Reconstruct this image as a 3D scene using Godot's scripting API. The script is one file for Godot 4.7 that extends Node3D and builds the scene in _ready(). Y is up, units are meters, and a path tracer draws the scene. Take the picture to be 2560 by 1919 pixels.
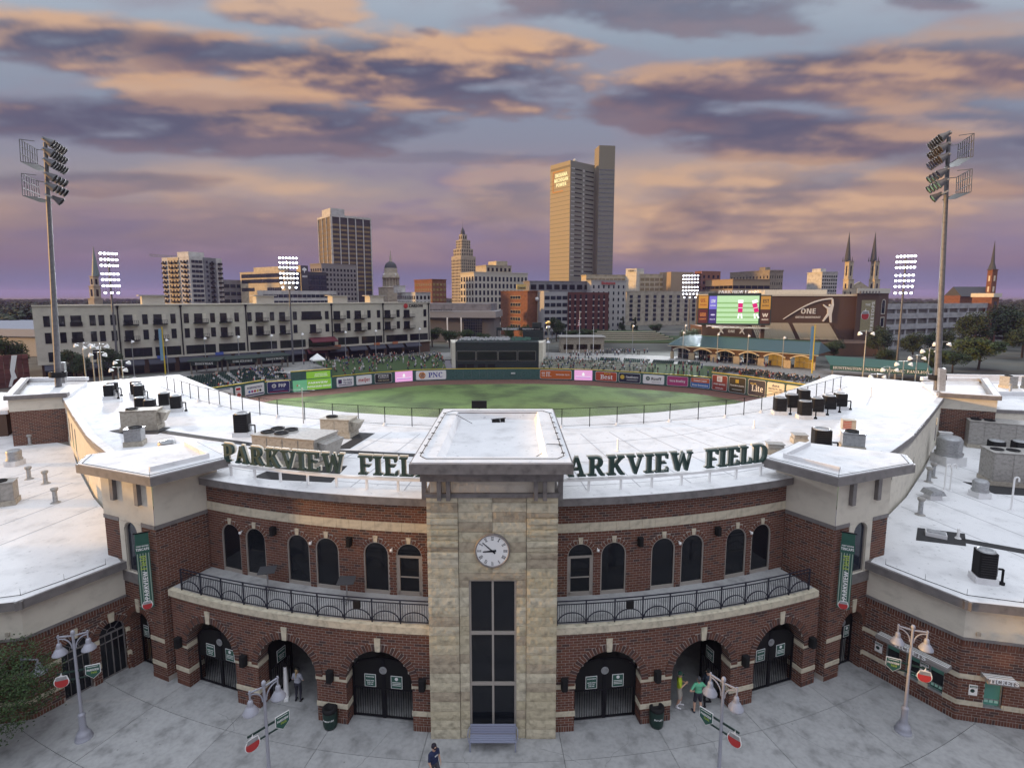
extends Node3D
# A baseball stadium's entrance seen from above the plaza at dusk, downtown behind it. Metres, y up.

const X0 := -0.83      # axis of the entrance building
const ZC := -64.2      # centre of its curved front
const RF := 42.5       # radius of the brick front
const RU := 40.2       # radius of the upper wall behind the balcony
const ROOF := 9.9
const FIELD := -5.0

var taken := {}
var mats := {}
var texs := {}
var shared := {}
var rng := RandomNumberGenerator.new()

# ---------------------------------------------------------------- mesh building
class MB:
	var v := PackedVector3Array()
	var n := PackedVector3Array()
	var c := PackedColorArray()
	var ix := PackedInt32Array()
	var col := Color.WHITE
	func quad(a: Vector3, b: Vector3, d: Vector3, e: Vector3) -> void:  # counter-clockwise seen from outside
		var nn := (b - a).cross(e - a)
		if nn.length_squared() < 1e-12:
			nn = (d - b).cross(e - b)
		nn = nn.normalized()
		var i := v.size()
		v.append(a); v.append(b); v.append(d); v.append(e)
		for k in 4:
			n.append(nn); c.append(col)
		ix.append(i); ix.append(i + 2); ix.append(i + 1); ix.append(i); ix.append(i + 3); ix.append(i + 2)
	func tri(a: Vector3, b: Vector3, d: Vector3) -> void:
		var nn := (b - a).cross(d - a).normalized()
		var i := v.size()
		v.append(a); v.append(b); v.append(d)
		for k in 3:
			n.append(nn); c.append(col)
		ix.append(i); ix.append(i + 2); ix.append(i + 1)
	func box(t: Transform3D, s: Vector3, back := true) -> void:  # centred
		var h := s * 0.5
		var x := t.basis.x * h.x
		var y := t.basis.y * h.y
		var z := t.basis.z * h.z
		var o := t.origin
		quad(o - x - y + z, o + x - y + z, o + x + y + z, o - x + y + z)
		quad(o + x - y + z, o + x - y - z, o + x + y - z, o + x + y + z)
		quad(o - x - y - z, o - x - y + z, o - x + y + z, o - x + y - z)
		quad(o - x + y + z, o + x + y + z, o + x + y - z, o - x + y - z)
		quad(o - x - y - z, o + x - y - z, o + x - y + z, o - x - y + z)
		if back:
			quad(o + x - y - z, o - x - y - z, o - x + y - z, o + x + y - z)
	func bx(x0: float, x1: float, y0: float, y1: float, z0: float, z1: float) -> void:
		box(Transform3D(Basis(), Vector3((x0 + x1) / 2, (y0 + y1) / 2, (z0 + z1) / 2)), Vector3(absf(x1 - x0), absf(y1 - y0), absf(z1 - z0)))
	func bar(a: Vector3, b: Vector3, w: float, h := -1.0) -> void:  # a square bar from a to b
		if h < 0:
			h = w
		var d := b - a
		var l := d.length()
		if l < 1e-5:
			return
		d /= l
		var up := Vector3.UP if absf(d.y) < 0.98 else Vector3.RIGHT
		var x := up.cross(d).normalized()
		var y := d.cross(x)
		box(Transform3D(Basis(x, y, d), (a + b) / 2), Vector3(w, h, l))
	func prism(p: PackedVector2Array, y0: float, y1: float, bottom := true, top := true) -> void:  # plan polygon (x, z)
		var q := p
		if Geometry2D.is_polygon_clockwise(q):
			q = q.duplicate()
			q.reverse()
		# with x right and z towards the viewer a positive area runs clockwise seen from above
		var m := q.size()
		for i in m:
			var a := q[i]
			var b := q[(i + 1) % m]
			quad(Vector3(b.x, y0, b.y), Vector3(a.x, y0, a.y), Vector3(a.x, y1, a.y), Vector3(b.x, y1, b.y))
		var t := Geometry2D.triangulate_polygon(q)
		for k in range(0, t.size(), 3):
			var a := q[t[k]]
			var b := q[t[k + 1]]
			var d := q[t[k + 2]]
			if (b - a).cross(d - a) > 0:
				var w := b
				b = d
				d = w
			if top:
				tri(Vector3(a.x, y1, a.y), Vector3(b.x, y1, b.y), Vector3(d.x, y1, d.y))
			if bottom:
				tri(Vector3(a.x, y0, a.y), Vector3(d.x, y0, d.y), Vector3(b.x, y0, b.y))
	func plate(t: Transform3D, p: PackedVector2Array, th: float) -> void:  # a polygon in t's xy plane, extruded along +z
		var q := p
		if Geometry2D.is_polygon_clockwise(q):
			q = q.duplicate()
			q.reverse()
		var m := q.size()
		for i in m:
			var a := q[i]
			var b := q[(i + 1) % m]
			quad(t * Vector3(a.x, a.y, 0), t * Vector3(b.x, b.y, 0), t * Vector3(b.x, b.y, th), t * Vector3(a.x, a.y, th))
		var ti := Geometry2D.triangulate_polygon(q)
		for k in range(0, ti.size(), 3):
			var a := q[ti[k]]
			var b := q[ti[k + 1]]
			var d := q[ti[k + 2]]
			if (b - a).cross(d - a) < 0:
				var w := b
				b = d
				d = w
			tri(t * Vector3(a.x, a.y, th), t * Vector3(b.x, b.y, th), t * Vector3(d.x, d.y, th))
			tri(t * Vector3(a.x, a.y, 0), t * Vector3(d.x, d.y, 0), t * Vector3(b.x, b.y, 0))
	func lathe(t: Transform3D, prof: PackedVector2Array, sides: int) -> void:  # (radius, height) upwards, smooth round
		var base := v.size()
		var m := prof.size()
		for j in m:
			var a := prof[maxi(j - 1, 0)]
			var b := prof[mini(j + 1, m - 1)]
			var d := b - a
			var nr := Vector2(d.y, -d.x).normalized()
			for i in sides + 1:
				var w := TAU * i / sides
				v.append(t * Vector3(prof[j].x * cos(w), prof[j].y, prof[j].x * sin(w)))
				n.append((t.basis * Vector3(nr.x * cos(w), nr.y, nr.x * sin(w))).normalized())
				c.append(col)
		for j in m - 1:
			for i in sides:
				var p := base + j * (sides + 1) + i
				var q := p + sides + 1
				ix.append(p); ix.append(p + 1); ix.append(q + 1)
				ix.append(p); ix.append(q + 1); ix.append(q)
	func cyl(a: Vector3, b: Vector3, r0: float, r1 := -1.0, sides := 8, capped := true) -> void:
		if r1 < 0:
			r1 = r0
		var d := b - a
		var l := d.length()
		if l < 1e-5:
			return
		d /= l
		var up := Vector3.RIGHT if absf(d.y) > 0.9 else Vector3.UP
		var x := d.cross(up).normalized()
		var t := Transform3D(Basis(x, d, x.cross(d)), a)
		if capped:
			lathe(t, PackedVector2Array([Vector2(0.001, 0), Vector2(r0, 0)]), sides)
			lathe(t, PackedVector2Array([Vector2(r1, l), Vector2(0.001, l)]), sides)
		lathe(t, PackedVector2Array([Vector2(r0, 0), Vector2(r1, l)]), sides)
	func tube(p: PackedVector3Array, r: float, sides := 6) -> void:
		for i in p.size() - 1:
			cyl(p[i], p[i + 1], r, r, sides, false)
	func mesh() -> ArrayMesh:
		var m := ArrayMesh.new()
		if v.is_empty():
			return m
		var a := []
		a.resize(Mesh.ARRAY_MAX)
		a[Mesh.ARRAY_VERTEX] = v
		a[Mesh.ARRAY_NORMAL] = n
		a[Mesh.ARRAY_COLOR] = c
		a[Mesh.ARRAY_INDEX] = ix
		m.add_surface_from_arrays(Mesh.PRIMITIVE_TRIANGLES, a)
		return m

func numbered(called: String) -> String:
	var k: int = taken.get(called, 0)
	taken[called] = k + 1
	return called if k == 0 else "%s_%03d" % [called, k]

func tag(o: Node3D, label: String, category: String, group := "", kind := "") -> Node3D:
	if label:
		o.set_meta("label", label)
	if category:
		o.set_meta("category", category)
	if group:
		o.set_meta("group", group)
	if kind:
		o.set_meta("kind", kind)
	return o

func thing(called: String, label: String, category: String, at := Vector3.ZERO, turn := 0.0, group := "") -> Node3D:
	var o := Node3D.new()
	o.name = numbered(called)
	add_child(o)
	o.position = at
	o.rotation.y = turn
	return tag(o, label, category, group)

func put(called: String, mesh: Mesh, m: Material, parent: Node3D = self, at := Transform3D()) -> MeshInstance3D:
	var o := MeshInstance3D.new()
	o.name = numbered(called) if parent == self else called
	o.mesh = mesh
	o.material_override = m
	o.transform = at
	parent.add_child(o, true)
	return o

func part(called: String, b: MB, m: Material, parent: Node3D = self) -> MeshInstance3D:
	return put(called, b.mesh(), m, parent)

func stuff(called: String, b: MB, m: Material, parent: Node3D) -> MeshInstance3D:
	var o := part(called, b, m, parent)
	o.set_meta("kind", "stuff")
	return o

func ground(called: String, b: MB, m: Material) -> MeshInstance3D:
	var o := part(called, b, m)
	o.set_meta("kind", "structure")
	return o

func copy(o: Node3D, at: Vector3, turn: float, label: String) -> Node3D:
	var r: Node3D = o.duplicate()
	var plain: String = o.name
	var k := plain.rfind("_")
	if k > 0 and plain.substr(k + 1).is_valid_int():
		plain = plain.left(k)
	r.name = numbered(plain)
	add_child(r)
	r.position = at
	r.rotation.y = turn
	r.set_meta("label", label)
	return r

func unit_box(s: Vector3) -> Mesh:  # one shared mesh for each size
	var key := "box%.3f,%.3f,%.3f" % [s.x, s.y, s.z]
	if not shared.has(key):
		var b := MB.new()
		b.box(Transform3D(), s)
		shared[key] = b.mesh()
	return shared[key]

func yaw(at: Vector3, turn: float) -> Transform3D:
	return Transform3D(Basis(Vector3.UP, turn), at)

func text(parent: Node3D, words: String, m: Material, at: Transform3D, height: float, width := 0.0, depth := 0.02, serif := false, called := "lettering", bold := true, italic := false) -> MeshInstance3D:
	var t := TextMesh.new()
	var key := "font%s%s%s" % [serif, bold, italic]
	if not shared.has(key):
		var f := SystemFont.new()
		f.font_names = PackedStringArray(["Droid Serif" if serif else "Droid Sans"])
		f.font_weight = 700 if bold else 400
		f.font_italic = italic
		shared[key] = f
	t.font = shared[key]
	t.text = words
	t.font_size = 32
	t.pixel_size = 0.02
	t.depth = 0.0
	t.curve_step = 3.0
	var size := t.get_aabb().size
	var cap := 0.46  # capital height of 32 points at 0.02
	var k := height / cap
	var kx := k
	if width > 0.0 and size.x > 0.0:
		kx = width / size.x
	t.depth = maxf(depth, 0.004)
	var o := put(called, t, m, parent)
	o.transform = at * Transform3D(Basis.from_scale(Vector3(kx, k, 1)), Vector3(0, 0, 0))
	return o

# ---------------------------------------------------------------- materials
func lin(r: float, g: float, b: float) -> Color:
	return Color(r, g, b).linear_to_srgb()

func tex(key: String, freq: float, octaves: int, ramp: Array, kind := FastNoiseLite.TYPE_SIMPLEX_SMOOTH, size := 512, normal := 0.0) -> NoiseTexture2D:
	if texs.has(key):
		return texs[key]
	var f := FastNoiseLite.new()
	f.noise_type = kind
	f.seed = key.hash() % 1000
	f.frequency = freq
	f.fractal_octaves = octaves
	f.fractal_type = FastNoiseLite.FRACTAL_FBM if octaves > 1 else FastNoiseLite.FRACTAL_NONE
	var t := NoiseTexture2D.new()
	t.width = size
	t.height = size
	t.seamless = true
	t.noise = f
	if normal > 0.0:
		t.as_normal_map = true
		t.bump_strength = normal
	else:
		var g := Gradient.new()
		g.offsets = PackedFloat32Array(ramp.map(func(r): return r[0]))
		g.colors = PackedColorArray(ramp.map(func(r): return Color(r[1], r[1], r[1])))
		t.color_ramp = g
	texs[key] = t
	return t

func mat(key: String, color := Color.GRAY, rough := 0.8, grain: Texture2D = null, scale := 0.5, bump: Texture2D = null, bump_scale := 0.5, metal := 0.0) -> StandardMaterial3D:
	if mats.has(key):
		return mats[key]
	var m := StandardMaterial3D.new()
	m.resource_name = key
	m.albedo_color = color
	m.roughness = rough
	m.metallic = metal
	if grain or bump:
		m.uv1_triplanar = true
		m.uv1_world_triplanar = true
		m.uv1_scale = Vector3.ONE * scale
	if grain:
		m.albedo_texture = grain
	if bump:
		m.normal_enabled = true
		m.normal_texture = bump
		m.normal_scale = bump_scale
	mats[key] = m
	return m

func tinted(m: StandardMaterial3D) -> StandardMaterial3D:
	m.vertex_color_use_as_albedo = true
	return m

func glow(key: String, color: Color, energy: float) -> StandardMaterial3D:
	if mats.has(key):
		return mats[key]
	var m := mat(key, Color(0.1, 0.1, 0.1), 0.6)
	m.emission_enabled = true
	m.emission = color
	m.emission_energy_multiplier = energy
	return m

func make_materials() -> void:
	var fine := tex("fine", 0.09, 3, [[0.0, 0.78], [0.5, 0.92], [1.0, 1.0]])
	var grain := tex("grain", 0.12, 4, [[0.0, 0.9], [0.5, 0.97], [1.0, 1.0]])
	var blotch := tex("blotch", 0.012, 5, [[0.0, 0.74], [0.35, 0.9], [0.6, 0.97], [1.0, 1.0]])
	var bump := tex("bump", 0.05, 4, [], FastNoiseLite.TYPE_SIMPLEX_SMOOTH, 512, 4.0)
	var rock := tex("rock", 0.02, 5, [], FastNoiseLite.TYPE_SIMPLEX, 512, 9.0)
	var slab := tex("slab", 0.011, 6, [[0.0, 0.76], [0.3, 0.91], [0.45, 0.96], [1.0, 1.0]], FastNoiseLite.TYPE_SIMPLEX, 1024)
	var smear := tex("smear", 0.008, 6, [[0.0, 0.88], [0.3, 0.96], [0.5, 0.99], [1.0, 1.0]], FastNoiseLite.TYPE_SIMPLEX, 1024)
	mat("concrete", lin(0.41, 0.41, 0.41), 0.9, slab, 0.06, bump, 0.25)
	tinted(mats.concrete)
	mats.concrete.detail_enabled = true
	mats.concrete.detail_albedo = grain
	mats.concrete.detail_blend_mode = BaseMaterial3D.BLEND_MODE_MUL
	mat("joint", lin(0.2, 0.2, 0.2), 1.0)
	tinted(mat("brick", lin(1, 1, 1), 0.85, fine, 1.3))
	mat("mortar", lin(0.44, 0.40, 0.35), 0.95, fine, 1.1)
	tinted(mat("stone", lin(1, 1, 1), 0.9, blotch, 0.35, rock, 0.4))
	mat("cast_stone", lin(0.60, 0.54, 0.41), 0.85, blotch, 0.4, bump, 0.2)
	mat("stucco", lin(0.62, 0.58, 0.49), 0.9, smear, 0.12, bump, 0.2)
	mat("fascia", lin(0.20, 0.185, 0.18), 0.5, blotch, 0.3)
	mat("roofing", lin(0.74, 0.74, 0.745), 0.75, smear, 0.05, bump, 0.12)
	mats.roofing.detail_enabled = true
	mats.roofing.detail_albedo = tex("specks", 0.11, 3, [[0.0, 0.7], [0.14, 0.88], [0.2, 0.99], [1.0, 1.0]])
	mats.roofing.detail_blend_mode = BaseMaterial3D.BLEND_MODE_MUL
	mat("roof_seam", lin(0.42, 0.42, 0.43), 0.9)
	mat("black_pad", lin(0.035, 0.035, 0.037), 0.9, fine, 0.4)
	mat("black_metal", lin(0.009, 0.009, 0.012), 0.7)
	mat("rail_metal", lin(0.012, 0.014, 0.028), 0.4)
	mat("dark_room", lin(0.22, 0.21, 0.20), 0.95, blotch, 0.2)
	mat("frame", lin(0.36, 0.325, 0.29), 0.5, null, 1.0, null, 0.5, 0.2)
	mat("glass", lin(0.010, 0.012, 0.016), 0.05)
	mats.glass.metallic_specular = 0.42
	mat("glass_blue", lin(0.018, 0.024, 0.038), 0.05)
	mats.glass_blue.metallic_specular = 0.45
	mat("galvanized", lin(0.42, 0.43, 0.44), 0.45, blotch, 0.8, null, 0.5, 0.55)
	mat("lamp_grey", lin(0.40, 0.41, 0.47), 0.5, fine, 1.0, null, 0.5, 0.1)
	mat("unit_grey", lin(0.36, 0.345, 0.32), 0.65, blotch, 0.6)
	mat("unit_beige", lin(0.44, 0.40, 0.33), 0.65, blotch, 0.6)
	mat("unit_black", lin(0.014, 0.014, 0.015), 0.75)
	mats.unit_black.metallic_specular = 0.3
	mats.black_metal.metallic_specular = 0.3
	mat("white", lin(0.78, 0.78, 0.77), 0.6)
	mat("sign_green", lin(0.018, 0.085, 0.062), 0.5)
	mat("letter_green", lin(0.020, 0.050, 0.042), 0.5)
	mat("letter_backlight", lin(0.72, 0.68, 0.58), 0.6)
	mat("can_green", lin(0.006, 0.028, 0.022), 0.45)
	mat("red", lin(0.42, 0.03, 0.03), 0.6)
	mat("lime", lin(0.42, 0.55, 0.06), 0.6)
	mat("brown_brick", lin(0.125, 0.074, 0.050), 0.9, fine, 0.5)
	mat("leaf_edge", lin(0.05, 0.09, 0.03), 0.8)
	mat("bark", lin(0.09, 0.07, 0.055), 0.95, fine, 2.0)

# ---------------------------------------------------------------- the sky
func make_sky() -> PanoramaSkyMaterial:
	# clouds: azimuth, elevation, half width, half height (degrees), slope, dark share, lit share, strength
	var clouds := [
		[-37.1, 24.1, 10.5, 2.28, -0.108, 0.60, 0.90, 0.95], [-23.6, 22.4, 12.4, 1.61, -0.135, 0.80, 0.45, 0.90],
		[-8.6, 21.6, 17.4, 3.07, -0.054, 0.75, 0.85, 1.00], [2.2, 23.9, 7.4, 1.01, -0.072, 0.20, 1.00, 0.90],
		[-27.2, 19.6, 9.8, 1.59, -0.054, 0.00, 1.00, 0.85], [-10.1, 18.5, 4.8, 0.51, -0.018, 0.00, 0.80, 0.60],
		[-28.6, 17.0, 23.5, 2.29, -0.027, 1.00, 0.38, 0.95], [-23.0, 17.0, 7.7, 0.83, -0.018, 0.20, 0.75, 0.50],
		[27.7, 21.0, 17.9, 2.14, 0.054, 0.75, 0.60, 0.95], [19.9, 19.9, 7.6, 0.89, 0.0, 0.80, 0.10, 0.70],
		[15.2, 18.2, 7.3, 1.43, -0.027, 1.00, 0.00, 0.90], [27.1, 15.9, 11.7, 2.32, -0.054, 1.00, 0.05, 0.95],
		[-36.3, 11.7, 9.9, 0.94, -0.018, 0.70, 0.35, 0.60], [-21.3, 26.6, 6.2, 1.30, -0.018, 0.15, 1.00, 0.85],
		[14.2, 26.7, 14.6, 1.90, -0.018, 0.55, 0.10, 0.75], [-8.6, 24.8, 1.4, 0.27, 0.0, 0.20, 0.80, 0.60],
		[38.4, 21.6, 11.5, 3.27, 0.108, 0.25, 0.55, 0.70], [39.2, 15.7, 10.5, 4.24, -0.090, 0.10, 0.80, 0.60],
		[44.6, 15.3, 3.8, 0.85, 0.045, 0.80, 0.20, 0.60], [-33.1, 7.0, 19.2, 3.05, -0.018, 0.20, 0.30, 0.40],
		[-0.1, 10.0, 6.2, 4.10, 0.0, 0.00, 0.90, 0.40], [26.2, 9.0, 14.8, 4.94, -0.018, 0.00, 0.95, 0.60],
		[38.4, 11.1, 8.4, 0.68, -0.045, 0.80, 0.10, 0.40], [-14.8, 7.7, 13.7, 0.93, -0.027, 0.00, 0.80, 0.35],
		[17.0, 4.6, 6.3, 1.19, -0.045, 0.10, 0.80, 0.50], [36.2, 27.5, 3.4, 0.71, 0.0, 0.80, 0.20, 0.70],
		[17.4, 7.0, 4.0, 3.05, 0.540, 0.90, 0.10, 0.45], [-4.7, 13.9, 14.9, 0.48, 0.0, 0.70, 0.10, 0.35],
		[-75.0, 22.0, 22.0, 2.6, 0.02, 0.7, 0.7, 0.9], [-68.0, 12.0, 20.0, 2.0, 0.0, 0.8, 0.4, 0.8], [72.0, 19.0, 20.0, 2.4, -0.03, 0.8, 0.4, 0.9], [80.0, 10.0, 22.0, 2.2, 0.0, 0.5, 0.5, 0.7],
		[-120.0, 18.0, 25.0, 2.8, 0.02, 0.5, 0.9, 0.8], [125.0, 20.0, 24.0, 2.6, 0.0, 0.8, 0.3, 0.8], [175.0, 15.0, 25.0, 2.4, 0.0, 0.6, 0.5, 0.8], [-160.0, 27.0, 20.0, 2.6, 0.0, 0.6, 0.6, 0.8]]
	var w := 2048
	var h := 1024
	var fb := FastNoiseLite.new()
	fb.noise_type = FastNoiseLite.TYPE_SIMPLEX_SMOOTH
	fb.seed = 7
	fb.frequency = 0.045
	fb.fractal_octaves = 6
	fb.fractal_gain = 0.55
	var wide := FastNoiseLite.new()
	wide.seed = 21
	wide.frequency = 0.03
	wide.fractal_octaves = 5
	# clear air by elevation, linear; raised above the view to light the foreground
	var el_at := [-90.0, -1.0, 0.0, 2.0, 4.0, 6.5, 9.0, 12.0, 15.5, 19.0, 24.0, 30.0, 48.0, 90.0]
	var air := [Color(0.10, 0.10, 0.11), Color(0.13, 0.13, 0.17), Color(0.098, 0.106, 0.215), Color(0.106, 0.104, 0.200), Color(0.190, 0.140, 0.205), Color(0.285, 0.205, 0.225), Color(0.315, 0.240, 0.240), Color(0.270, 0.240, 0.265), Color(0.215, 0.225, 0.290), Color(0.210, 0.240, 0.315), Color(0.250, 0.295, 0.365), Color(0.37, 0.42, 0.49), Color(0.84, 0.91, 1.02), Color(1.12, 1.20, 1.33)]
	var img := Image.create(w, h, false, Image.FORMAT_RGBF)
	var slate := Color(0.078, 0.076, 0.130)
	var mauve := Color(0.175, 0.128, 0.160)
	var peach := Color(0.56, 0.345, 0.215)
	var py := 0
	while py < h:
		var el := 90.0 - 180.0 * (py + 0.5) / h
		var px := 0
		var low := el < -3.0 or el > 60.0
		while px < w:
			var az := 360.0 * (px + 0.5) / w
			if az > 180.0:
				az -= 360.0
			var step := 1 if absf(az) < 55.0 and el < 40.0 and el > -3.0 else 4
			var ee := el
			if el > 0.0 and not low:
				ee = rad_to_deg(atan(tan(deg_to_rad(el)) / maxf(cos(deg_to_rad(clampf(az, -55, 55))), 0.5)))
				ee = lerpf(ee, el, clampf((absf(az) - 55.0) / 40.0, 0, 1))
			var k := 0
			while k < el_at.size() - 2 and ee > el_at[k + 1]:
				k += 1
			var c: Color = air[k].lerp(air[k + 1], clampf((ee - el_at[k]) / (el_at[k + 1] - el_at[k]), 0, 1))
			# sky behind the camera is brightened further to light the foreground
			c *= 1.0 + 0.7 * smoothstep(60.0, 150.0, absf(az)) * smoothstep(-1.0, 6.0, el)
			if not low and el > -1.0:
				# a point on the sky sphere keeps the noise free of seams
				var ra := deg_to_rad(az)
				var sx := sin(ra) * 60.0
				var sz := -cos(ra) * 60.0
				var n0 := wide.get_noise_3d(sx, ee * 3.4, sz)
				var n1 := fb.get_noise_3d(sx * 1.1, ee * 5.5, sz * 1.1)
				var n2 := fb.get_noise_3d(sx * 2.0 + 40.0, ee * 9.0, sz * 2.0)
				# thin warm veils low in the air
				var veil := smoothstep(2.0, 7.0, ee) * (1.0 - smoothstep(11.0, 16.0, ee))
				c = c.lerp(Color(0.55, 0.36, 0.24), clampf(veil * smoothstep(-0.05, 0.5, n0 + 0.25 * n1 + 0.18 * smoothstep(-15.0, 10.0, az)), 0, 1) * 0.75)
				c = c.lerp(Color(0.185, 0.155, 0.255), clampf(veil * smoothstep(0.0, 0.45, -n0 + 0.2 * n2), 0, 1) * 0.7)
				c = c.lerp(Color(0.25, 0.215, 0.265), smoothstep(-0.25, 0.35, n0 + 0.4 * n2) * smoothstep(12.0, 18.0, ee) * 0.55)
				for q in clouds:
					var dx: float = (az - q[0]) / (q[2] * 1.12)
					if absf(dx) > 1.5:
						continue
					var dy: float = (ee - q[1] - q[4] * (az - q[0]) + n1 * 0.9) / (q[3] * 1.22)
					if absf(dy) > 2.2:
						continue
					var d: float = 1.0 - dx * dx - dy * dy + n1 * 0.8 + n2 * 0.6
					var alpha: float = smoothstep(-0.1, 0.7, d) * q[7]
					if alpha <= 0.0:
						continue
					var up := clampf(0.5 + 0.46 * dy + n2 * 0.8 + n1 * 0.6, 0.0, 1.0)
					var body := slate.lerp(mauve, clampf(0.3 + n1 * 1.6 + n2 * 0.8 + 0.4 * (1.0 - q[5]), 0, 1))
					var lit := body.lerp(peach, clampf(smoothstep(1.02 - q[6] * 0.9, 1.55 - q[6] * 0.72, up) * minf(q[6] * 1.4, 1.0), 0, 1))
					c = c.lerp(lit, alpha * 0.92)
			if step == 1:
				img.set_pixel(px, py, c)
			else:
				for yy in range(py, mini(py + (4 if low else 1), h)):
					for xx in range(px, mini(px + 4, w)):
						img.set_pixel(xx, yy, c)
			px += step
		py += 4 if low and (py % 4 == 0) else 1
	var m := PanoramaSkyMaterial.new()
	m.panorama = ImageTexture.create_from_image(img)
	return m

func make_light() -> void:
	var cam := Camera3D.new()
	cam.name = "camera"
	var near := 0.5
	cam.set_frustum(near * 1919.0 / 1331.0, Vector2(0, -near * 55.4 / 1331.0), near, 9000.0)
	cam.position = Vector3(0, 19.5, 0)
	cam.rotation_degrees = Vector3(-7, 0, 0)
	cam.current = true
	add_child(cam)
	var env := Environment.new()
	env.background_mode = Environment.BG_SKY
	env.sky = Sky.new()
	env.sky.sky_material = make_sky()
	env.tonemap_mode = Environment.TONE_MAPPER_LINEAR
	env.tonemap_exposure = 1.2
	env.sdfgi_enabled = true
	env.ssao_enabled = true
	env.ssil_enabled = true
	env.fog_enabled = true
	env.fog_density = 0.00008
	env.fog_light_color = Color(0.50, 0.46, 0.62)
	var we := WorldEnvironment.new()
	we.name = "world"
	we.environment = env
	add_child(we)
	var sun := DirectionalLight3D.new()
	sun.name = "sun"
	sun.light_energy = 1.2
	sun.light_color = Color(1.0, 0.77, 0.44)
	sun.light_angular_distance = 2.2
	sun.shadow_enabled = true
	add_child(sun)
	sun.look_at_from_position(Vector3(-98, 11.5, 4), Vector3.ZERO)

# ---------------------------------------------------------------- brick walls
func arc(a: float, r: float, y: float) -> Transform3D:  # a runs along the brick front, + to the right
	var t := a / RF
	return Transform3D(Basis(Vector3.UP, t), Vector3(X0 + r * sin(t), y, ZC + r * cos(t)))

func straight(p: Vector2, q: Vector2) -> Dictionary:  # a wall from p to q (x, z), seen with p on its left
	var d := (q - p).normalized()
	var x := Vector3(d.x, 0, d.y)
	return {"r": 0.0, "t": Transform3D(Basis(x, Vector3.UP, x.cross(Vector3.UP)), Vector3(p.x, 0, p.y)), "l": p.distance_to(q)}

func wf(f: Dictionary, a: float, y: float, out: float) -> Transform3D:
	if f.r > 0.0:
		return arc(a, f.r + out, y)
	return Transform3D(f.t.basis, f.t * Vector3(a, y, out))

# an opening: [centre, half width, foot, springing, arched]
func gap(o: Array, y: float, ring: float) -> float:  # half of its width at height y, or 0
	if y <= o[2]:
		return 0.0
	if y < o[3]:
		return o[1]
	if not o[4]:
		return 0.0
	var rr: float = o[1] + ring
	var d: float = y - o[3]
	return sqrt(rr * rr - d * d) if d < rr else 0.0

func backing(b: MB, f: Dictionary, a0: float, a1: float, y0: float, y1: float, open: Array, out := -0.008) -> void:
	var cuts := [a0, a1]
	var x := a0
	while f.r > 0.0 and x < a1:
		cuts.append(x)
		x += 0.5
	for o in open:
		for k in 17:
			var s: float = o[0] + o[1] * (k / 8.0 - 1.0)
			if s > a0 and s < a1:
				cuts.append(s)
	cuts.sort()
	for i in cuts.size() - 1:
		var p: float = cuts[i]
		var q: float = cuts[i + 1]
		if q - p < 0.001:
			continue
		var m := (p + q) / 2
		var from := [y0]
		var to := []
		for o in open:
			var d: float = absf(m - o[0])
			if d < o[1]:
				var top: float = o[3] + (sqrt(o[1] * o[1] - d * d) if o[4] else 0.0)
				if top <= y0 or o[2] >= y1:
					continue
				to.append(maxf(o[2], y0))
				from.append(minf(top, y1))
		to.append(y1)
		for k in to.size():
			if to[k] - from[k] > 0.002:
				b.quad(wf(f, p, from[k], out).origin, wf(f, q, from[k], out).origin, wf(f, q, to[k], out).origin, wf(f, p, to[k], out).origin)

func brick_tone() -> Color:
	var t := rng.randf()
	var c := Color(0.125, 0.047, 0.031).lerp(Color(0.185, 0.074, 0.046), t)
	if rng.randf() < 0.12:
		c = Color(0.075, 0.040, 0.036)
	return c

func bricks(b: MB, f: Dictionary, a0: float, a1: float, y0: float, y1: float, open: Array, ring := 0.32) -> void:
	var course := 0.128
	var pitch := 0.345
	var rows := maxi(1, roundi((y1 - y0) / course))
	course = (y1 - y0) / rows
	for j in rows:
		var y := y0 + (j + 0.5) * course
		var x := a0 - (pitch / 2 if j % 2 else 0.0)
		while x < a1:
			var p := maxf(x, a0)
			var q := minf(x + pitch - 0.02, a1)
			x += pitch
			for o in open:
				var g := gap(o, y, ring)
				if g > 0.0:
					var l: float = o[0] - g
					var r: float = o[0] + g
					if p >= l and q <= r:
						q = p
					elif p < l and q > l:
						q = l
					elif p < r and q > r:
						p = r
			if q - p < 0.03:
				continue
			b.col = brick_tone()
			b.box(wf(f, (p + q) / 2, y, -0.009), Vector3((q - p) * (f.r / RF if f.r > 0.0 else 1.0), course - 0.021, 0.018), false)

func soldier(b: MB, f: Dictionary, a0: float, a1: float, y0: float, y1: float, open: Array) -> void:  # upright bricks
	var x := a0
	while x < a1 - 0.05:
		var hit := false
		for o in open:
			if o[2] < y1 and absf(x + 0.055 - o[0]) < o[1]:
				hit = true
		if not hit:
			b.col = brick_tone()
			b.box(wf(f, x + 0.055, (y0 + y1) / 2, -0.007), Vector3(0.094, y1 - y0 - 0.012, 0.022), false)
		x += 0.115

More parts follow.
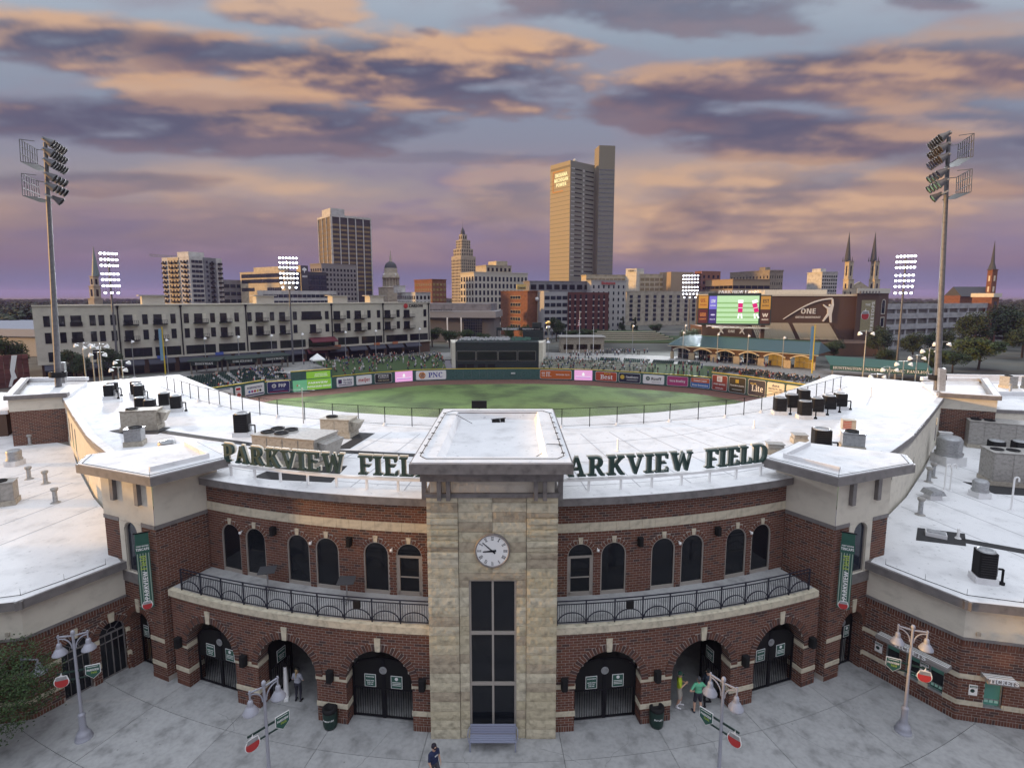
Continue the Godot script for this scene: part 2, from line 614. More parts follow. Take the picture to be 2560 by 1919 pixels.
func arch_ring(parent: Node3D, f: Dictionary, o: Array, count: int, thick: float, deep: float, key_top: float, joined: MB = null) -> void:
	var key := "ring%.2f%.2f%d" % [o[1], thick, count]
	var da := PI / count
	if not shared.has(key):
		var list := []
		for k in 3:
			var m := MB.new()
			m.col = brick_tone()
			var g := da * 0.40
			var r0: float = o[1]
			var r1: float = o[1] + thick
			m.plate(Transform3D(Basis(), Vector3(0, 0, -deep)), PackedVector2Array([Vector2(-r0 * sin(g), r0 * cos(g)), Vector2(r0 * sin(g), r0 * cos(g)), Vector2(r1 * sin(g), r1 * cos(g)), Vector2(-r1 * sin(g), r1 * cos(g))]), deep)
			list.append(m.mesh())
		shared[key] = list
	var t := wf(f, o[0], o[3], 0.012)
	for k in count:
		var w := PI / 2 - (k + 0.5) * da
		put("brick", shared[key][k % 3], mats.brick, parent, t * Transform3D(Basis(Vector3.BACK, w), Vector3.ZERO))
	# the mortar between them
	var m2 := MB.new()
	for k in 24:
		var w0 := PI * k / 24.0
		var w1 := PI * (k + 1) / 24.0
		var ri: float = o[1] + 0.004
		var ro: float = o[1] + thick - 0.004
		var z := -0.016
		m2.quad(t * Vector3(ri * cos(w0), ri * sin(w0), z), t * Vector3(ro * cos(w0), ro * sin(w0), z), t * Vector3(ro * cos(w1), ro * sin(w1), z), t * Vector3(ri * cos(w1), ri * sin(w1), z))
		m2.quad(t * Vector3(ri * cos(w0), ri * sin(w0), z - deep), t * Vector3(ri * cos(w0), ri * sin(w0), z), t * Vector3(ri * cos(w1), ri * sin(w1), z), t * Vector3(ri * cos(w1), ri * sin(w1), z - deep))
	part("arch_mortar", m2, mats.mortar, parent)
	var ks := MB.new()
	var y0: float = o[1] - 0.01
	var y1: float = key_top - o[3]
	var kw: float = 0.11 if thick > 0.25 else 0.085
	ks.plate(t.translated_local(Vector3(0, 0, -0.06)), PackedVector2Array([Vector2(-kw, y0), Vector2(kw, y0), Vector2(kw * 1.35, y1), Vector2(-kw * 1.35, y1)]), 0.1)
	part("keystone", ks, mats.cast_stone, parent)

func jambs(b: MB, mb: MB, f: Dictionary, o: Array, deep: float) -> void:  # brick sides of an opening
	for s: float in [-1.0, 1.0]:
		var t := wf(f, o[0] + s * o[1], 0.0, 0.0)
		# seen from inside the opening
		var tb := Transform3D(Basis(-t.basis.z, Vector3.UP, t.basis.x * -s) if s > 0 else Basis(t.basis.z, Vector3.UP, t.basis.x), t.origin)
		var ff := {"r": 0.0, "t": tb}
		if s > 0:
			backing(mb, ff, 0.0, deep, o[2], o[3], [])
			bricks(b, ff, 0.0, deep, o[2], o[3], [])
		else:
			backing(mb, ff, -deep, 0.0, o[2], o[3], [])
			bricks(b, ff, -deep, 0.0, o[2], o[3], [])

func outline(hw: float, y0: float, ys: float, arched: bool, inset := 0.0) -> PackedVector2Array:
	var p := PackedVector2Array()
	var r := hw - inset
	p.append(Vector2(-r, y0 + inset))
	p.append(Vector2(r, y0 + inset))
	if arched:
		for k in 13:
			var w := PI * k / 12.0
			p.append(Vector2(r * cos(w), ys + r * sin(w)))
	else:
		p.append(Vector2(r, ys - inset))
		p.append(Vector2(-r, ys - inset))
	return p

func window(parent: Node3D, f: Dictionary, o: Array, deep: float, fw: float, glass: Material, frame: Material, extra := []) -> MeshInstance3D:
	var t := wf(f, o[0], 0.0, -deep)
	var p := outline(o[1], o[2], o[3], o[4])
	var q := outline(o[1], o[2], o[3], o[4], fw)
	var m := MB.new()
	for i in p.size():
		var j := (i + 1) % p.size()
		m.quad(t * Vector3(p[i].x, p[i].y, 0.07), t * Vector3(p[j].x, p[j].y, 0.07), t * Vector3(q[j].x, q[j].y, 0.07), t * Vector3(q[i].x, q[i].y, 0.07))
		m.quad(t * Vector3(q[i].x, q[i].y, 0.07), t * Vector3(q[j].x, q[j].y, 0.07), t * Vector3(q[j].x, q[j].y, -0.02), t * Vector3(q[i].x, q[i].y, -0.02))
	for e in extra:  # extra bars: x0, x1, y0, y1
		m.box(t * Transform3D(Basis(), Vector3((e[0] + e[1]) / 2, (e[2] + e[3]) / 2, 0.03)), Vector3(e[1] - e[0], e[3] - e[2], 0.07))
	var w := part("window", m, frame, parent)
	var g := MB.new()
	g.plate(t.translated_local(Vector3(0, 0, -0.01)), q, 0.012)
	part("pane", g, glass, w)
	return w

func stone_band(parent: Node3D, f: Dictionary, a0: float, a1: float, y0: float, y1: float, open: Array, length := 0.62, called := "band_stone", out := 0.02) -> void:
	var x := a0
	while x < a1 - 0.02:
		var p := x
		var q := minf(x + length - 0.008, a1)
		x += length
		for o in open:
			var g: float = o[1] if (o[2] < y1 and o[3] > y0) else 0.0
			if g > 0.0:
				var l: float = o[0] - g
				var r: float = o[0] + g
				if p >= l and q <= r:
					q = p
				elif p < l and q > l:
					q = l
				elif p < r and q > r:
					p = r
		if q - p > 0.03:
			put(called, unit_box(Vector3(snappedf((q - p) * (f.r / RF if f.r > 0.0 else 1.0) - 0.004, 0.002), y1 - y0, 0.06)), mats.cast_stone, parent, wf(f, (p + q) / 2, (y0 + y1) / 2, out - 0.03))

func ribbon(b: MB, f: Dictionary, a0: float, a1: float, y0: float, y1: float, out0: float, out1: float, step := 0.6) -> void:  # a solid strip that follows the wall
	var n := maxi(1, int((a1 - a0) / step))
	for i in n:
		var p := a0 + (a1 - a0) * i / n
		var q := a0 + (a1 - a0) * (i + 1) / n
		var v := func(a, y, o): return wf(f, a, y, o).origin
		b.quad(v.call(p, y0, out1), v.call(q, y0, out1), v.call(q, y1, out1), v.call(p, y1, out1))
		b.quad(v.call(p, y1, out1), v.call(q, y1, out1), v.call(q, y1, out0), v.call(p, y1, out0))
		b.quad(v.call(p, y0, out0), v.call(q, y0, out0), v.call(q, y0, out1), v.call(p, y0, out1))
		if i == 0:
			b.quad(v.call(p, y0, out0), v.call(p, y0, out1), v.call(p, y1, out1), v.call(p, y1, out0))
		if i == n - 1:
			b.quad(v.call(q, y0, out1), v.call(q, y0, out0), v.call(q, y1, out0), v.call(q, y1, out1))

func gate(parent: Node3D, t: Transform3D, hw: float, top: float, spring: float, leaf := 0) -> void:
	# t: middle of the gate at the ground, +z outwards; leaf -1 / 1 builds one leaf only, swung by the caller
	var g := MB.new()
	var x0 := -hw if leaf <= 0 else 0.0
	var x1 := hw if leaf >= 0 else 0.0
	for x: float in [x0 + 0.05, x1 - 0.05] + ([0.04, -0.04] if leaf == 0 else []):
		g.bx(x - 0.04, x + 0.04, 0.05, spring if absf(x) > 0.1 else top - 0.05, -0.04, 0.04)
	for y: float in [0.1, 1.5]:
		g.bx(x0, x1, y - 0.035, y + 0.035, -0.03, 0.03)
	for k in 12:
		var p := x0 + (x1 - x0) * k / 12.0
		var q := x0 + (x1 - x0) * (k + 1) / 12.0
		var h := func(x: float) -> float: return spring + (top - spring) * sqrt(maxf(0.0, 1.0 - x * x / hw / hw))
		g.bar(Vector3(p, h.call(p), 0), Vector3(q, h.call(q), 0), 0.05, 0.07)
	var n := put("gate", g.mesh(), mats.black_metal, parent, t)
	var count := int((x1 - x0) / 0.115)
	for k in range(1, count):
		var x := x0 + (x1 - x0) * k / count
		put("bar", unit_box(Vector3(0.022, 1.42, 0.022)), mats.black_metal, n, Transform3D(Basis(), Vector3(x, 0.8, 0)))
	# perforated sheet in the upper half
	var s := MB.new()
	var pts := PackedVector2Array([Vector2(x0 + 0.06, 1.52), Vector2(x1 - 0.06, 1.52)])
	for k in 9:
		var x := lerpf(x1 - 0.06, x0 + 0.06, k / 8.0)
		pts.append(Vector2(x, spring + (top - spring) * sqrt(maxf(0.0, 1.0 - x * x / hw / hw)) - 0.05))
	s.plate(Transform3D(Basis(), Vector3(0, 0, -0.012)), pts, 0.02)
	part("upper_sheet", s, mats.unit_black, n)
	var xs := [-hw * 0.42, hw * 0.42] if leaf == 0 else [(x0 + x1) / 2]
	for i in xs.size():
		var x: float = xs[i]
		var w := 0.27 if hw > 1.0 else 0.2
		put("sign_border", unit_box(Vector3(w * 2, 0.62, 0.016)), mats.white, n, Transform3D(Basis(), Vector3(x, 1.9, 0.05)))
		put("gate_sign", unit_box(Vector3(w * 2 - 0.05, 0.57, 0.016)), mats.sign_green, n, Transform3D(Basis(), Vector3(x, 1.9, 0.056)))
		if i == 0:
			text(n, "PARKVIEW", mats.white, Transform3D(Basis(), Vector3(x, 2.09, 0.07)), 0.055, w * 1.5, 0.006)
			for k in 3:
				text(n, ["GATES OPEN", "DAILY AT", "9:00 AM"][k], mats.white, Transform3D(Basis(), Vector3(x, 1.9 - k * 0.09, 0.07)), 0.05, w * [1.4, 1.1, 1.0][k], 0.006)
		else:
			var d := MB.new()
			d.lathe(Transform3D(Basis(Vector3.RIGHT, PI / 2), Vector3(x, 2.07, 0.064)), PackedVector2Array([Vector2(0.08, 0), Vector2(0.08, 0.008), Vector2(0.001, 0.008)]), 14)
			part("sign_disc", d, mats.white, n)
			for k in 3:
				put("sign_line", unit_box(Vector3(w * 1.5, 0.025, 0.006)), mats.white, n, Transform3D(Basis(), Vector3(x, 1.9 - k * 0.075, 0.067)))
	if leaf == 0:
		var e := MB.new()
		var te := Transform3D(Basis(Vector3.RIGHT, PI / 2), Vector3(0, 2.45, 0.05))
		e.lathe(te, PackedVector2Array([Vector2(0.18, 0), Vector2(0.18, 0.03), Vector2(0.15, 0.03), Vector2(0.15, 0.015), Vector2(0.001, 0.015)]), 20)
		for k in 3:
			e.bar(Vector3(-0.08, 2.45 + (k - 1) * 0.055, 0.072), Vector3(0.08, 2.45 + (k - 1) * 0.055, 0.072), 0.02)
			e.bar(Vector3((k - 1) * 0.055, 2.38, 0.075), Vector3((k - 1) * 0.055, 2.52, 0.075), 0.02)
		part("emblem", e, mats.galvanized, n)

func wall_speaker(f: Dictionary, a: float, y: float, h: float, label: String) -> void:
	var w := thing("wall_speaker", label, "speaker", wf(f, a, y, 0.02).origin, wf(f, a, y, 0).basis.get_euler().y, "black speakers on the brick walls")
	var m := MB.new()
	m.plate(Transform3D(Basis(Vector3.RIGHT, PI / 2), Vector3(0, h / 2, 0)), PackedVector2Array([Vector2(-h * 0.3, 0.04), Vector2(h * 0.3, 0.04), Vector2(h * 0.3, 0.2), Vector2(h * 0.2, 0.3), Vector2(-h * 0.2, 0.3), Vector2(-h * 0.3, 0.2)]), h)
	part("cabinet", m, mats.unit_black, w)
	put("bracket", unit_box(Vector3(0.08, 0.12, 0.05)), mats.black_metal, w, Transform3D(Basis(), Vector3(0, 0, 0.02)))

func wall_camera(f: Dictionary, a: float, y: float, label: String) -> void:
	var w := thing("security_camera", label, "camera", wf(f, a, y, 0.01).origin, wf(f, a, y, 0).basis.get_euler().y, "white cameras between the windows")
	var m := MB.new()
	m.bar(Vector3(0, 0.05, 0), Vector3(0, 0.02, 0.12), 0.04)
	part("arm", m, mats.white, w)
	m = MB.new()
	m.lathe(Transform3D(Basis(), Vector3(0, -0.08, 0.14)), PackedVector2Array([Vector2(0.001, 0), Vector2(0.05, 0.02), Vector2(0.07, 0.06), Vector2(0.07, 0.13), Vector2(0.001, 0.15)]), 10)
	part("dome", m, mats.white, w)

# ---------------------------------------------------------------- the entrance building
func entrance_wing(s: float) -> void:
	var side := "left" if s < 0 else "right"
	var w := thing("entrance_wing", "curved red brick entrance wing %s of the stone clock tower, arched gates below a balcony" % side, "building")
	var f := {"r": RF}
	var mb := MB.new()
	var bb := MB.new()
	var lo := 2.7 * s if s > 0 else -16.6
	var hi := 16.6 if s > 0 else -2.7
	var arches := []
	for c: float in [5.18, 9.75, 14.15]:
		arches.append([c * s, 1.55, 0.0, 2.24, true])
	backing(mb, f, lo, hi, 0.0, 4.78, arches)
	soldier(bb, f, lo, hi, 0.0, 0.26, arches)
	bricks(bb, f, lo, hi, 0.27, 0.75, arches)
	bricks(bb, f, lo, hi, 1.0, 2.09, arches)
	bricks(bb, f, lo, hi, 2.32, 4.77, arches)
	for o in arches:
		jambs(bb, mb, f, o, 0.85)
		arch_ring(w, f, o, 36, 0.32, 0.85, 4.41)
		# stone bands return into the opening
		for y: float in [0.875, 2.205]:
			for e: float in [-1.0, 1.0]:
				put("band_stone", unit_box(Vector3(0.05, 0.24, 0.85)), mats.cast_stone, w, wf(f, o[0] + e * (o[1] - 0.01), y, -0.41))
	stone_band(w, f, lo, hi, 0.76, 0.99, arches)
	stone_band(w, f, lo, hi, 2.1, 2.31, arches)
	# balcony slab
	var sl := MB.new()
	var f0 := {"r": RF}
	ribbon(sl, f0, lo, hi - 0.25 if s > 0 else hi, 4.78, 5.1, -2.6, 0.12)
	part("balcony_slab", sl, mats.cast_stone, w)
	sl = MB.new()
	ribbon(sl, f0, lo, hi - 0.25 if s > 0 else hi, 5.0, 5.106, -2.55, -0.16)
	part("balcony_floor", sl, mats.concrete, w)
	# upper wall
	var u := {"r": RU}
	var wins := []
	for k in 6:
		var c: float = [4.36, 6.1, 8.82, 10.52, 13.25, 14.95][k]
		wins.append([c * s * RU / RF * RF / RU, 0.64 * RF / RU, 5.1, 7.13, true])
	backing(mb, u, lo, hi, 5.0, 9.8, wins)
	bricks(bb, u, lo, hi, 5.1, 8.34, wins, 0.17)
	bricks(bb, u, lo, hi, 8.8, 9.8, wins)
	stone_band(w, u, lo, hi, 8.35, 8.79, [], 0.7, "band_stone", 0.025)
	var ring_joined := MB.new()
	for k in 6:
		var o: Array = wins[k].duplicate()
		var oo := [o[0], 0.64, 5.1, 7.13, true]
		arch_ring(w, u, oo, 14, 0.17, 0.12, 8.07)
		if k == 0:
			var d := window(w, u, oo, 0.1, 0.05, mats.glass, mats.frame, [[-0.62, 0.62, 7.02, 7.12], [-0.6, -0.47, 5.1, 7.05], [0.47, 0.6, 5.1, 7.05], [-0.6, 0.6, 5.1, 5.3], [-0.5, 0.5, 6.02, 6.06]])
			d.name = "balcony_door"
			var hn := MB.new()
			hn.bar(wf(u, oo[0] - s * 0.53, 5.95, 0.03).origin, wf(u, oo[0] - s * 0.53, 6.35, 0.03).origin, 0.03)
			part("handle", hn, mats.galvanized, d)
		else:
			window(w, u, oo, 0.1, 0.06, mats.glass, mats.frame, [[-0.62, 0.62, 5.1, 5.27]])
	part("wall", mb, mats.mortar, w)
	stuff("bricks", bb, mats.brick, w)
	var fa := MB.new()
	ribbon(fa, u, lo, hi, 9.8, 10.16, -0.5, 0.38)
	part("fascia", fa, mats.fascia, w)
	var cap := MB.new()
	ribbon(cap, u, lo, hi, 10.162, 10.185, -0.62, 0.36)
	part("parapet_cap", cap, mats.roofing, w)
	# gates: the middle arch stands open
	for k in 3:
		var o: Array = arches[k]
		var t := wf(f, o[0], 0.0, -0.6)
		if k != 1:
			gate(w, t, 1.5, 3.0, 2.45)
		else:
			gate(w, wf(f, o[0] - 1.5, 0.0, -0.65) * Transform3D(Basis(Vector3.UP, 1.45), Vector3.ZERO) * Transform3D(Basis(), Vector3(0, 0, 0)), 1.45, 3.0, 2.3, 1)
			gate(w, wf(f, o[0] + 1.5, 0.0, -0.65) * Transform3D(Basis(Vector3.UP, -1.5), Vector3.ZERO), 1.45, 3.0, 2.3, -1)
	# balcony railing
	var fr := {"r": RF - 0.12}
	var a0 := 2.82
	var pitch := 1.31
	var n := 10
	var rn: MeshInstance3D
	for y: float in [6.2, 6.05, 5.2]:
		var rail := MB.new()
		for k in n:
			rail.bar(wf(fr, (a0 + k * pitch) * s, y, 0).origin, wf(fr, (a0 + (k + 1) * pitch) * s, y, 0).origin, 0.035 if y < 6.1 else 0.055, 0.035)
		if y > 6.1:
			rn = part("balcony_railing", rail, mats.rail_metal, w)
		else:
			part("rail", rail, mats.rail_metal, rn)
	for k in n + 1:
		put("post", unit_box(Vector3(0.055, 1.1, 0.055)), mats.rail_metal, rn, wf(fr, (a0 + k * pitch) * s, 5.65, 0))
	for k in n:
		for j in range(1, 12):
			put("baluster", unit_box(Vector3(0.018, 0.85, 0.018)), mats.rail_metal, rn, wf(fr, (a0 + (k + j / 12.0) * pitch) * s, 5.62, 0))
		if not shared.has("railarc"):
			var m := MB.new()
			for j in 12:
				var w0 := PI * j / 12.0
				var w1 := PI * (j + 1) / 12.0
				m.bar(Vector3(0.62 * cos(w0), 0.48 * sin(w0), 0), Vector3(0.62 * cos(w1), 0.48 * sin(w1), 0), 0.04, 0.035)
			shared["railarc"] = m.mesh()
		put("arc", shared["railarc"], mats.rail_metal, rn, wf(fr, (a0 + (k + 0.5) * pitch) * s, 5.2, 0.03))
	var bxn := put("railing_speaker", unit_box(Vector3(0.3, 0.34, 0.14)), mats.unit_black, w, wf(fr, (a0 + 2.5 * pitch) * s, 5.92, 0.09))
	bxn.set_meta("label", "square black box fixed to the balcony railing")
	for k in 4:
		wall_speaker(f, [3.15, 7.45, 11.98, 16.1][k] * s, 2.44, 0.5, "black wall speaker on lower brick pier, %s of the clock tower, %s" % [side, ["first from tower", "second from tower", "third from tower", "fourth from tower"][k]])
	for k in 2:
		wall_speaker(u, [7.46, 11.9][k] * s, 7.75 + k * 0.1, 0.42, "black speaker on upper brick wall above balcony, %s side, %s" % [side, ["nearer the clock tower", "farther from clock tower"][k]])
	for k in 3:
		wall_camera(u, [5.23, 9.67, 14.1][k] * s, 7.45, "white dome camera between the %s arched window pair, %s side of tower" % [["first", "second", "third"][k], side])

func clock_tower() -> void:
	var w := thing("clock_tower", "rough limestone clock tower in the middle of the brick entrance, tall dark window", "tower", Vector3(X0, 0, -21.43))
	# local: front at z = 0, x from -2.77 to 2.77
	var core := MB.new()
	core.bx(-2.7, -1.02, 0, 11.15, -8.0, -0.16)
	core.bx(1.02, 2.7, 0, 11.15, -8.0, -0.16)
	core.bx(-1.02, 1.02, 7.45, 11.15, -8.0, -0.16)
	core.bx(-1.02, 1.02, 0.0, 0.33, -8.0, -0.16)
	part("core_wall", core, mats.mortar, w)
	var variants := {}
	var stone := func(x0: float, x1: float, y0: float, y1: float, proud: float) -> void:
		var m := MB.new()
		var t := rng.randf()
		m.col = Color(0.50, 0.44, 0.30).lerp(Color(0.60, 0.55, 0.42), t)
		if rng.randf() < 0.18:
			m.col = Color(0.42, 0.36, 0.26)
		# a chiselled face: a grid pushed in and out, chamfered at the rim
		var nx := maxi(3, int((x1 - x0) / 0.16))
		var ny := maxi(3, int((y1 - y0) / 0.12))
		var g := 0.006
		var pt := []
		for j in ny + 1:
			for i in nx + 1:
				var x := lerpf(x0 + g, x1 - g, float(i) / nx)
				var y := lerpf(y0 + g, y1 - g, float(j) / ny)
				var rim := i == 0 or j == 0 or i == nx or j == ny
				pt.append(Vector3(x, y, proud + (-0.016 if rim else rng.randf_range(-0.008, 0.012))))
		for j in ny:
			for i in nx:
				m.quad(pt[j * (nx + 1) + i], pt[j * (nx + 1) + i + 1], pt[(j + 1) * (nx + 1) + i + 1], pt[(j + 1) * (nx + 1) + i])
		var zb := -0.17
		m.quad(Vector3(x0 + g, y0 + g, zb), Vector3(x0 + g, y0 + g, proud - 0.016), Vector3(x0 + g, y1 - g, proud - 0.016), Vector3(x0 + g, y1 - g, zb))
		m.quad(Vector3(x1 - g, y0 + g, proud - 0.016), Vector3(x1 - g, y0 + g, zb), Vector3(x1 - g, y1 - g, zb), Vector3(x1 - g, y1 - g, proud - 0.016))
		m.quad(Vector3(x0 + g, y1 - g, proud - 0.016), Vector3(x1 - g, y1 - g, proud - 0.016), Vector3(x1 - g, y1 - g, zb), Vector3(x0 + g, y1 - g, zb))
		m.quad(Vector3(x0 + g, y0 + g, zb), Vector3(x1 - g, y0 + g, zb), Vector3(x1 - g, y0 + g, proud - 0.016), Vector3(x0 + g, y0 + g, proud - 0.016))
		part("stone", m, mats.stone, w)
	# corner piers
	for s: float in [-1.0, 1.0]:
		var y := 0.0
		while y < 11.1:
			var h := 0.445 + rng.randf_range(-0.02, 0.02)
			var proud := 0.02
			if y > 8.35 and y < 10.3:
				h = 0.25
				proud = 0.07 if int(y / 0.25) % 2 else -0.005
			var y1 := minf(y + h, 11.15)
			if 11.15 - y1 < 0.15:
				y1 = 11.15
			stone.call(minf(s * 1.45, s * 2.77), maxf(s * 1.45, s * 2.77), y, y1, proud)
			# the narrow stones beside the window
			if y < 7.4:
				var top := minf(y1, 7.45)
				stone.call(minf(s * 1.02, s * 1.44), maxf(s * 1.02, s * 1.44), y, top, -0.02)
			y = y1
		y = 0.0
		while y < 11.1:  # side faces of the tower, plain courses
			var h2 := minf(0.45, 11.15 - y)
			for k in 3:
				var b := MB.new()
				b.col = Color(0.50, 0.45, 0.33).lerp(Color(0.58, 0.53, 0.42), rng.randf())
				b.bx(s * 2.6, s * 2.78, y + 0.005, y + h2 - 0.005, -0.18 - k * 0.9, -0.17 - (k + 1) * 0.9 + 0.01)
				part("stone", b, mats.stone, w)
			y += 0.45
	var rows := [7.45, 7.78, 8.25, 8.7, 9.15, 9.6, 10.05, 10.5, 10.9, 11.15]
	for k in rows.size() - 1:
		var cut := [-1.44, 0.0, 1.44] if k % 3 != 1 else [-1.44, -0.02, 1.44]
		if k == 0:
			cut = [-1.44, 1.44]
		for i in cut.size() - 1:
			stone.call(cut[i], cut[i + 1], rows[k], rows[k + 1], -0.02)
	# tall window
	var fr := MB.new()
	for x: float in [-0.98, 0.0, 0.98]:
		fr.bx(x - 0.045, x + 0.045, 0.33, 7.45, -0.24, -0.12)
	for y: float in [0.36, 2.57, 4.97, 7.41]:
		fr.bx(-1.02, 1.02, y - (0.07 if y > 1 and y < 7 else 0.04), y + (0.07 if y > 1 and y < 7 else 0.04), -0.25, -0.11)
	var wn := part("window", fr, mats.frame, w)
	for i in 2:
		for j in 3:
			var y0: float = [0.4, 2.64, 5.04][j]
			var y1: float = [2.5, 4.9, 7.37][j]
			put("pane", unit_box(Vector3(0.89, y1 - y0, 0.012)), mats.glass, wn, Transform3D(Basis(), Vector3(-0.49 + i * 0.98, (y0 + y1) / 2, -0.19)))
	var back := MB.new()
	back.bx(-1.02, 1.02, 0.33, 7.45, -0.9, -0.85)
	part("window_lining", back, mats.dark_room, w)
	# clock
	var cl := MB.new()
	var tc := Transform3D(Basis(Vector3.RIGHT, PI / 2), Vector3(0, 8.84, -0.02))
	cl.lathe(tc, PackedVector2Array([Vector2(0.74, 0), Vector2(0.755, 0.1), Vector2(0.74, 0.16), Vector2(0.70, 0.17), Vector2(0.675, 0.13)]), 40)
	var rim := part("clock", cl, mats.fascia, w)
	var face := MB.new()
	face.lathe(tc, PackedVector2Array([Vector2(0.69, 0.125), Vector2(0.001, 0.125)]), 40)
	part("clock_face", face, mats.white, rim)
	var ink := mat("ink", lin(0.01, 0.012, 0.02), 0.5)
	var numerals := ["XII", "I", "II", "III", "IIII", "V", "VI", "VII", "VIII", "IX", "X", "XI"]
	for k in 12:
		var a := -TAU * k / 12.0
		var tn := Transform3D(Basis(Vector3.BACK, a), Vector3(0, 8.84, 0.108)) * Transform3D(Basis(), Vector3(0, 0.545, 0))
		text(rim, numerals[k], ink, tn, 0.15, 0.05 + 0.022 * numerals[k].length(), 0.006, true, "numeral")
	for hnd in [[-TAU * 8.83 / 12.0, 0.40, 0.05], [-TAU * 52.0 / 60.0, 0.56, 0.032]]:
		var m := MB.new()
		m.plate(Transform3D(Basis(Vector3.BACK, hnd[0]), Vector3(0, 8.84, 0.118)), PackedVector2Array([Vector2(-hnd[2], -0.16), Vector2(hnd[2], -0.16), Vector2(hnd[2] * 0.5, hnd[1]), Vector2(-hnd[2] * 0.5, hnd[1])]), 0.006)
		part("clock_hand", m, ink, rim)
	# head of the tower
	var hd := MB.new()
	hd.bx(-2.62, 2.62, 11.15, 12.1, -8.8, -0.12)
	part("frieze", hd, mats.stucco, w)
	var tr := MB.new()
	tr.bx(-2.82, 2.82, 11.152, 11.32, -8.85, 0.06)
	tr.bx(-2.95, 2.95, 11.95, 12.3, -8.9, 0.35)
	tr.bx(-3.3, 3.3, 12.42, 12.84, -0.05, 0.82)
	tr.bx(-3.3, 3.3, 12.42, 12.84, -9.55, -8.75)
	tr.bx(-3.3, -2.32, 12.42, 12.84, -8.75, -0.05)
	tr.bx(2.32, 3.3, 12.42, 12.84, -8.75, -0.05)
	part("cornice", tr, mats.fascia, w)
	var nk := MB.new()
	nk.bx(-2.8, 2.8, 12.28, 12.44, -8.8, 0.2)
	part("cornice_neck", nk, mats.unit_black, w)
	for x: float in [-2.2, -1.82, 1.82, 2.2]:
		put("bracket", unit_box(Vector3(0.17, 0.95, 0.22)), mats.fascia, w, Transform3D(Basis(), Vector3(x, 11.55, 0.1)))
	for s: float in [-1.0, 1.0]:
		put("bracket", unit_box(Vector3(0.2, 1.0, 0.22)), mats.fascia, w, Transform3D(Basis(), Vector3(s * 2.88, 11.5, -0.25)))
	# white roof: a sunk tray inside a broad kerb
	var rf := MB.new()
	rf.bx(-3.22, 3.22, 12.842, 12.90, -0.02, 0.74)
	rf.bx(-3.22, 3.22, 12.842, 12.90, -9.47, -8.8)
	rf.bx(-3.22, -2.3, 12.842, 12.898, -8.8, -0.02)
	rf.bx(2.3, 3.22, 12.842, 12.898, -8.8, -0.02)
	part("roof_kerb", rf, mats.roofing, w)
	var tray := MB.new()
	var by := 12.46
	tray.quad(Vector3(-2.1, by, -0.2), Vector3(2.1, by, -0.2), Vector3(2.1, by, -8.6), Vector3(-2.1, by, -8.6))
	tray.quad(Vector3(-2.3, 12.9, -0.02), Vector3(-2.1, by, -0.2), Vector3(-2.1, by, -8.6), Vector3(-2.3, 12.9, -8.8))
	tray.quad(Vector3(2.1, by, -0.2), Vector3(2.3, 12.9, -0.02), Vector3(2.3, 12.9, -8.8), Vector3(2.1, by, -8.6))
	tray.quad(Vector3(2.1, by, -8.6), Vector3(2.3, 12.9, -8.8), Vector3(-2.3, 12.9, -8.8), Vector3(-2.1, by, -8.6))
	tray.quad(Vector3(-2.3, 12.9, -0.02), Vector3(2.3, 12.9, -0.02), Vector3(2.1, by, -0.2), Vector3(-2.1, by, -0.2))
	part("roof", tray, mats.roofing, w)
	var cable := MB.new()
	var loop := PackedVector3Array([Vector3(-2.6, 12.92, -8.9), Vector3(-2.95, 12.92, -8.3), Vector3(-3.0, 12.92, -0.1), Vector3(-2.7, 12.92, 0.3), Vector3(2.7, 12.92, 0.3), Vector3(3.0, 12.92, -0.1), Vector3(2.95, 12.92, -8.3), Vector3(2.6, 12.92, -8.9), Vector3(-2.6, 12.92, -8.9)])
	cable.tube(loop, 0.015, 5)
	cable.tube(PackedVector3Array([Vector3(2.98, 12.92, -1.8), Vector3(2.4, 12.93, -1.85), Vector3(2.2, 12.6, -1.6), Vector3(1.6, 12.48, -0.8), Vector3(0.6, 12.48, -0.5)]), 0.015, 5)
	cable.tube(PackedVector3Array([Vector3(-2.9, 12.92, -7.9), Vector3(-2.35, 12.93, -7.9), Vector3(-1.4, 12.48, -7.6)]), 0.015, 5)
	part("lightning_cable", cable, mats.unit_black, w)
	for z: float in [-8.2, -7.1, -6.0, -4.9, -3.8, -2.7, -1.6, -0.5]:
		for s: float in [-1.0, 1.0]:
			put("cable_clip", unit_box(Vector3(0.16, 0.03, 0.03)), mats.unit_black, w, Transform3D(Basis(), Vector3(s * 3.0, 12.93, z)))
	var vt := thing("roof_drain_cover", "small black drain assembly at back of clock tower roof", "drain", Vector3(X0 + 0.05, 12.46, -21.43 - 8.0))
	var dm := MB.new()
	dm.bx(-0.35, 0.1, 0.0, 0.14, -0.1, 0.12)
	dm.bx(0.12, 0.38, 0.0, 0.2, -0.12, 0.05)
	part("body", dm, mats.unit_black, vt)
	dm = MB.new()
	dm.bar(Vector3(-0.4, 0.16, 0.05), Vector3(0.42, 0.22, -0.05), 0.04)
	part("pipe", dm, mats.unit_black, vt)

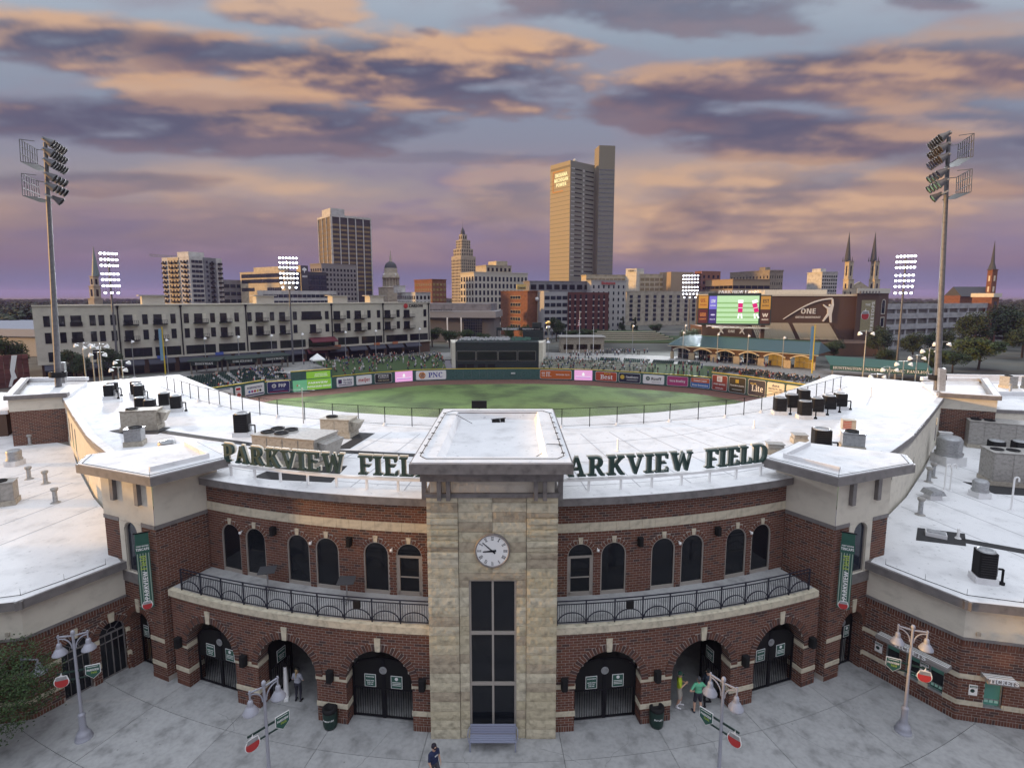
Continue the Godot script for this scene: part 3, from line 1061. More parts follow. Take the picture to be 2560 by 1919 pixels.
func corner_tower(s: float) -> void:
	var side := "left" if s < 0 else "right"
	var w := thing("corner_tower", "brick corner tower with cream top and flat white roof, %s end of the balcony" % side, "tower")
	var pu := func(u: float, z: float) -> Vector2: return Vector2(X0 + s * u, z)
	var A: Vector2 = pu.call(16.7, -24.95)
	var B: Vector2 = pu.call(20.38, -26.5)
	var C: Vector2 = pu.call(15.0, -27.6)
	var D: Vector2 = pu.call(21.2, -30.0)
	var E: Vector2 = pu.call(16.4, -31.0)
	var front := straight(A, B) if s > 0 else straight(B, A)
	var inner := straight(C, A) if s > 0 else straight(A, C)
	var mb := MB.new()
	var bb := MB.new()
	var l: float = front.l
	var ac := 1.9 if s > 0 else l - 1.9
	var door := [ac, 0.82, 0.0, 2.55, true]
	var strip := [ac, 0.85, 4.95, 9.0, false]
	var hole := [ac, 0.5, 5.5, 7.7, true]
	backing(mb, front, 0, l, 0, 8.2, [door, strip])
	soldier(bb, front, 0, l, 0, 0.26, [door])
	bricks(bb, front, 0, l, 0.27, 0.75, [door])
	bricks(bb, front, 0, l, 1.0, 2.09, [door])
	bricks(bb, front, 0, l, 2.32, 8.1, [door, strip])
	stone_band(w, front, 0, l, 0.76, 0.99, [door])
	stone_band(w, front, 0, l, 2.1, 2.31, [door])
	jambs(bb, mb, front, door, 0.8)
	arch_ring(w, front, door, 24, 0.3, 0.8, 4.05)
	backing(mb, inner, 0, inner.l, 0, 8.2, [])
	bricks(bb, inner, 0, inner.l, 0.27, 8.1, [])
	# outer face above the side wing
	var outer := straight(B, D) if s > 0 else straight(D, B)
	backing(mb, outer, 0, outer.l, 5.0, 8.2, [])
	bricks(bb, outer, 0, outer.l, 5.3, 8.1, [])
	part("wall", mb, mats.mortar, w)
	stuff("bricks", bb, mats.brick, w)
	# cream upper storey
	var st := MB.new()
	backing(st, front, 0, l, 8.2, 10.72, [], 0.02)
	backing(st, front, ac - 0.86, ac + 0.86, 4.96, 8.2, [hole], 0.03)
	for e: float in [-1.0, 1.0]:
		var p := wf(front, ac + e * 0.86, 0, 0.03).origin
		var q := wf(front, ac + e * 0.86, 0, -0.1).origin
		st.quad(Vector3(p.x, 4.96, p.z), Vector3(q.x, 4.96, q.z), Vector3(q.x, 8.2, q.z), Vector3(p.x, 8.2, p.z))
	backing(st, inner, 0, inner.l, 8.2, 10.72, [], 0.02)
	backing(st, outer, 0, outer.l, 8.2, 10.72, [], 0.02)
	# reveal of the window
	var ol := outline(0.5, 5.5, 7.7, true)
	var tw := wf(front, ac, 0, 0.03)
	for i in ol.size():
		var j := (i + 1) % ol.size()
		st.quad(tw * Vector3(ol[i].x, ol[i].y, -0.2), tw * Vector3(ol[j].x, ol[j].y, -0.2), tw * Vector3(ol[j].x, ol[j].y, 0), tw * Vector3(ol[i].x, ol[i].y, 0))
	part("cream_wall", st, mats.stucco, w)
	window(w, front, hole, 0.12, 0.05, mats.glass_blue, mats.frame)
	var tr := MB.new()
	ribbon(tr, front, 0.0, ac - 0.88, 8.12, 8.32, -0.05, 0.05)
	ribbon(tr, front, ac + 0.88, l, 8.12, 8.32, -0.05, 0.05)
	ribbon(tr, inner, 0.0, inner.l, 8.12, 8.32, -0.05, 0.05)
	ribbon(tr, front, ac - 0.9, ac + 0.9, 4.94, 5.48, -0.05, 0.05)
	part("grey_trim", tr, mats.fascia, w)
	for e: float in [-0.95, 0.95]:
		put("bracket", unit_box(Vector3(0.26, 1.35, 0.2)), mats.fascia, w, wf(front, ac + e, 9.95, 0.12))
	# overhanging roof
	var tri := PackedVector2Array([pu.call(16.05, -23.95), pu.call(21.15, -25.95), pu.call(21.9, -27.6), pu.call(17.5, -30.2), pu.call(13.9, -27.0)])
	var fa := MB.new()
	fa.prism(tri, 10.68, 11.1)
	part("fascia", fa, mats.fascia, w)
	var mid := Vector2.ZERO
	for p in tri:
		mid += p / 5.0
	var inset := PackedVector2Array()
	for p in tri:
		inset.append(p.lerp(mid, 0.03))
	var rf := MB.new()
	rf.prism(inset, 11.102, 11.14)
	part("roof", rf, mats.roofing, w)
	var kerb := MB.new()
	for i in [3, 4]:
		var a := inset[i].lerp(mid, 0.25)
		var b := inset[(i + 1) % 5].lerp(mid, 0.25)
		kerb.bar(Vector3(a.x, 11.25, a.y), Vector3(b.x, 11.25, b.y), 0.12, 0.25)
	part("roof_kerb", kerb, mats.roofing, w)
	var rod := MB.new()
	for p in [inset[0], inset[1], inset[4]]:
		rod.cyl(Vector3(p.x, 11.12, p.y), Vector3(p.x, 11.5, p.y), 0.012, 0.006, 5)
	var cab := PackedVector3Array()
	for k in 6:
		var p: Vector2 = inset[(k + 4) % 5].lerp(mid, 0.06)
		if k < 4:
			cab.append(Vector3(p.x, 11.15, p.y))
	rod.tube(cab, 0.014, 5)
	part("lightning_rod", rod, mats.unit_black, w)
	gate(w, wf(front, ac, 0, -0.55), 0.8, 2.95, 2.5)
	# a banner hangs from the corner near the balcony
	var ba := 0.42 if s > 0 else l - 0.42
	var bn := thing("street_banner", "tall green striped banner on brick corner tower, %s side" % side, "banner", wf(front, ba, 3.9, 0.42).origin, wf(front, ba, 0, 0).basis.get_euler().y - s * 0.85, "tall striped banners")
	put("cloth", unit_box(Vector3(0.56, 3.9, 0.02)), mats.sign_green, bn, Transform3D(Basis(), Vector3(0, 2.2, 0)))
	for k in 5:
		put("stripe", unit_box(Vector3(0.035, 2.75, 0.006)), mat("stripe_grey", lin(0.30, 0.36, 0.30), 0.7), bn, Transform3D(Basis(), Vector3(-0.23 + k * 0.115, 1.75, 0.013)))
	put("header", unit_box(Vector3(0.6, 0.5, 0.008)), mats.sign_green, bn, Transform3D(Basis(), Vector3(0, 3.4, 0.016)))
	text(bn, "FORT WAYNE", mats.white, Transform3D(Basis(), Vector3(0, 3.5, 0.024)), 0.07, 0.5, 0.006)
	text(bn, "TINCAPS", mats.white, Transform3D(Basis(), Vector3(0, 3.34, 0.024)), 0.13, 0.54, 0.006)
	var tt := Transform3D(Basis(Vector3.BACK, PI / 2), Vector3(0.02, 1.45, 0.024))
	text(bn, "PARKVIEW", mats.white, tt, 0.18, 1.45, 0.006)
	text(bn, "Field", mats.lime, tt * Transform3D(Basis(), Vector3(1.2, 0.03, 0)), 0.22, 0.75, 0.006, true, "lettering", false, true)
	apple(bn, Transform3D(Basis(), Vector3(0, 0.42, 0.014)), 0.2)
	put("bracket", unit_box(Vector3(0.7, 0.05, 0.05)), mats.black_metal, bn, Transform3D(Basis(), Vector3(0, 4.17, 0)))

func apple(parent: Node3D, t: Transform3D, r: float) -> void:  # red apple emblem under a silver cap, plain
	var o := PackedVector2Array()
	for k in 20:
		var w := TAU * k / 20.0
		o.append(Vector2(r * cos(w), r * (0.98 * sin(w) - 0.06 * absf(cos(w)))))
	var halo := PackedVector2Array()
	for p in o:
		halo.append(p * 1.13 + Vector2(0, 0.1 * r))
	var m := MB.new()
	m.plate(t, halo, 0.008)
	m.plate(t, PackedVector2Array([Vector2(-r * 0.9, r * 0.2), Vector2(r * 1.1, r * 0.35), Vector2(r * 0.85, r * 1.1), Vector2(r * 0.15, r * 1.15), Vector2(r * 0.1, r * 1.75), Vector2(-r * 0.15, r * 1.2), Vector2(-r * 0.8, r * 1.0)]), 0.010)
	part("emblem_edge", m, mats.white, parent)
	m = MB.new()
	m.plate(t.translated_local(Vector3(0, 0, 0.009)), o, 0.006)
	part("emblem_apple", m, mats.red, parent)
	m = MB.new()
	m.plate(t.translated_local(Vector3(0, 0, 0.016)), PackedVector2Array([Vector2(-r * 0.8, r * 0.3), Vector2(r * 0.85, r * 0.38), Vector2(r * 0.75, r * 1.0), Vector2(-r * 0.72, r * 0.95)]), 0.006)
	part("emblem_cap", m, mats.galvanized, parent)

# ---------------------------------------------------------------- side wings, roofs
func side_wing(s: float) -> void:
	var side := "left" if s < 0 else "right"
	var what := "arched doors" if s < 0 else "ticket windows"
	var w := thing("side_wing", "low brick side wing with cream band and white roof, %s" % what, "building")
	var pu := func(u: float, z: float) -> Vector2: return Vector2(X0 + s * u, z)
	var C1: Vector2 = pu.call(19.3, -26.1)
	var C2: Vector2 = pu.call(21.4, -22.55)
	var C3: Vector2 = pu.call(26.0, -21.5)
	var C4: Vector2 = pu.call(34.0, -17.0)
	var walls := [straight(C1, C2), straight(C2, C3), straight(C3, C4)] if s > 0 else [straight(C2, C1), straight(C3, C2), straight(C4, C3)]
	var mb := MB.new()
	var bb := MB.new()
	var st := MB.new()
	var tr := MB.new()
	for i in 3:
		var f: Dictionary = walls[i]
		var l: float = f.l
		var open := []
		if s > 0 and i == 0:
			for c: float in [1.45, 2.32, 3.3]:
				open.append([c, 0.29, 0.86, 2.05, false])
		elif s > 0 and i == 1:
			open.append([1.42, 0.36, 0.82, 2.05, false])
		elif s < 0 and i == 0:
			for c: float in [0.78, 2.34]:
				open.append([l - c, 0.58, 0.0, 2.4, true])
		backing(mb, f, 0, l, 0, 4.0, open)
		soldier(bb, f, 0, l, 0, 0.24, open)
		bricks(bb, f, 0, l, 0.25, 0.78, open)
		bricks(bb, f, 0, l, 1.02, 2.08, open)
		bricks(bb, f, 0, l, 2.32, 3.74, open)
		soldier(bb, f, 0, l, 3.72, 3.99, [])
		stone_band(w, f, 0, l, 0.79, 1.01, open)
		stone_band(w, f, 0, l, 2.09, 2.31, open)
		backing(st, f, -0.02, l + 0.02, 4.1, 5.66, [], 0.03)
		ribbon(st, f, 0.0, l, 4.5, 4.515, -0.05, 0.036, 5.0)
		ribbon(st, f, 0.0, l, 5.3, 5.315, -0.05, 0.036, 5.0)
		ribbon(tr, f, -0.02, l + 0.02, 3.99, 4.12, -0.1, 0.07, 5.0)
		ribbon(tr, f, -0.3, l + 0.3, 5.62, 6.02, -0.35, 0.4 + i * 0.003, 20.0)
		for o in open:
			if o[4]:
				arch_ring(w, f, o, 22, 0.28, 0.25, 3.45)
				var wn := window(w, f, o, 0.2, 0.05, mats.glass, mats.fascia, [[-0.58, 0.58, 2.3, 2.38], [-0.025, 0.025, 0.0, 2.3], [-0.58, 0.58, 1.9, 1.94], [-0.295, -0.275, 0.0, 2.3], [0.275, 0.295, 0.0, 2.3]])
				var fan := MB.new()
				var t := wf(f, o[0], 2.4, -0.15)
				for k in 8:
					var w0 := PI * k / 8.0
					var w1 := PI * (k + 1) / 8.0
					fan.bar(t * Vector3(0.2 * cos(w0), 0.2 * sin(w0), 0), t * Vector3(0.2 * cos(w1), 0.2 * sin(w1), 0), 0.03)
				for k in 3:
					var w0 := PI * (k + 1) / 4.0
					fan.bar(t * Vector3(0.2 * cos(w0), 0.2 * sin(w0), 0), t * Vector3(0.55 * cos(w0), 0.55 * sin(w0), 0), 0.03)
				part("fanlight", fan, mats.fascia, wn)
			else:
				var wn := window(w, f, o, 0.14, 0.03, mat("ticket_glass", lin(0.10, 0.30, 0.23), 0.1), mats.galvanized, [[-o[1], o[1], 1.16, 1.18]])
				wn.name = "ticket_window"
				put("counter", unit_box(Vector3(o[1] * 2, 0.05, 0.22)), mats.galvanized, wn, wf(f, o[0], o[2] + 0.03, -0.06))
				var dark := MB.new()
				dark.plate(wf(f, o[0], 0, -0.124), PackedVector2Array([Vector2(-o[1] * 0.85, o[2] + 0.1), Vector2(o[1] * 0.85, o[2] + 0.1), Vector2(o[1] * 0.85, 1.75), Vector2(-o[1] * 0.85, 1.75)]), 0.004)
				if i == 0:
					part("opening", dark, mats.glass, wn)
				for k in 3:
					put("notice", unit_box(Vector3(o[1] * 0.42, 0.17, 0.006)), mat("notice_green", lin(0.35, 0.62, 0.5), 0.6), wn, wf(f, o[0] + (k - 1) * o[1] * 0.55, 1.1, -0.105))
	part("wall", mb, mats.mortar, w)
	stuff("bricks", bb, mats.brick, w)
	part("cream_band", st, mats.stucco, w)
	part("fascia", tr, mats.fascia, w)
	# roof sheet of the wing, up to the high wall
	var roof := PackedVector2Array()
	for p in [[19.2, -25.8], [21.25, -22.2], [26.0, -21.15], [34.0, -16.7], [70.0, -16.7], [70.0, -52.0], [47.0, -52.0], [43.0, -49.0], [39.0, -46.9], [33.8, -41.0], [27.5, -34.6], [23.2, -30.7], [20.8, -27.2]]:
		roof.append(pu.call(p[0], p[1]))
	var rf := MB.new()
	rf.prism(roof, 5.75, 6.03)
	part("roof", rf, mats.roofing, w)
	var seam := MB.new()
	for k in 5:
		var u := 26.0 + k * 2.6
		seam.bar(Vector3(X0 + s * u, 6.036, -33.0 - k * 2.2), Vector3(X0 + s * (u + 2.5), 6.036, -21.0 - k * 0.4), 0.05, 0.008)
	part("roof_seam", seam, mats.roof_seam, w)
	var cab := MB.new()
	var pts := PackedVector3Array()
	for p in [[19.75, -25.5], [20.6, -24.0], [21.5, -22.7], [23.5, -22.1], [26.0, -21.6]]:
		var q: Vector2 = pu.call(p[0], p[1])
		pts.append(Vector3(q.x, 6.05, q.y))
	cab.tube(pts, 0.014, 5)
	for p in pts:
		cab.cyl(p, p + Vector3(0, 0.3, 0), 0.01, 0.005, 5)
	part("lightning_cable", cab, mats.unit_black, w)
	var lt := wf(walls[1], 0.55 if s > 0 else walls[1].l - 0.6, 4.35, 0.03)
	put("wall_light", unit_box(Vector3(0.17, 0.18, 0.12)), mats.unit_beige, w, lt)
	if s > 0:
		canopy(w, walls[0], 2.35, 3.0, 0)
		canopy(w, walls[1], 1.42, 1.2, 1)
		for k in 3:
			var f: Dictionary = walls[0] if k < 2 else walls[1]
			var a: float = [0.82, 2.82, 0.6][k]
			var pn := put("ticket_board", unit_box(Vector3(0.34, 0.5, 0.03)), mats.white, w, wf(f, a, 1.6 if k != 1 else 1.75, 0.03))
			put("board_header", unit_box(Vector3(0.29, 0.09, 0.01)), mats.sign_green, pn, Transform3D(Basis(), Vector3(0, 0.17, 0.02)))
			text(pn, "TICKETS", mats.white, Transform3D(Basis(), Vector3(0, 0.165, 0.027)), 0.045, 0.22, 0.004)
			var d := MB.new()
			d.lathe(Transform3D(Basis(Vector3.RIGHT, PI / 2), Vector3(-0.03, -0.03, 0.016)), PackedVector2Array([Vector2(0.09, 0), Vector2(0.09, 0.006), Vector2(0.001, 0.006)]), 12)
			part("board_picture", d, mats.can_green, pn)

func canopy(w: Node3D, f: Dictionary, a: float, width: float, k: int) -> void:
	var m := MB.new()
	var t := wf(f, a, 2.42, 0.0)
	m.box(t * Transform3D(Basis(), Vector3(0, 0.0, 0.28)), Vector3(width, 0.17, 0.54))
	var c := part("ticket_canopy", m, mat("canopy_pale", lin(0.24, 0.225, 0.215), 0.5), w)
	var top := MB.new()
	top.box(t * Transform3D(Basis(), Vector3(0, 0.1, 0.22)), Vector3(width - 0.06, 0.02, 0.36))
	part("canopy_top", top, mats.white, c)
	for j in 3:
		put("canopy_rail", unit_box(Vector3(width - 0.08, 0.02, 0.03)), mats.unit_grey, c, t * Transform3D(Basis(), Vector3(0, 0.125, 0.1 + j * 0.12)))
	text(c, "TICKETS", mats.white, t * Transform3D(Basis(), Vector3(0, 0.09 if k == 0 else 0.08, 0.56)), 0.2, 1.35 if k == 0 else 1.12, 0.03, true)

const HIGH := [[20.9, -27.4], [22.0, -29.3], [23.4, -31.1], [25.3, -32.8], [27.6, -34.9], [33.8, -41.3], [39.6, -47.4], [43.6, -51.6]]
const INNER := [[40.5, -65.3], [27.0, -51.6], [21.0, -47.2], [13.0, -43.6], [6.0, -41.8], [0.0, -41.4]]

func grandstand() -> void:
	var w := thing("grandstand_roof", "broad white curved grandstand roof behind the rooftop letters", "building")
	var edge := PackedVector2Array()
	for k in 15:
		var a := -15.4 + 30.8 * k / 14.0
		var p := arc(a, RU - 0.35, 0).origin
		edge.append(Vector2(p.x, p.z))
	var right := []
	for p in [[17.5, -29.0]] + HIGH + [[47.7, -58.5]] + INNER:
		right.append(p)
	for p in right:
		edge.append(Vector2(X0 + p[0], p[1]))
	right.reverse()
	for p in right:
		if p[0] > 0.01:
			edge.append(Vector2(X0 - p[0], p[1]))
	var rf := MB.new()
	rf.prism(edge, 9.45, ROOF)
	part("roof", rf, mats.roofing, w)
	# seams of the membrane, thin raised laps
	var seam := MB.new()
	for s: float in [-1.0, 1.0]:
		for k in 7:
			var r := 38.2 - k * 1.9
			var last := Vector3.ZERO
			for j in 15:
				var a: float = s * (3.5 + j * 1.25) * RF / maxf(r, 27.0) * 0.92
				var p := arc(a, r, ROOF + 0.004).origin
				if j > 0 and k % 2 == 0:
					seam.bar(last, p, 0.04, 0.006)
				last = p
		for k in 6:
			var a := s * (5.0 + k * 3.1)
			seam.bar(arc(a, 39.0, ROOF + 0.005).origin, arc(a * 1.06, 28.2, ROOF + 0.005).origin, 0.05, 0.006)
	part("roof_seam", seam, mat("seam_soft", lin(0.40, 0.40, 0.42), 0.9), w)
	for s: float in [-1.0, 1.0]:
		var wl := MB.new()
		var fa := MB.new()
		var cap := MB.new()
		for i in HIGH.size() - 1:
			var p := Vector2(X0 + s * HIGH[i][0], HIGH[i][1])
			var q := Vector2(X0 + s * HIGH[i + 1][0], HIGH[i + 1][1])
			var f := straight(p, q) if s < 0 else straight(q, p)
			f = straight(q, p) if s < 0 else straight(p, q)
			var open := []
			if i == 5 or i == 6:
				for k in (3 if i == 5 else 2) if s < 0 else (1 if i == 5 else 2):
					var c: float = (1.6 + k * 2.7) if i == 5 else (1.2 + k * 2.4)
					if s > 0:
						c = f.l - 1.3 if i == 5 else 1.6 + k * 2.6
					else:
						c = f.l - c
					open.append([c, 0.45, 6.6, 8.75, false])
			backing(wl, f, 0, f.l, 5.7, 9.9, open, 0.0)
			for o in open:
				window(w, f, o, 0.1, 0.05, mats.glass, mats.frame, [[-0.43, 0.43, 7.9, 7.95]])
			ribbon(fa, f, 0.0, f.l, 9.82, 10.18, -0.3, 0.16, 30.0)
			ribbon(cap, f, 0.0, f.l, 10.182, 10.21, -0.34, 0.12, 30.0)
		part("cream_wall", wl, mats.stucco, w)
		part("fascia", fa, mats.fascia, w)
		part("parapet_cap", cap, mats.roofing, w)
	# dark seating bowl edge under the roof towards the field
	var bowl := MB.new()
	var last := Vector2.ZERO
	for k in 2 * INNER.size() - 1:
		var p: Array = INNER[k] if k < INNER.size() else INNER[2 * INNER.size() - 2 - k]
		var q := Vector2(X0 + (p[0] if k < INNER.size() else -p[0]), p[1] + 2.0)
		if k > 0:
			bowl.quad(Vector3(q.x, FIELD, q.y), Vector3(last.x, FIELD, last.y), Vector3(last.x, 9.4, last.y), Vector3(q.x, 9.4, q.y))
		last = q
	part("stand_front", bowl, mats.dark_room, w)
	# ground floor: the concourse behind the gates
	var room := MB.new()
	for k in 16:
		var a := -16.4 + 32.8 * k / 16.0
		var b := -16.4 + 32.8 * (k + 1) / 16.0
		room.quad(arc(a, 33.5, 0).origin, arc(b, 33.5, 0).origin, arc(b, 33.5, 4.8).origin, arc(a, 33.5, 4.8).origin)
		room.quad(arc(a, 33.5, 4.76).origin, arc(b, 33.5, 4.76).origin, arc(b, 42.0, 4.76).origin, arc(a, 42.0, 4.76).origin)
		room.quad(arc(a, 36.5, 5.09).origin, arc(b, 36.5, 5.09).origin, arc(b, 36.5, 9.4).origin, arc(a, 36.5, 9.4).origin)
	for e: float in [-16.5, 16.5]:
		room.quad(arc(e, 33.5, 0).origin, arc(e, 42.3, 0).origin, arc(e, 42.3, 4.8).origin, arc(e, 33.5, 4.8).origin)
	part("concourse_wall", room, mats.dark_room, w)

func roof_fence() -> void:
	var pts := [[0.0, -38.1], [4.5, -38.35], [8.7, -39.05], [13.0, -40.2], [17.9, -41.7], [21.6, -43.5], [28.0, -48.2], [36.3, -55.5]]
	for s: float in [-1.0, 1.0]:
		var w := thing("roof_fence", "chain link fence with thin posts along the white roof, %s half" % ("left" if s < 0 else "right"), "fence")
		var rail := MB.new()
		var net := MB.new()
		for i in pts.size() - 1:
			var p := Vector3(X0 + s * pts[i][0], ROOF, pts[i][1])
			var q := Vector3(X0 + s * pts[i + 1][0], ROOF, pts[i + 1][1])
			rail.bar(p + Vector3(0, 1.42, 0), q + Vector3(0, 1.42, 0), 0.03)
			rail.bar(p + Vector3(0, 0.12, 0), q + Vector3(0, 0.12, 0), 0.02)
			net.quad(p + Vector3(0, 0.12, 0), q + Vector3(0, 0.12, 0), q + Vector3(0, 1.42, 0), p + Vector3(0, 1.42, 0))
			var n := maxi(1, roundi(p.distance_to(q) / 2.1))
			for k in n:
				var c := p.lerp(q, float(k) / n)
				put("post", unit_box(Vector3(0.05, 1.45, 0.05)), mats.unit_black, w, Transform3D(Basis(), c + Vector3(0, 0.72, 0)))
				if k % 2 == 0:
					put("post_foot", foot_mesh(), mats.roofing, w, Transform3D(Basis(), c))
		part("rail", rail, mats.unit_black, w)
		var wire := mat("wire_mesh", Color(lin(0.25, 0.25, 0.27), 0.16), 0.6)
		wire.transparency = BaseMaterial3D.TRANSPARENCY_ALPHA
		part("wire_netting", net, wire, w)

func foot_mesh() -> Mesh:
	if not shared.has("foot"):
		var m := MB.new()
		m.lathe(Transform3D(), PackedVector2Array([Vector2(0.2, 0), Vector2(0.07, 0.22), Vector2(0.001, 0.23)]), 8)
		shared["foot"] = m.mesh()
	return shared["foot"]

func stair_block(s: float) -> void:
	var w := thing("stair_block", "dark brick block with cream band rising beside the %s end of the white roof" % ("left" if s < 0 else "right"), "building")
	var pu := func(u: float, z: float) -> Vector2: return Vector2(X0 + s * u, z)
	var a: Vector2 = pu.call(40.6, -48.6)
	var b: Vector2 = pu.call(44.3, -46.9)
	var c: Vector2 = pu.call(52.5, -57.5)
	var d: Vector2 = pu.call(46.0, -58.0)
	var front := straight(a, b) if s > 0 else straight(b, a)
	var outer := straight(b, c) if s > 0 else straight(c, b)
	var mb := MB.new()
	var bb := MB.new()
	var st := MB.new()
	var tr := MB.new()
	for f in [front, outer]:
		backing(mb, f, 0, f.l, 5.5, 9.2, [])
		bricks(bb, f, 0, f.l, 6.0, 9.2, [])
		backing(st, f, -0.03, f.l + 0.03, 9.2, 10.4, [], 0.04)
		ribbon(st, f, 0, f.l, 9.75, 9.765, 0.0, 0.046, 30.0)
		ribbon(tr, f, -0.2, f.l + 0.2, 10.3, 10.66, -0.5, 0.3, 30.0)
	part("wall", mb, mats.mortar, w)
	stuff("bricks", bb, mats.brick, w)
	part("cream_band", st, mats.stucco, w)
	part("fascia", tr, mats.fascia, w)
	var rf := MB.new()
	rf.prism(PackedVector2Array([a, b, c, d]), 9.9, 10.2)
	for e in [[a, b], [b, c], [c, d]]:
		rf.bar(Vector3(e[0].x, 10.5, e[0].y), Vector3(e[1].x, 10.5, e[1].y), 0.5, 0.38)
	part("roof", rf, mats.roofing, w)

# ---------------------------------------------------------------- rooftop letters
func roof_letters(s: float) -> void:
	var side := "left" if s < 0 else "right"
	var w := thing("rooftop_sign", "green rooftop letters reading PARKVIEW FIELD, %s of the clock tower" % side, "sign")
	var words := "PARKVIEW FIELD"
	var span := [-15.6, -3.0] if s < 0 else [2.75, 15.45]
	var widths := {"P": 0.80, "A": 0.95, "R": 0.92, "K": 0.95, "V": 0.95, "I": 0.48, "E": 0.78, "W": 1.30, " ": 0.62, "F": 0.76, "L": 0.76, "D": 0.98}
	var total := 0.0
	for ch in words:
		total += widths[ch]
	var k: float = (span[1] - span[0]) / total
	var a: float = span[0]
	for ch in words:
		var wd: float = widths[ch] * k
		if ch != " ":
			var t := arc(a + wd / 2, 39.75, 11.4)
			var o := text(w, ch, mats.letter_backlight, t * Transform3D(Basis(), Vector3(0, 0.03, -0.05)), 0.95, wd * 0.88, 0.10, true, "letter_glow_back")  # cream copy stands for backlight glowing round the green letter
			o.set_meta("label", "pale backlight outline put behind the green letter %s" % ch)
			var g := text(w, ch, mats.letter_green, t * Transform3D(Basis(), Vector3(0, 0, 0.09)), 0.88, wd * 0.80, 0.18, true, "letter")
			g.set_meta("label", "green letter %s" % ch)
		a += wd
	var fr := MB.new()
	var f := {"r": 39.75}
	ribbon(fr, f, span[0] - 0.1, span[1] + 0.1, 10.72, 10.84, -0.1, 0.1, 0.8)
	part("frame", fr, mats.white, w)
	for i in 8:
		var p: float = lerpf(span[0] + 0.4, span[1] - 0.3, i / 7.0)
		put("post", unit_box(Vector3(0.1, 0.85, 0.1)), mats.white, w, arc(p, 39.72, 10.31))

# ---------------------------------------------------------------- rooftop machines
func condenser(label: String, at: Vector3, turn: float, w := 0.75, h := 1.0) -> void:
	var key := "condenser%.2f%.2f" % [w, h]
	if not shared.has(key):
		var t := thing("condenser_unit", label, "air conditioner", at, turn, "black condenser units on the white roofs")
		put("kerb", unit_box(Vector3(w * 1.25, 0.3, w * 1.0)), mats.roofing, t, Transform3D(Basis(), Vector3(0, 0.15, 0)))
		var m := MB.new()
		m.plate(Transform3D(Basis(Vector3.RIGHT, -PI / 2), Vector3(0, 0.32, 0)), PackedVector2Array([Vector2(-w / 2, -w * 0.42), Vector2(-w * 0.42, -w / 2), Vector2(w * 0.42, -w / 2), Vector2(w / 2, -w * 0.42), Vector2(w / 2, w * 0.42), Vector2(w * 0.42, w / 2), Vector2(-w * 0.42, w / 2), Vector2(-w / 2, w * 0.42)]), h)
		part("coil_case", m, mats.unit_black, t)
		for k in 9:
			put("louvre", unit_box(Vector3(w * 0.82, 0.012, 0.02)), mat("louvre_black", lin(0.045, 0.045, 0.048), 0.5), t, Transform3D(Basis(), Vector3(0, 0.42 + k * h * 0.1, w / 2)))
		m = MB.new()
		m.lathe(Transform3D(Basis(), Vector3(0, 0.32 + h, 0)), PackedVector2Array([Vector2(w * 0.52, 0), Vector2(w * 0.5, 0.06), Vector2(w * 0.4, 0.07), Vector2(w * 0.38, 0.02), Vector2(0.001, 0.02)]), 14)
		part("fan_top", m, mats.galvanized, t)
		put("control_box", unit_box(Vector3(0.14, 0.45, 0.3)), mats.galvanized, t, Transform3D(Basis(), Vector3(w * 0.55, 0.6, 0)))
		m = MB.new()
		m.tube(PackedVector3Array([Vector3(w * 0.6, 0.75, 0.1), Vector3(w * 0.95, 0.75, 0.1), Vector3(w * 0.95, 0.05, 0.1)]), 0.05, 6)
		m.cyl(Vector3(w * 0.95, 0, 0.1), Vector3(w * 0.95, 0.12, 0.1), 0.12, 0.12, 7)
		part("pipe", m, mats.unit_black, t)
		shared[key] = t
	else:
		copy(shared[key], at, turn, label)

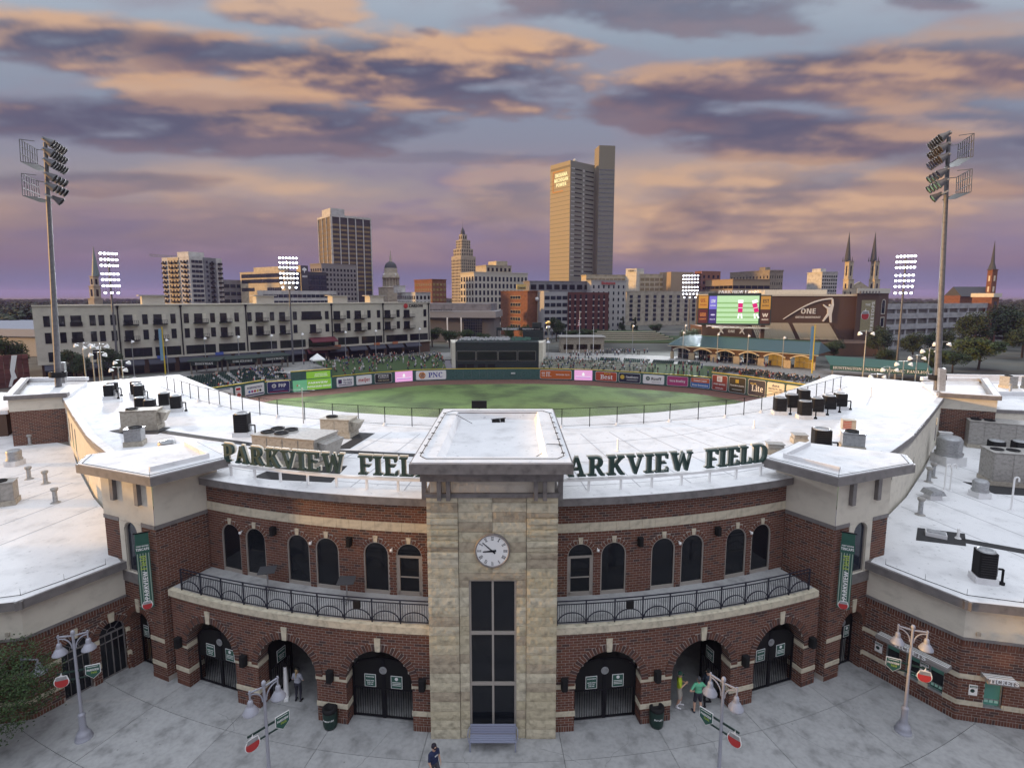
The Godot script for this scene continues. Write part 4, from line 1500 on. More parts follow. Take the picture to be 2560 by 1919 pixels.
func air_handler(label: String, at: Vector3, turn: float, s: Vector3, fans: int, m0: Material, hood := true) -> void:
	var t := thing("air_handler", label, "ventilation unit", at, turn, "large ventilation units on the white roofs")
	var b := MB.new()
	b.bx(-s.x / 2 - 0.06, s.x / 2 + 0.06, 0, 0.32, -s.z / 2 - 0.06, s.z / 2 + 0.06)
	part("kerb", b, mats.unit_beige, t)
	b = MB.new()
	b.bx(-s.x / 2, s.x / 2, 0.32, s.y, -s.z / 2, s.z / 2)
	part("case", b, m0, t)
	b = MB.new()
	b.bx(-s.x / 2 - 0.05, s.x / 2 + 0.05, s.y, s.y + 0.05, -s.z / 2 - 0.05, s.z / 2 + 0.05)
	part("lid", b, m0, t)
	var np := maxi(2, int(s.x / 0.9))
	for k in np:
		put("door_panel", unit_box(Vector3(s.x / np - 0.07, s.y - 0.5, 0.025)), m0, t, Transform3D(Basis(), Vector3(-s.x / 2 + (k + 0.5) * s.x / np, s.y / 2 + 0.18, s.z / 2 + 0.012)))
	for k in fans:
		b = MB.new()
		var x := -s.x / 2 + 0.55 + (k / 2 if fans > 2 else k) * 0.95
		var z := 0.0 if fans < 3 else (-0.42 + (k % 2) * 0.84)
		b.lathe(Transform3D(Basis(), Vector3(x, s.y + 0.05, z)), PackedVector2Array([Vector2(0.38, 0), Vector2(0.4, 0.08), Vector2(0.33, 0.08), Vector2(0.3, 0.03), Vector2(0.001, 0.03)]), 16)
		part("fan", b, mats.unit_black, t)
	if hood:
		b = MB.new()
		b.plate(Transform3D(Basis(Vector3.UP, PI / 2), Vector3(s.x / 2, 0, 0)) * Transform3D(Basis(), Vector3(-s.z * 0.4, 0, 0)), PackedVector2Array([Vector2(0, 0.5), Vector2(s.z * 0.8, 0.5), Vector2(s.z * 0.8, s.y * 0.9), Vector2(0, s.y * 0.9)]), 0.25)
		var y0 := s.y * 0.35
		b.quad(Vector3(s.x / 2 + 0.25, y0, s.z * 0.4), Vector3(s.x / 2 + 0.25, y0, -s.z * 0.4), Vector3(s.x / 2 + 0.6, s.y * 0.85, -s.z * 0.4), Vector3(s.x / 2 + 0.6, s.y * 0.85, s.z * 0.4))
		b.quad(Vector3(s.x / 2, s.y * 0.9, s.z * 0.4), Vector3(s.x / 2 + 0.6, s.y * 0.85, s.z * 0.4), Vector3(s.x / 2 + 0.6, s.y * 0.85, -s.z * 0.4), Vector3(s.x / 2, s.y * 0.9, -s.z * 0.4))
		b.tri(Vector3(s.x / 2 + 0.25, y0, s.z * 0.4), Vector3(s.x / 2 + 0.6, s.y * 0.85, s.z * 0.4), Vector3(s.x / 2, s.y * 0.9, s.z * 0.4))
		part("hood", b, m0, t)

func vent(label: String, at: Vector3, kind: int, h := 0.7) -> void:
	var names := ["vent_pipe", "exhaust_fan", "gooseneck_pipe", "vent_stub", "roof_hood"]
	var t := thing(names[kind], label, "roof vent", at, 0.0, "pipes and vents on the white roofs")
	var b := MB.new()
	if kind == 0:
		b.cyl(Vector3.ZERO, Vector3(0, h, 0), 0.14, 0.13, 10)
		part("pipe", b, mats.galvanized, t)
		b = MB.new()
		b.lathe(Transform3D(Basis(), Vector3(0, h, 0)), PackedVector2Array([Vector2(0.16, -0.06), Vector2(0.21, 0.02), Vector2(0.21, 0.14), Vector2(0.001, 0.2)]), 10)
		part("cap", b, mats.unit_grey, t)
		b = MB.new()
		b.lathe(Transform3D(), PackedVector2Array([Vector2(0.3, 0.0), Vector2(0.16, 0.08)]), 10)
		part("flashing", b, mats.unit_grey, t)
	elif kind == 1:
		b.bx(-h * 0.36, h * 0.36, 0, h * 0.32, -h * 0.36, h * 0.36)
		part("kerb", b, mats.roofing, t)
		b = MB.new()
		b.lathe(Transform3D(Basis(), Vector3(0, h * 0.32, 0)), PackedVector2Array([Vector2(h * 0.4, 0), Vector2(h * 0.42, h * 0.1), Vector2(h * 0.36, h * 0.14), Vector2(h * 0.38, h * 0.55), Vector2(h * 0.3, h * 0.66), Vector2(0.001, h * 0.68)]), 16)
		part("housing", b, mats.galvanized, t)
	elif kind == 2:
		var p := PackedVector3Array([Vector3.ZERO, Vector3(0, h - 0.15, 0)])
		for k in 7:
			var w := PI * k / 6.0
			p.append(Vector3(0.15 - 0.15 * cos(w), h - 0.15 + 0.15 * sin(w), 0))
		p.append(Vector3(0.3, h - 0.3, 0))
		b.tube(p, 0.05, 8)
		part("pipe", b, mats.white, t)
		b = MB.new()
		b.lathe(Transform3D(), PackedVector2Array([Vector2(0.16, 0.0), Vector2(0.06, 0.1)]), 10)
		part("flashing", b, mats.roofing, t)
	elif kind == 3:
		b.lathe(Transform3D(), PackedVector2Array([Vector2(0.16, 0), Vector2(0.07, 0.12), Vector2(0.065, h), Vector2(0.001, h)]), 8)
		part("pipe", b, mats.white, t)
	else:
		b.bx(-0.4, 0.4, 0, 0.3, -0.3, 0.3)
		part("kerb", b, mats.roofing, t)
		b = MB.new()
		b.plate(Transform3D(Basis(), Vector3(0, 0, -0.45)), PackedVector2Array([Vector2(-0.55, 0.32), Vector2(0.55, 0.32), Vector2(0.35, 0.62), Vector2(-0.35, 0.62)]), 0.9)
		part("hood", b, mats.galvanized, t)

func pad(label: String, pts: Array, y: float) -> void:
	var b := MB.new()
	var p := PackedVector2Array()
	for q in pts:
		p.append(Vector2(q[0], q[1]))
	b.prism(p, y + 0.002, y + 0.02)
	tag(part("walk_pad", b, mats.black_pad), label, "roof mat", "black walkway mats on the white roofs")

func roof_machines() -> void:
	var y := ROOF + 0.005
	for k in 2:
		condenser("black condenser on the left roof, %s of the far pair" % ["rear one", "front one"][k], Vector3([-38.73, -37.93][k], y, [-50.9, -49.4][k]), 0.3)
	for k in 3:
		condenser("black condenser on the left roof, %s in the far group of three" % ["rearmost", "middle", "front"][k], Vector3([-37.0, -36.0, -35.0][k], y, [-51.6, -50.3, -49.2][k]), 0.3)
	for k in 4:
		condenser("black condenser in the group of four behind the beige unit, %s" % ["leftmost", "second and lowest", "rearmost", "rightmost"][k], Vector3([-30.67, -29.3, -30.03, -28.2][k], y, [-43.2, -42.3, -45.2, -43.9][k]), 0.35)
	condenser("tall black condenser alone on the left roof behind letters PARK", Vector3(-18.7, y, -36.1), 0.1, 0.9, 1.25)
	for k in 7:
		condenser("black condenser on the right roof, %s" % ["left end of front row", "second of front row", "rear one beside the fence", "lowest, nearest the camera", "third of front row", "fifth along, dented grey box", "right end of the row"][k], Vector3([21.98, 23.68, 25.94, 23.2, 24.9, 26.5, 28.1][k], y, [-42.9, -44.3, -46.6, -41.4, -42.7, -43.7, -44.8][k]), -0.15, 0.85, 1.05)
	condenser("large black condenser on white kerb behind the letter D, right roof", Vector3(19.02, y, -31.9), -0.25, 0.95, 1.2)
	condenser("black condenser on the right wing roof above ticket windows", Vector3(22.45, 6.035, -23.9), -0.3, 0.72, 1.2)
	air_handler("beige ventilation unit with slanted hood on the left roof beside black mats", Vector3(-26.9, y, -37.9), 0.25, Vector3(2.3, 1.45, 1.2), 1, mats.unit_beige)
	air_handler("beige ventilation unit with intake hood on the roof near the fence", Vector3(-12.0, y, -36.1), -0.15, Vector3(2.1, 1.25, 1.3), 1, mats.unit_beige)
	air_handler("largest grey ventilation unit with four fans behind letters VIEW", Vector3(-12.7, y, -30.4), -0.28, Vector3(4.2, 1.65, 2.2), 4, mats.unit_grey)
	air_handler("low dark grey unit on white kerb at the left roof edge", Vector3(-24.5, y, -33.7), 0.3, Vector3(0.95, 1.1, 0.8), 1, mats.galvanized, false)
	air_handler("dark open coil unit beside the cornice of the right corner tower", Vector3(21.47, y, -32.7), -0.4, Vector3(1.2, 1.1, 1.0), 1, mats.galvanized, false)
	air_handler("low flat grey box on white kerb, right roof", Vector3(19.0, y, -34.3), -0.2, Vector3(0.8, 0.55, 0.7), 0, mats.unit_grey, false)
	air_handler("small grey box just behind the letter D", Vector3(16.2, y, -31.9), -0.2, Vector3(0.9, 0.6, 0.6), 0, mats.unit_grey, false)
	var t := thing("striped_cabinet", "pale cabinet with red louvre stripes on the right roof", "cabinet", Vector3(23.2, y, -35.9), -0.35)
	put("case", unit_box(Vector3(0.8, 0.7, 0.6)), mats.unit_beige, t, Transform3D(Basis(), Vector3(0, 0.85, 0)))
	put("kerb", unit_box(Vector3(0.85, 0.5, 0.65)), mats.roofing, t, Transform3D(Basis(), Vector3(0, 0.25, 0)))
	for k in 5:
		put("stripe", unit_box(Vector3(0.5, 0.05, 0.02)), mats.red, t, Transform3D(Basis(), Vector3(-0.12, 0.6 + k * 0.12, 0.305)))
	vent("ribbed exhaust fan on the left roof behind the corner tower", Vector3(-20.25, y, -30.4), 1, 1.25)
	vent("white vent stub behind the letters PARK, right roof", Vector3(6.63, y, -32.4), 3, 0.75)
	vent("white vent stub in the middle of the right roof", Vector3(17.83, y, -38.3), 3, 0.55)
	vent("white vent stub far back on the right roof", Vector3(34.66, y, -50.6), 3, 0.9)
	t = thing("antenna_mast", "thin antenna mast with crossbars at the roof fence", "antenna", Vector3(-15.9, y, -39.7))
	var b := MB.new()
	b.cyl(Vector3.ZERO, Vector3(0, 2.75, 0), 0.045, 0.03, 6)
	part("mast", b, mats.galvanized, t)
	for k in 2:
		b = MB.new()
		b.bar(Vector3(-1.0 + k * 0.4, 2.6 - k * 0.2, 0), Vector3(1.0 - k * 0.4, 2.6 - k * 0.2, 0.1), 0.03)
		part("crossbar", b, mats.galvanized, t)
	pad("black mat under the left beige ventilation unit", [[-28.9, -37.3], [-28.2, -38.6], [-25.2, -38.4], [-24.9, -36.5], [-26.9, -36.3]], y)
	pad("long black mat path crossing the left roof", [[-25.2, -37.6], [-22.2, -36.3], [-16.2, -33.8], [-14.9, -33.3], [-14.9, -32.75], [-16.2, -33.2], [-22.0, -35.6], [-25.2, -36.9]], y)
	pad("black mat beside the rear beige unit", [[-13.8, -35.5], [-13.3, -37.2], [-9.7, -36.7], [-10.3, -32.9], [-11.2, -32.7], [-10.8, -35.2]], y)
	pad("black mat in front of the largest grey unit", [[-13.9, -27.3], [-13.4, -29.0], [-9.4, -29.4], [-9.4, -26.7]], y)
	pad("black mat path running to the clock tower", [[-11.0, -32.6], [-5.6, -31.7], [-5.5, -31.1], [-10.9, -32.0]], y)
	y = 6.035
	for k in 4:
		vent("galvanised vent pipe on the left wing roof, %s" % ["second from the tower", "third from tower, pair with flashing", "nearest to the tower wall", "farthest, by the brick block"][k], Vector3([-35.9, -33.84, -30.06, -44.1][k], y, [-38.2, -37.25, -33.65, -47.4][k]), 0, [0.8, 0.8, 0.85, 0.8][k])
	vent("ribbed exhaust fan on the left wing roof", Vector3(-40.0, y, -41.5), 1, 1.3)
	air_handler("grey fan unit at the left edge of the picture on the wing roof", Vector3(-33.2, y, -33.4), 0.5, Vector3(1.3, 1.5, 1.0), 1, mats.unit_grey, false)
	for k in 3:
		vent("galvanised vent pipe on the right wing roof, %s" % ["right of the rear pair", "left of the rear pair", "alone nearest the corner tower"][k], Vector3([31.6, 30.5, 25.39][k], y, [-38.6, -37.6, -31.7][k]), 0, 0.95)
	for k in 2:
		vent("white hooked pipe on the right wing roof, %s of the close pair" % ["left", "right"][k], Vector3([30.2, 30.6][k], y, -35.8), 2, 1.9)
	vent("white hooked pipe standing alone at the right wing roof", Vector3(31.6, y, -32.3), 2, 2.2)
	vent("large bowl shaped exhaust fan on tall kerb, right wing roof", Vector3(35.4, y, -41.9), 1, 2.3)
	vent("ribbed exhaust fan near the hooked pipe, right wing roof", Vector3(31.7, y, -34.7), 1, 1.2)
	vent("low metal roof hood on the right wing roof", Vector3(28.3, y, -34.4), 4)
	air_handler("long grey rooftop unit with fans beside the brick block, right", Vector3(43.4, y, -46.6), -0.5, Vector3(4.2, 2.4, 2.2), 4, mats.unit_grey)
	air_handler("grey rooftop unit with panels at the right edge of the picture", Vector3(36.3, y, -37.2), -0.3, Vector3(3.4, 2.4, 1.8), 2, mats.unit_grey)
	condenser("black condenser between the two big grey units, right wing", Vector3(40.4, y, -43.2), -0.3, 0.95, 1.2)
	condenser("black condenser farther right between big grey units", Vector3(42.2, y, -43.0), -0.3, 0.95, 1.2)
	pad("black mat under the grey rooftop units", [[33.2, -35.2], [33.0, -37.6], [39.0, -35.8], [38.6, -34.2]], y)
	pad("black mat around the roof hatch on the right wing", [[22.5, -28.2], [23.8, -29.8], [25.9, -29.0], [24.7, -27.5]], y)
	pad("black mat path leading right from the roof hatch", [[24.9, -27.9], [25.1, -28.5], [28.6, -26.4], [28.2, -25.9]], y)
	t = thing("roof_hatch", "low pale roof hatch on a black mat", "hatch", Vector3(24.0, y + 0.02, -28.7), -0.6)
	put("frame", unit_box(Vector3(0.95, 0.22, 0.6)), mats.roofing, t, Transform3D(Basis(), Vector3(0, 0.11, 0)))
	put("lid", unit_box(Vector3(0.85, 0.04, 0.5)), mats.galvanized, t, Transform3D(Basis(), Vector3(0, 0.24, 0)))
	vent("short white pipe beside the roof hatch", Vector3(25.0, y + 0.02, -28.4), 3, 0.55)
	air_handler("small white louvred box against the brick block, right wing roof", Vector3(39.4, y, -47.2), -0.45, Vector3(0.9, 1.2, 0.5), 0, mats.roofing, false)
	t = thing("fence_clock", "small dark display box on the roof fence behind the clock tower", "display", Vector3(-2.4, ROOF, -38.3))
	put("case", unit_box(Vector3(1.1, 0.55, 0.2)), mats.unit_black, t, Transform3D(Basis(), Vector3(0, 1.75, 0)))
	put("bracket", unit_box(Vector3(0.08, 1.5, 0.08)), mats.unit_black, t, Transform3D(Basis(), Vector3(0, 0.75, -0.1)))
	# roofs farther right
	t = thing("lower_roof_block", "flat roofed block with weathered white roof behind the right brick block", "building")
	b = MB.new()
	b.prism(PackedVector2Array([Vector2(46.0, -51.5), Vector2(75.0, -44.0), Vector2(90.0, -66.0), Vector2(56.0, -70.0), Vector2(51.5, -58.5)]), 3.0, 8.2)
	part("wall", b, mats.stucco, t)
	b = MB.new()
	b.prism(PackedVector2Array([Vector2(46.1, -51.4), Vector2(75.2, -43.8), Vector2(90.2, -66.2), Vector2(55.8, -70.2), Vector2(51.4, -58.5)]), 8.2, 8.5)
	part("fascia", b, mats.fascia, t)
	b = MB.new()
	b.prism(PackedVector2Array([Vector2(46.3, -51.6), Vector2(75.0, -44.2), Vector2(89.8, -66.0), Vector2(56.0, -69.8), Vector2(51.6, -58.6)]), 8.502, 8.53)
	b.bar(Vector3(52.0, 8.75, -58.6), Vector3(78, 8.75, -57.0), 0.3, 0.5)
	b.bar(Vector3(56.2, 8.9, -69.7), Vector3(89.6, 8.9, -66.0), 0.4, 0.8)
	part("roof", b, mats.roofing, t)
	for k in 3:
		air_handler("small rooftop unit far right, %s" % ["leftmost of three", "middle of three", "right of three"][k], Vector3([60.0, 62.2, 67.0][k], 8.53, [-63.5, -63.0, -62.5][k]), 0.2, Vector3(1.3, 1.4, 1.1), 1, mats.unit_grey, false)
	for k in 2:
		vent("galvanised pipe far right on the weathered roof, %s" % ["left", "right"][k], Vector3([56.5, 60.5][k], 8.53, [-59.5, -55.0][k]), 0, 1.0)
	t = thing("lower_roof_block", "flat roofed block at the left edge beyond the left brick block", "building")
	b = MB.new()
	b.prism(PackedVector2Array([Vector2(-49.0, -50.5), Vector2(-75.0, -42.0), Vector2(-90.0, -62.0), Vector2(-55.0, -60.0)]), 3.0, 8.2)
	part("wall", b, mats.brown_brick, t)
	b = MB.new()
	b.prism(PackedVector2Array([Vector2(-48.8, -50.5), Vector2(-75.0, -41.8), Vector2(-90.2, -62.2), Vector2(-55.0, -60.2)]), 8.2, 8.55)
	part("roof", b, mats.roofing, t)

# ---------------------------------------------------------------- plaza and street furniture
func plaza() -> void:
	var under := MB.new()
	under.prism(PackedVector2Array([Vector2(-420, -30), Vector2(-80, -66), Vector2(-44, -66), Vector2(-30, -31), Vector2(30, -31), Vector2(44, -66), Vector2(80, -66), Vector2(420, -30), Vector2(420, 140), Vector2(-420, 140)]), -0.4, -0.09)
	var p := ground("plaza", under, mats.joint)
	var radii := [33.6, 42.05, 44.0, 47.4, 51.2, 55.6, 60.5, 68.0, 80.0]
	var cols := [-30.0, -25.2, -20.6, -16.2, -11.9, -7.45, -2.95, 2.95, 7.45, 11.9, 16.2, 20.6, 25.2, 30.0]
	for i in radii.size() - 1:
		for j in cols.size() - 1:
			var m := MB.new()
			m.col = Color(1, 1, 1) * rng.randf_range(0.84, 1.0)
			m.col.a = 1.0
			var q := PackedVector2Array()
			var g := 0.01
			var n := 4
			for k in n + 1:
				var t := arc(lerpf(cols[j] + g, cols[j + 1] - g, float(k) / n), radii[i] + g, 0).origin
				q.append(Vector2(t.x, t.z))
			for k in n + 1:
				var t := arc(lerpf(cols[j + 1] - g, cols[j] + g, float(k) / n), radii[i + 1] - g, 0).origin
				q.append(Vector2(t.x, t.z))
			m.prism(q, -0.085, rng.randf_range(-0.002, 0.002), false)
			part("slab", m, mats.concrete, p)
	# cracks run through some slabs
	var cracks := [[[5.2, -21.8], [5.1, -21.2], [4.4, -20.7], [3.9, -20.0], [3.4, -19.2]], [[8.4, -22.3], [8.3, -21.7], [8.9, -21.2], [8.8, -20.3]], [[-5.6, -21.7], [-6.0, -20.9], [-6.3, -20.2], [-7.1, -19.3]], [[-1.9, -21.1], [-2.1, -20.5], [-1.8, -20.0], [-2.3, -19.2]], [[12.2, -22.6], [12.9, -21.6], [13.6, -20.9], [15.2, -20.4]], [[-13.9, -22.9], [-13.0, -22.5], [-12.6, -21.9], [-13.2, -21.3]], [[1.2, -20.9], [2.3, -20.6], [2.9, -20.1]]]
	for c in cracks:
		var m := MB.new()
		for i in c.size() - 1:
			var a := Vector3(c[i][0], 0.006, c[i][1])
			var b := Vector3(c[i + 1][0], 0.006, c[i + 1][1])
			var prev := a
			for k in 5:
				var t := (k + 1) / 5.0
				var e := a.lerp(b, t) + (Vector3(rng.randf_range(-0.05, 0.05), 0, rng.randf_range(-0.05, 0.05)) if k < 4 else Vector3.ZERO)
				m.bar(prev, e, rng.randf_range(0.008, 0.018), 0.003)
				prev = e
		part("crack", m, mats.joint, p)
	# tar and gum spots
	var spots := MB.new()
	for k in 60:
		var t := arc(rng.randf_range(-22, 22), rng.randf_range(43.5, 50), 0.0).origin
		spots.lathe(Transform3D(Basis(), t), PackedVector2Array([Vector2(rng.randf_range(0.015, 0.04), 0.005), Vector2(0.001, 0.008)]), 6)
	part("gum_spots", spots, mats.joint, p).set_meta("kind", "stuff")

func lamp_post(label: String, at: Vector3, turn: float, g := 1.0) -> void:  # g turns the signs round
	var key := "lamp%d" % g
	if shared.has(key):
		copy(shared[key], at, turn, label)
		return
	var t := thing("lamp_post", label, "street lamp", at, turn, "grey twin lamp posts on the plaza")
	shared[key] = t
	var m := MB.new()
	m.lathe(Transform3D(), PackedVector2Array([Vector2(0.42, 0), Vector2(0.42, 0.03), Vector2(0.001, 0.03)]), 20)
	part("footing", m, mats.concrete, t)
	m = MB.new()
	m.lathe(Transform3D(), PackedVector2Array([Vector2(0.34, 0.03), Vector2(0.34, 0.1), Vector2(0.27, 0.14), Vector2(0.29, 0.24), Vector2(0.24, 0.36), Vector2(0.17, 0.42), Vector2(0.18, 0.48), Vector2(0.14, 0.52), Vector2(0.125, 1.1), Vector2(0.15, 1.15), Vector2(0.13, 1.22), Vector2(0.08, 1.28)]), 16)
	part("base", m, mats.lamp_grey, t)
	m = MB.new()
	m.lathe(Transform3D(), PackedVector2Array([Vector2(0.07, 1.26), Vector2(0.05, 5.0), Vector2(0.085, 5.02), Vector2(0.085, 5.1), Vector2(0.05, 5.16), Vector2(0.001, 5.17)]), 12)
	part("pole", m, mats.lamp_grey, t)
	for s: float in [-1.0, 1.0]:
		m = MB.new()
		m.bar(Vector3(0, 4.92, 0), Vector3(s * 0.57, 4.98, 0), 0.05)
		var arcp := PackedVector3Array()
		arcp.resize(9)
		for k in arcp.size():
			arcp[k] = Vector3(s * (0.07 + 0.42 * (1.0 - cos(PI / 2 * k / 8.0))), 4.35 + 0.52 * sin(PI / 2 * k / 8.0), 0)
		m.tube(arcp, 0.028, 7)
		m.cyl(Vector3(s * 0.52, 5.05, 0), Vector3(s * 0.52, 4.66, 0), 0.035, 0.035, 8)
		var arm := part("arm", m, mats.lamp_grey, t)
		m = MB.new()
		m.lathe(Transform3D(Basis(), Vector3(s * 0.52, 0, 0)), PackedVector2Array([Vector2(0.25, 4.18), Vector2(0.275, 4.17), Vector2(0.28, 4.2), Vector2(0.24, 4.27), Vector2(0.19, 4.36), Vector2(0.13, 4.44), Vector2(0.10, 4.46), Vector2(0.105, 4.52), Vector2(0.095, 4.62), Vector2(0.06, 4.68), Vector2(0.001, 4.69)]), 20)
		m.lathe(Transform3D(Basis(), Vector3(s * 0.52, 0, 0)), PackedVector2Array([Vector2(0.001, 4.3), Vector2(0.17, 4.3), Vector2(0.25, 4.18)]), 20)
		part("lamp_shade", m, mats.lamp_grey, arm)
		m = MB.new()
		m.bar(Vector3(0, 3.28, 0), Vector3(s * 0.7, 3.28, 0), 0.045, 0.07)
		m.bar(Vector3(0, 2.92, 0), Vector3(s * 0.6, 2.92, 0), 0.045, 0.05)
		part("sign_arm", m, mats.can_green, t)
	# pennant on the +x side, apple board on the -x side
	m = MB.new()
	var pen := PackedVector2Array([Vector2(-0.28, 0.33), Vector2(0.28, 0.33), Vector2(0.28, -0.08), Vector2(0, -0.33), Vector2(-0.28, -0.08)])
	m.plate(Transform3D(Basis(), Vector3(0, 0, -0.03)), pen, 0.03)
	var sg := put("pennant_sign", m.mesh(), mats.white, t, Transform3D(Basis(), Vector3(g * 0.6, 3.12, 0.06)))
	m = MB.new()
	var small := PackedVector2Array()
	for p in pen:
		small.append(p * 0.92)
	m.plate(Transform3D(Basis(), Vector3(0, 0, 0.001)), small, 0.008)
	part("green_face", m, mats.sign_green, sg)
	text(sg, "PARKVIEW", mats.white, Transform3D(Basis(), Vector3(0, 0.1, 0.014)), 0.09, 0.44, 0.005)
	text(sg, "Field", mats.lime, Transform3D(Basis(), Vector3(0.03, -0.03, 0.014)), 0.09, 0.22, 0.005, true, "lettering", false, true)
	put("top_line", unit_box(Vector3(0.4, 0.02, 0.005)), mats.white, sg, Transform3D(Basis(), Vector3(0, 0.25, 0.012)))
	var ab := MB.new()
	ab.plate(Transform3D(Basis(), Vector3(-g * 0.55, 2.95, 0.02)), PackedVector2Array([Vector2(-0.2, -0.2), Vector2(0.2, -0.2), Vector2(0.22, 0.1), Vector2(0.18, 0.22), Vector2(-0.18, 0.22), Vector2(-0.22, 0.1)]), 0.03)
	var an := part("apple_sign", ab, mats.can_green, t)
	apple(an, Transform3D(Basis(), Vector3(-g * 0.55, 2.92, 0.052)), 0.25)

func trash_can(label: String, at: Vector3, words: String) -> void:
	var t := thing("trash_can", label, "trash can", at, 0.0, "dark green trash cans at the brick piers")
	var m := MB.new()
	m.lathe(Transform3D(), PackedVector2Array([Vector2(0.001, 0), Vector2(0.27, 0.0), Vector2(0.31, 0.12), Vector2(0.33, 0.45), Vector2(0.33, 0.72), Vector2(0.31, 0.8)]), 24)
	part("barrel", m, mats.can_green, t)
	m = MB.new()
	m.lathe(Transform3D(), PackedVector2Array([Vector2(0.325, 0.79), Vector2(0.345, 0.84), Vector2(0.335, 0.94), Vector2(0.27, 0.98), Vector2(0.2, 0.97), Vector2(0.19, 0.86), Vector2(0.001, 0.82)]), 24)
	part("lid", m, mats.unit_black, t)
	for k in words.length():
		var a := (k - (words.length() - 1) / 2.0) * 0.2
		text(t, words[k], mats.white, Transform3D(Basis(Vector3.UP, a), Vector3(0.332 * sin(a), 0.5, 0.332 * cos(a))), 0.07, 0.0, 0.006)

func furniture() -> void:
	lamp_post("grey twin lamp post at left beside the arched doors", Vector3(-19.03, 0, -21.44), 0.35)
	lamp_post("grey twin lamp post cut by the bottom edge, left of the trash can and gates", Vector3(-9.35, 0, -18.4), 0.85)
	lamp_post("grey twin lamp post cut by the bottom edge in front of the three talking people", Vector3(8.05, 0, -18.6), -0.85, -1.0)
	lamp_post("grey twin lamp post at right in front of the ticket windows", Vector3(17.66, 0, -21.82), -0.45, -1.0)
	trash_can("dark green trash can at the pier left of the clock tower", Vector3(-8.3, 0, -22.13), "PARKVIEW")
	trash_can("dark green trash can at the pier right of the clock tower", Vector3(6.62, 0, -22.2), "BUTLER")
	var w := thing("wall_lamp", "grey bell lamp on a bracket at the left wing wall", "wall lamp", Vector3(-22.3, 2.3, -22.35), 0.5)
	var m := MB.new()
	m.bar(Vector3(0, 0, 0), Vector3(0, 0.9, 0), 0.06)
	m.bar(Vector3(0, 0.85, 0), Vector3(0.6, 0.75, 0.2), 0.05)
	part("bracket", m, mats.lamp_grey, w)
	m = MB.new()
	m.lathe(Transform3D(Basis(), Vector3(0.6, 0.1, 0.2)), PackedVector2Array([Vector2(0.30, 0.02), Vector2(0.33, 0.0), Vector2(0.29, 0.1), Vector2(0.155, 0.28), Vector2(0.12, 0.3), Vector2(0.11, 0.45), Vector2(0.04, 0.55), Vector2(0.03, 0.66)]), 18)
	part("lamp_shade", m, mats.lamp_grey, w)
	# bench under the tall window
	w = thing("bench", "grey metal slatted bench in front of the clock tower window", "bench", Vector3(X0, 0, -20.95))
	var metal := mat("bench_metal", lin(0.28, 0.30, 0.40), 0.5, texs.fine, 1.0)
	for k in 4:
		put("seat_slat", unit_box(Vector3(2.0, 0.03, 0.1)), metal, w, Transform3D(Basis(), Vector3(0, 0.44, 0.16 - k * 0.115)))
	for k in 4:
		put("back_slat", unit_box(Vector3(2.0, 0.085, 0.025)), metal, w, Transform3D(Basis(Vector3.RIGHT, -0.2), Vector3(0, 0.53 + k * 0.1, -0.25 - k * 0.02)))
	for s: float in [-1.0, 1.0]:
		for z: float in [-0.22, 0.2]:
			put("leg", unit_box(Vector3(0.05, 0.44, 0.05)), metal, w, Transform3D(Basis(), Vector3(s * 0.98, 0.22, z)))
		m = MB.new()
		m.tube(PackedVector3Array([Vector3(s * 1.02, 0.44, 0.2), Vector3(s * 1.08, 0.68, 0.12), Vector3(s * 1.08, 0.72, -0.1), Vector3(s * 1.02, 0.78, -0.27)]), 0.022, 6)
		part("armrest", m, metal, w)
	# balcony tables
	for k in 2:
		var a: float = [-11.75, -7.3][k]
		var t := thing("high_table", "square grey high table on the balcony, %s" % ["farther from the clock tower", "nearer the clock tower"][k], "table", arc(a, 41.05, 5.1).origin, [0.25, 0.1][k], "balcony tables")
		put("table_top", unit_box(Vector3(0.78, 0.04, 0.78)), mat("table_slate", lin(0.06, 0.063, 0.07), 0.5), t, Transform3D(Basis(Vector3.FORWARD, 0.03), Vector3(0, 1.06, 0)))
		m = MB.new()
		m.cyl(Vector3(0, 0.03, 0), Vector3(0, 1.04, 0), 0.035, 0.035, 8)
		part("stem", m, mats.galvanized, t)
		m = MB.new()
		m.bar(Vector3(-0.3, 0.03, 0), Vector3(0.3, 0.03, 0), 0.06, 0.04)
		m.bar(Vector3(0, 0.035, -0.3), Vector3(0, 0.035, 0.3), 0.06, 0.04)
		part("foot", m, mats.galvanized, t)
	# walk-through post inside the left open gate
	w = thing("metal_detector", "white walk-through detector post inside the left open gate", "detector", Vector3(-11.05, 0, -23.9), 0.3)
	m = MB.new()
	m.prism(PackedVector2Array([Vector2(-0.1, -0.3), Vector2(0.1, -0.3), Vector2(0.1, 0.3), Vector2(-0.1, 0.3)]), 0, 0.06)
	part("foot", m, mats.white, w)
	m = MB.new()
	m.lathe(Transform3D(), PackedVector2Array([Vector2(0.14, 0.06), Vector2(0.12, 0.8), Vector2(0.085, 1.62), Vector2(0.001, 1.63)]), 4)
	part("post", m, mats.white, w)
	m = MB.new()
	m.cyl(Vector3(0, 1.62, 0), Vector3(0.02, 1.85, 0), 0.05, 0.04, 8)
	part("sensor_head", m, mats.unit_black, w)

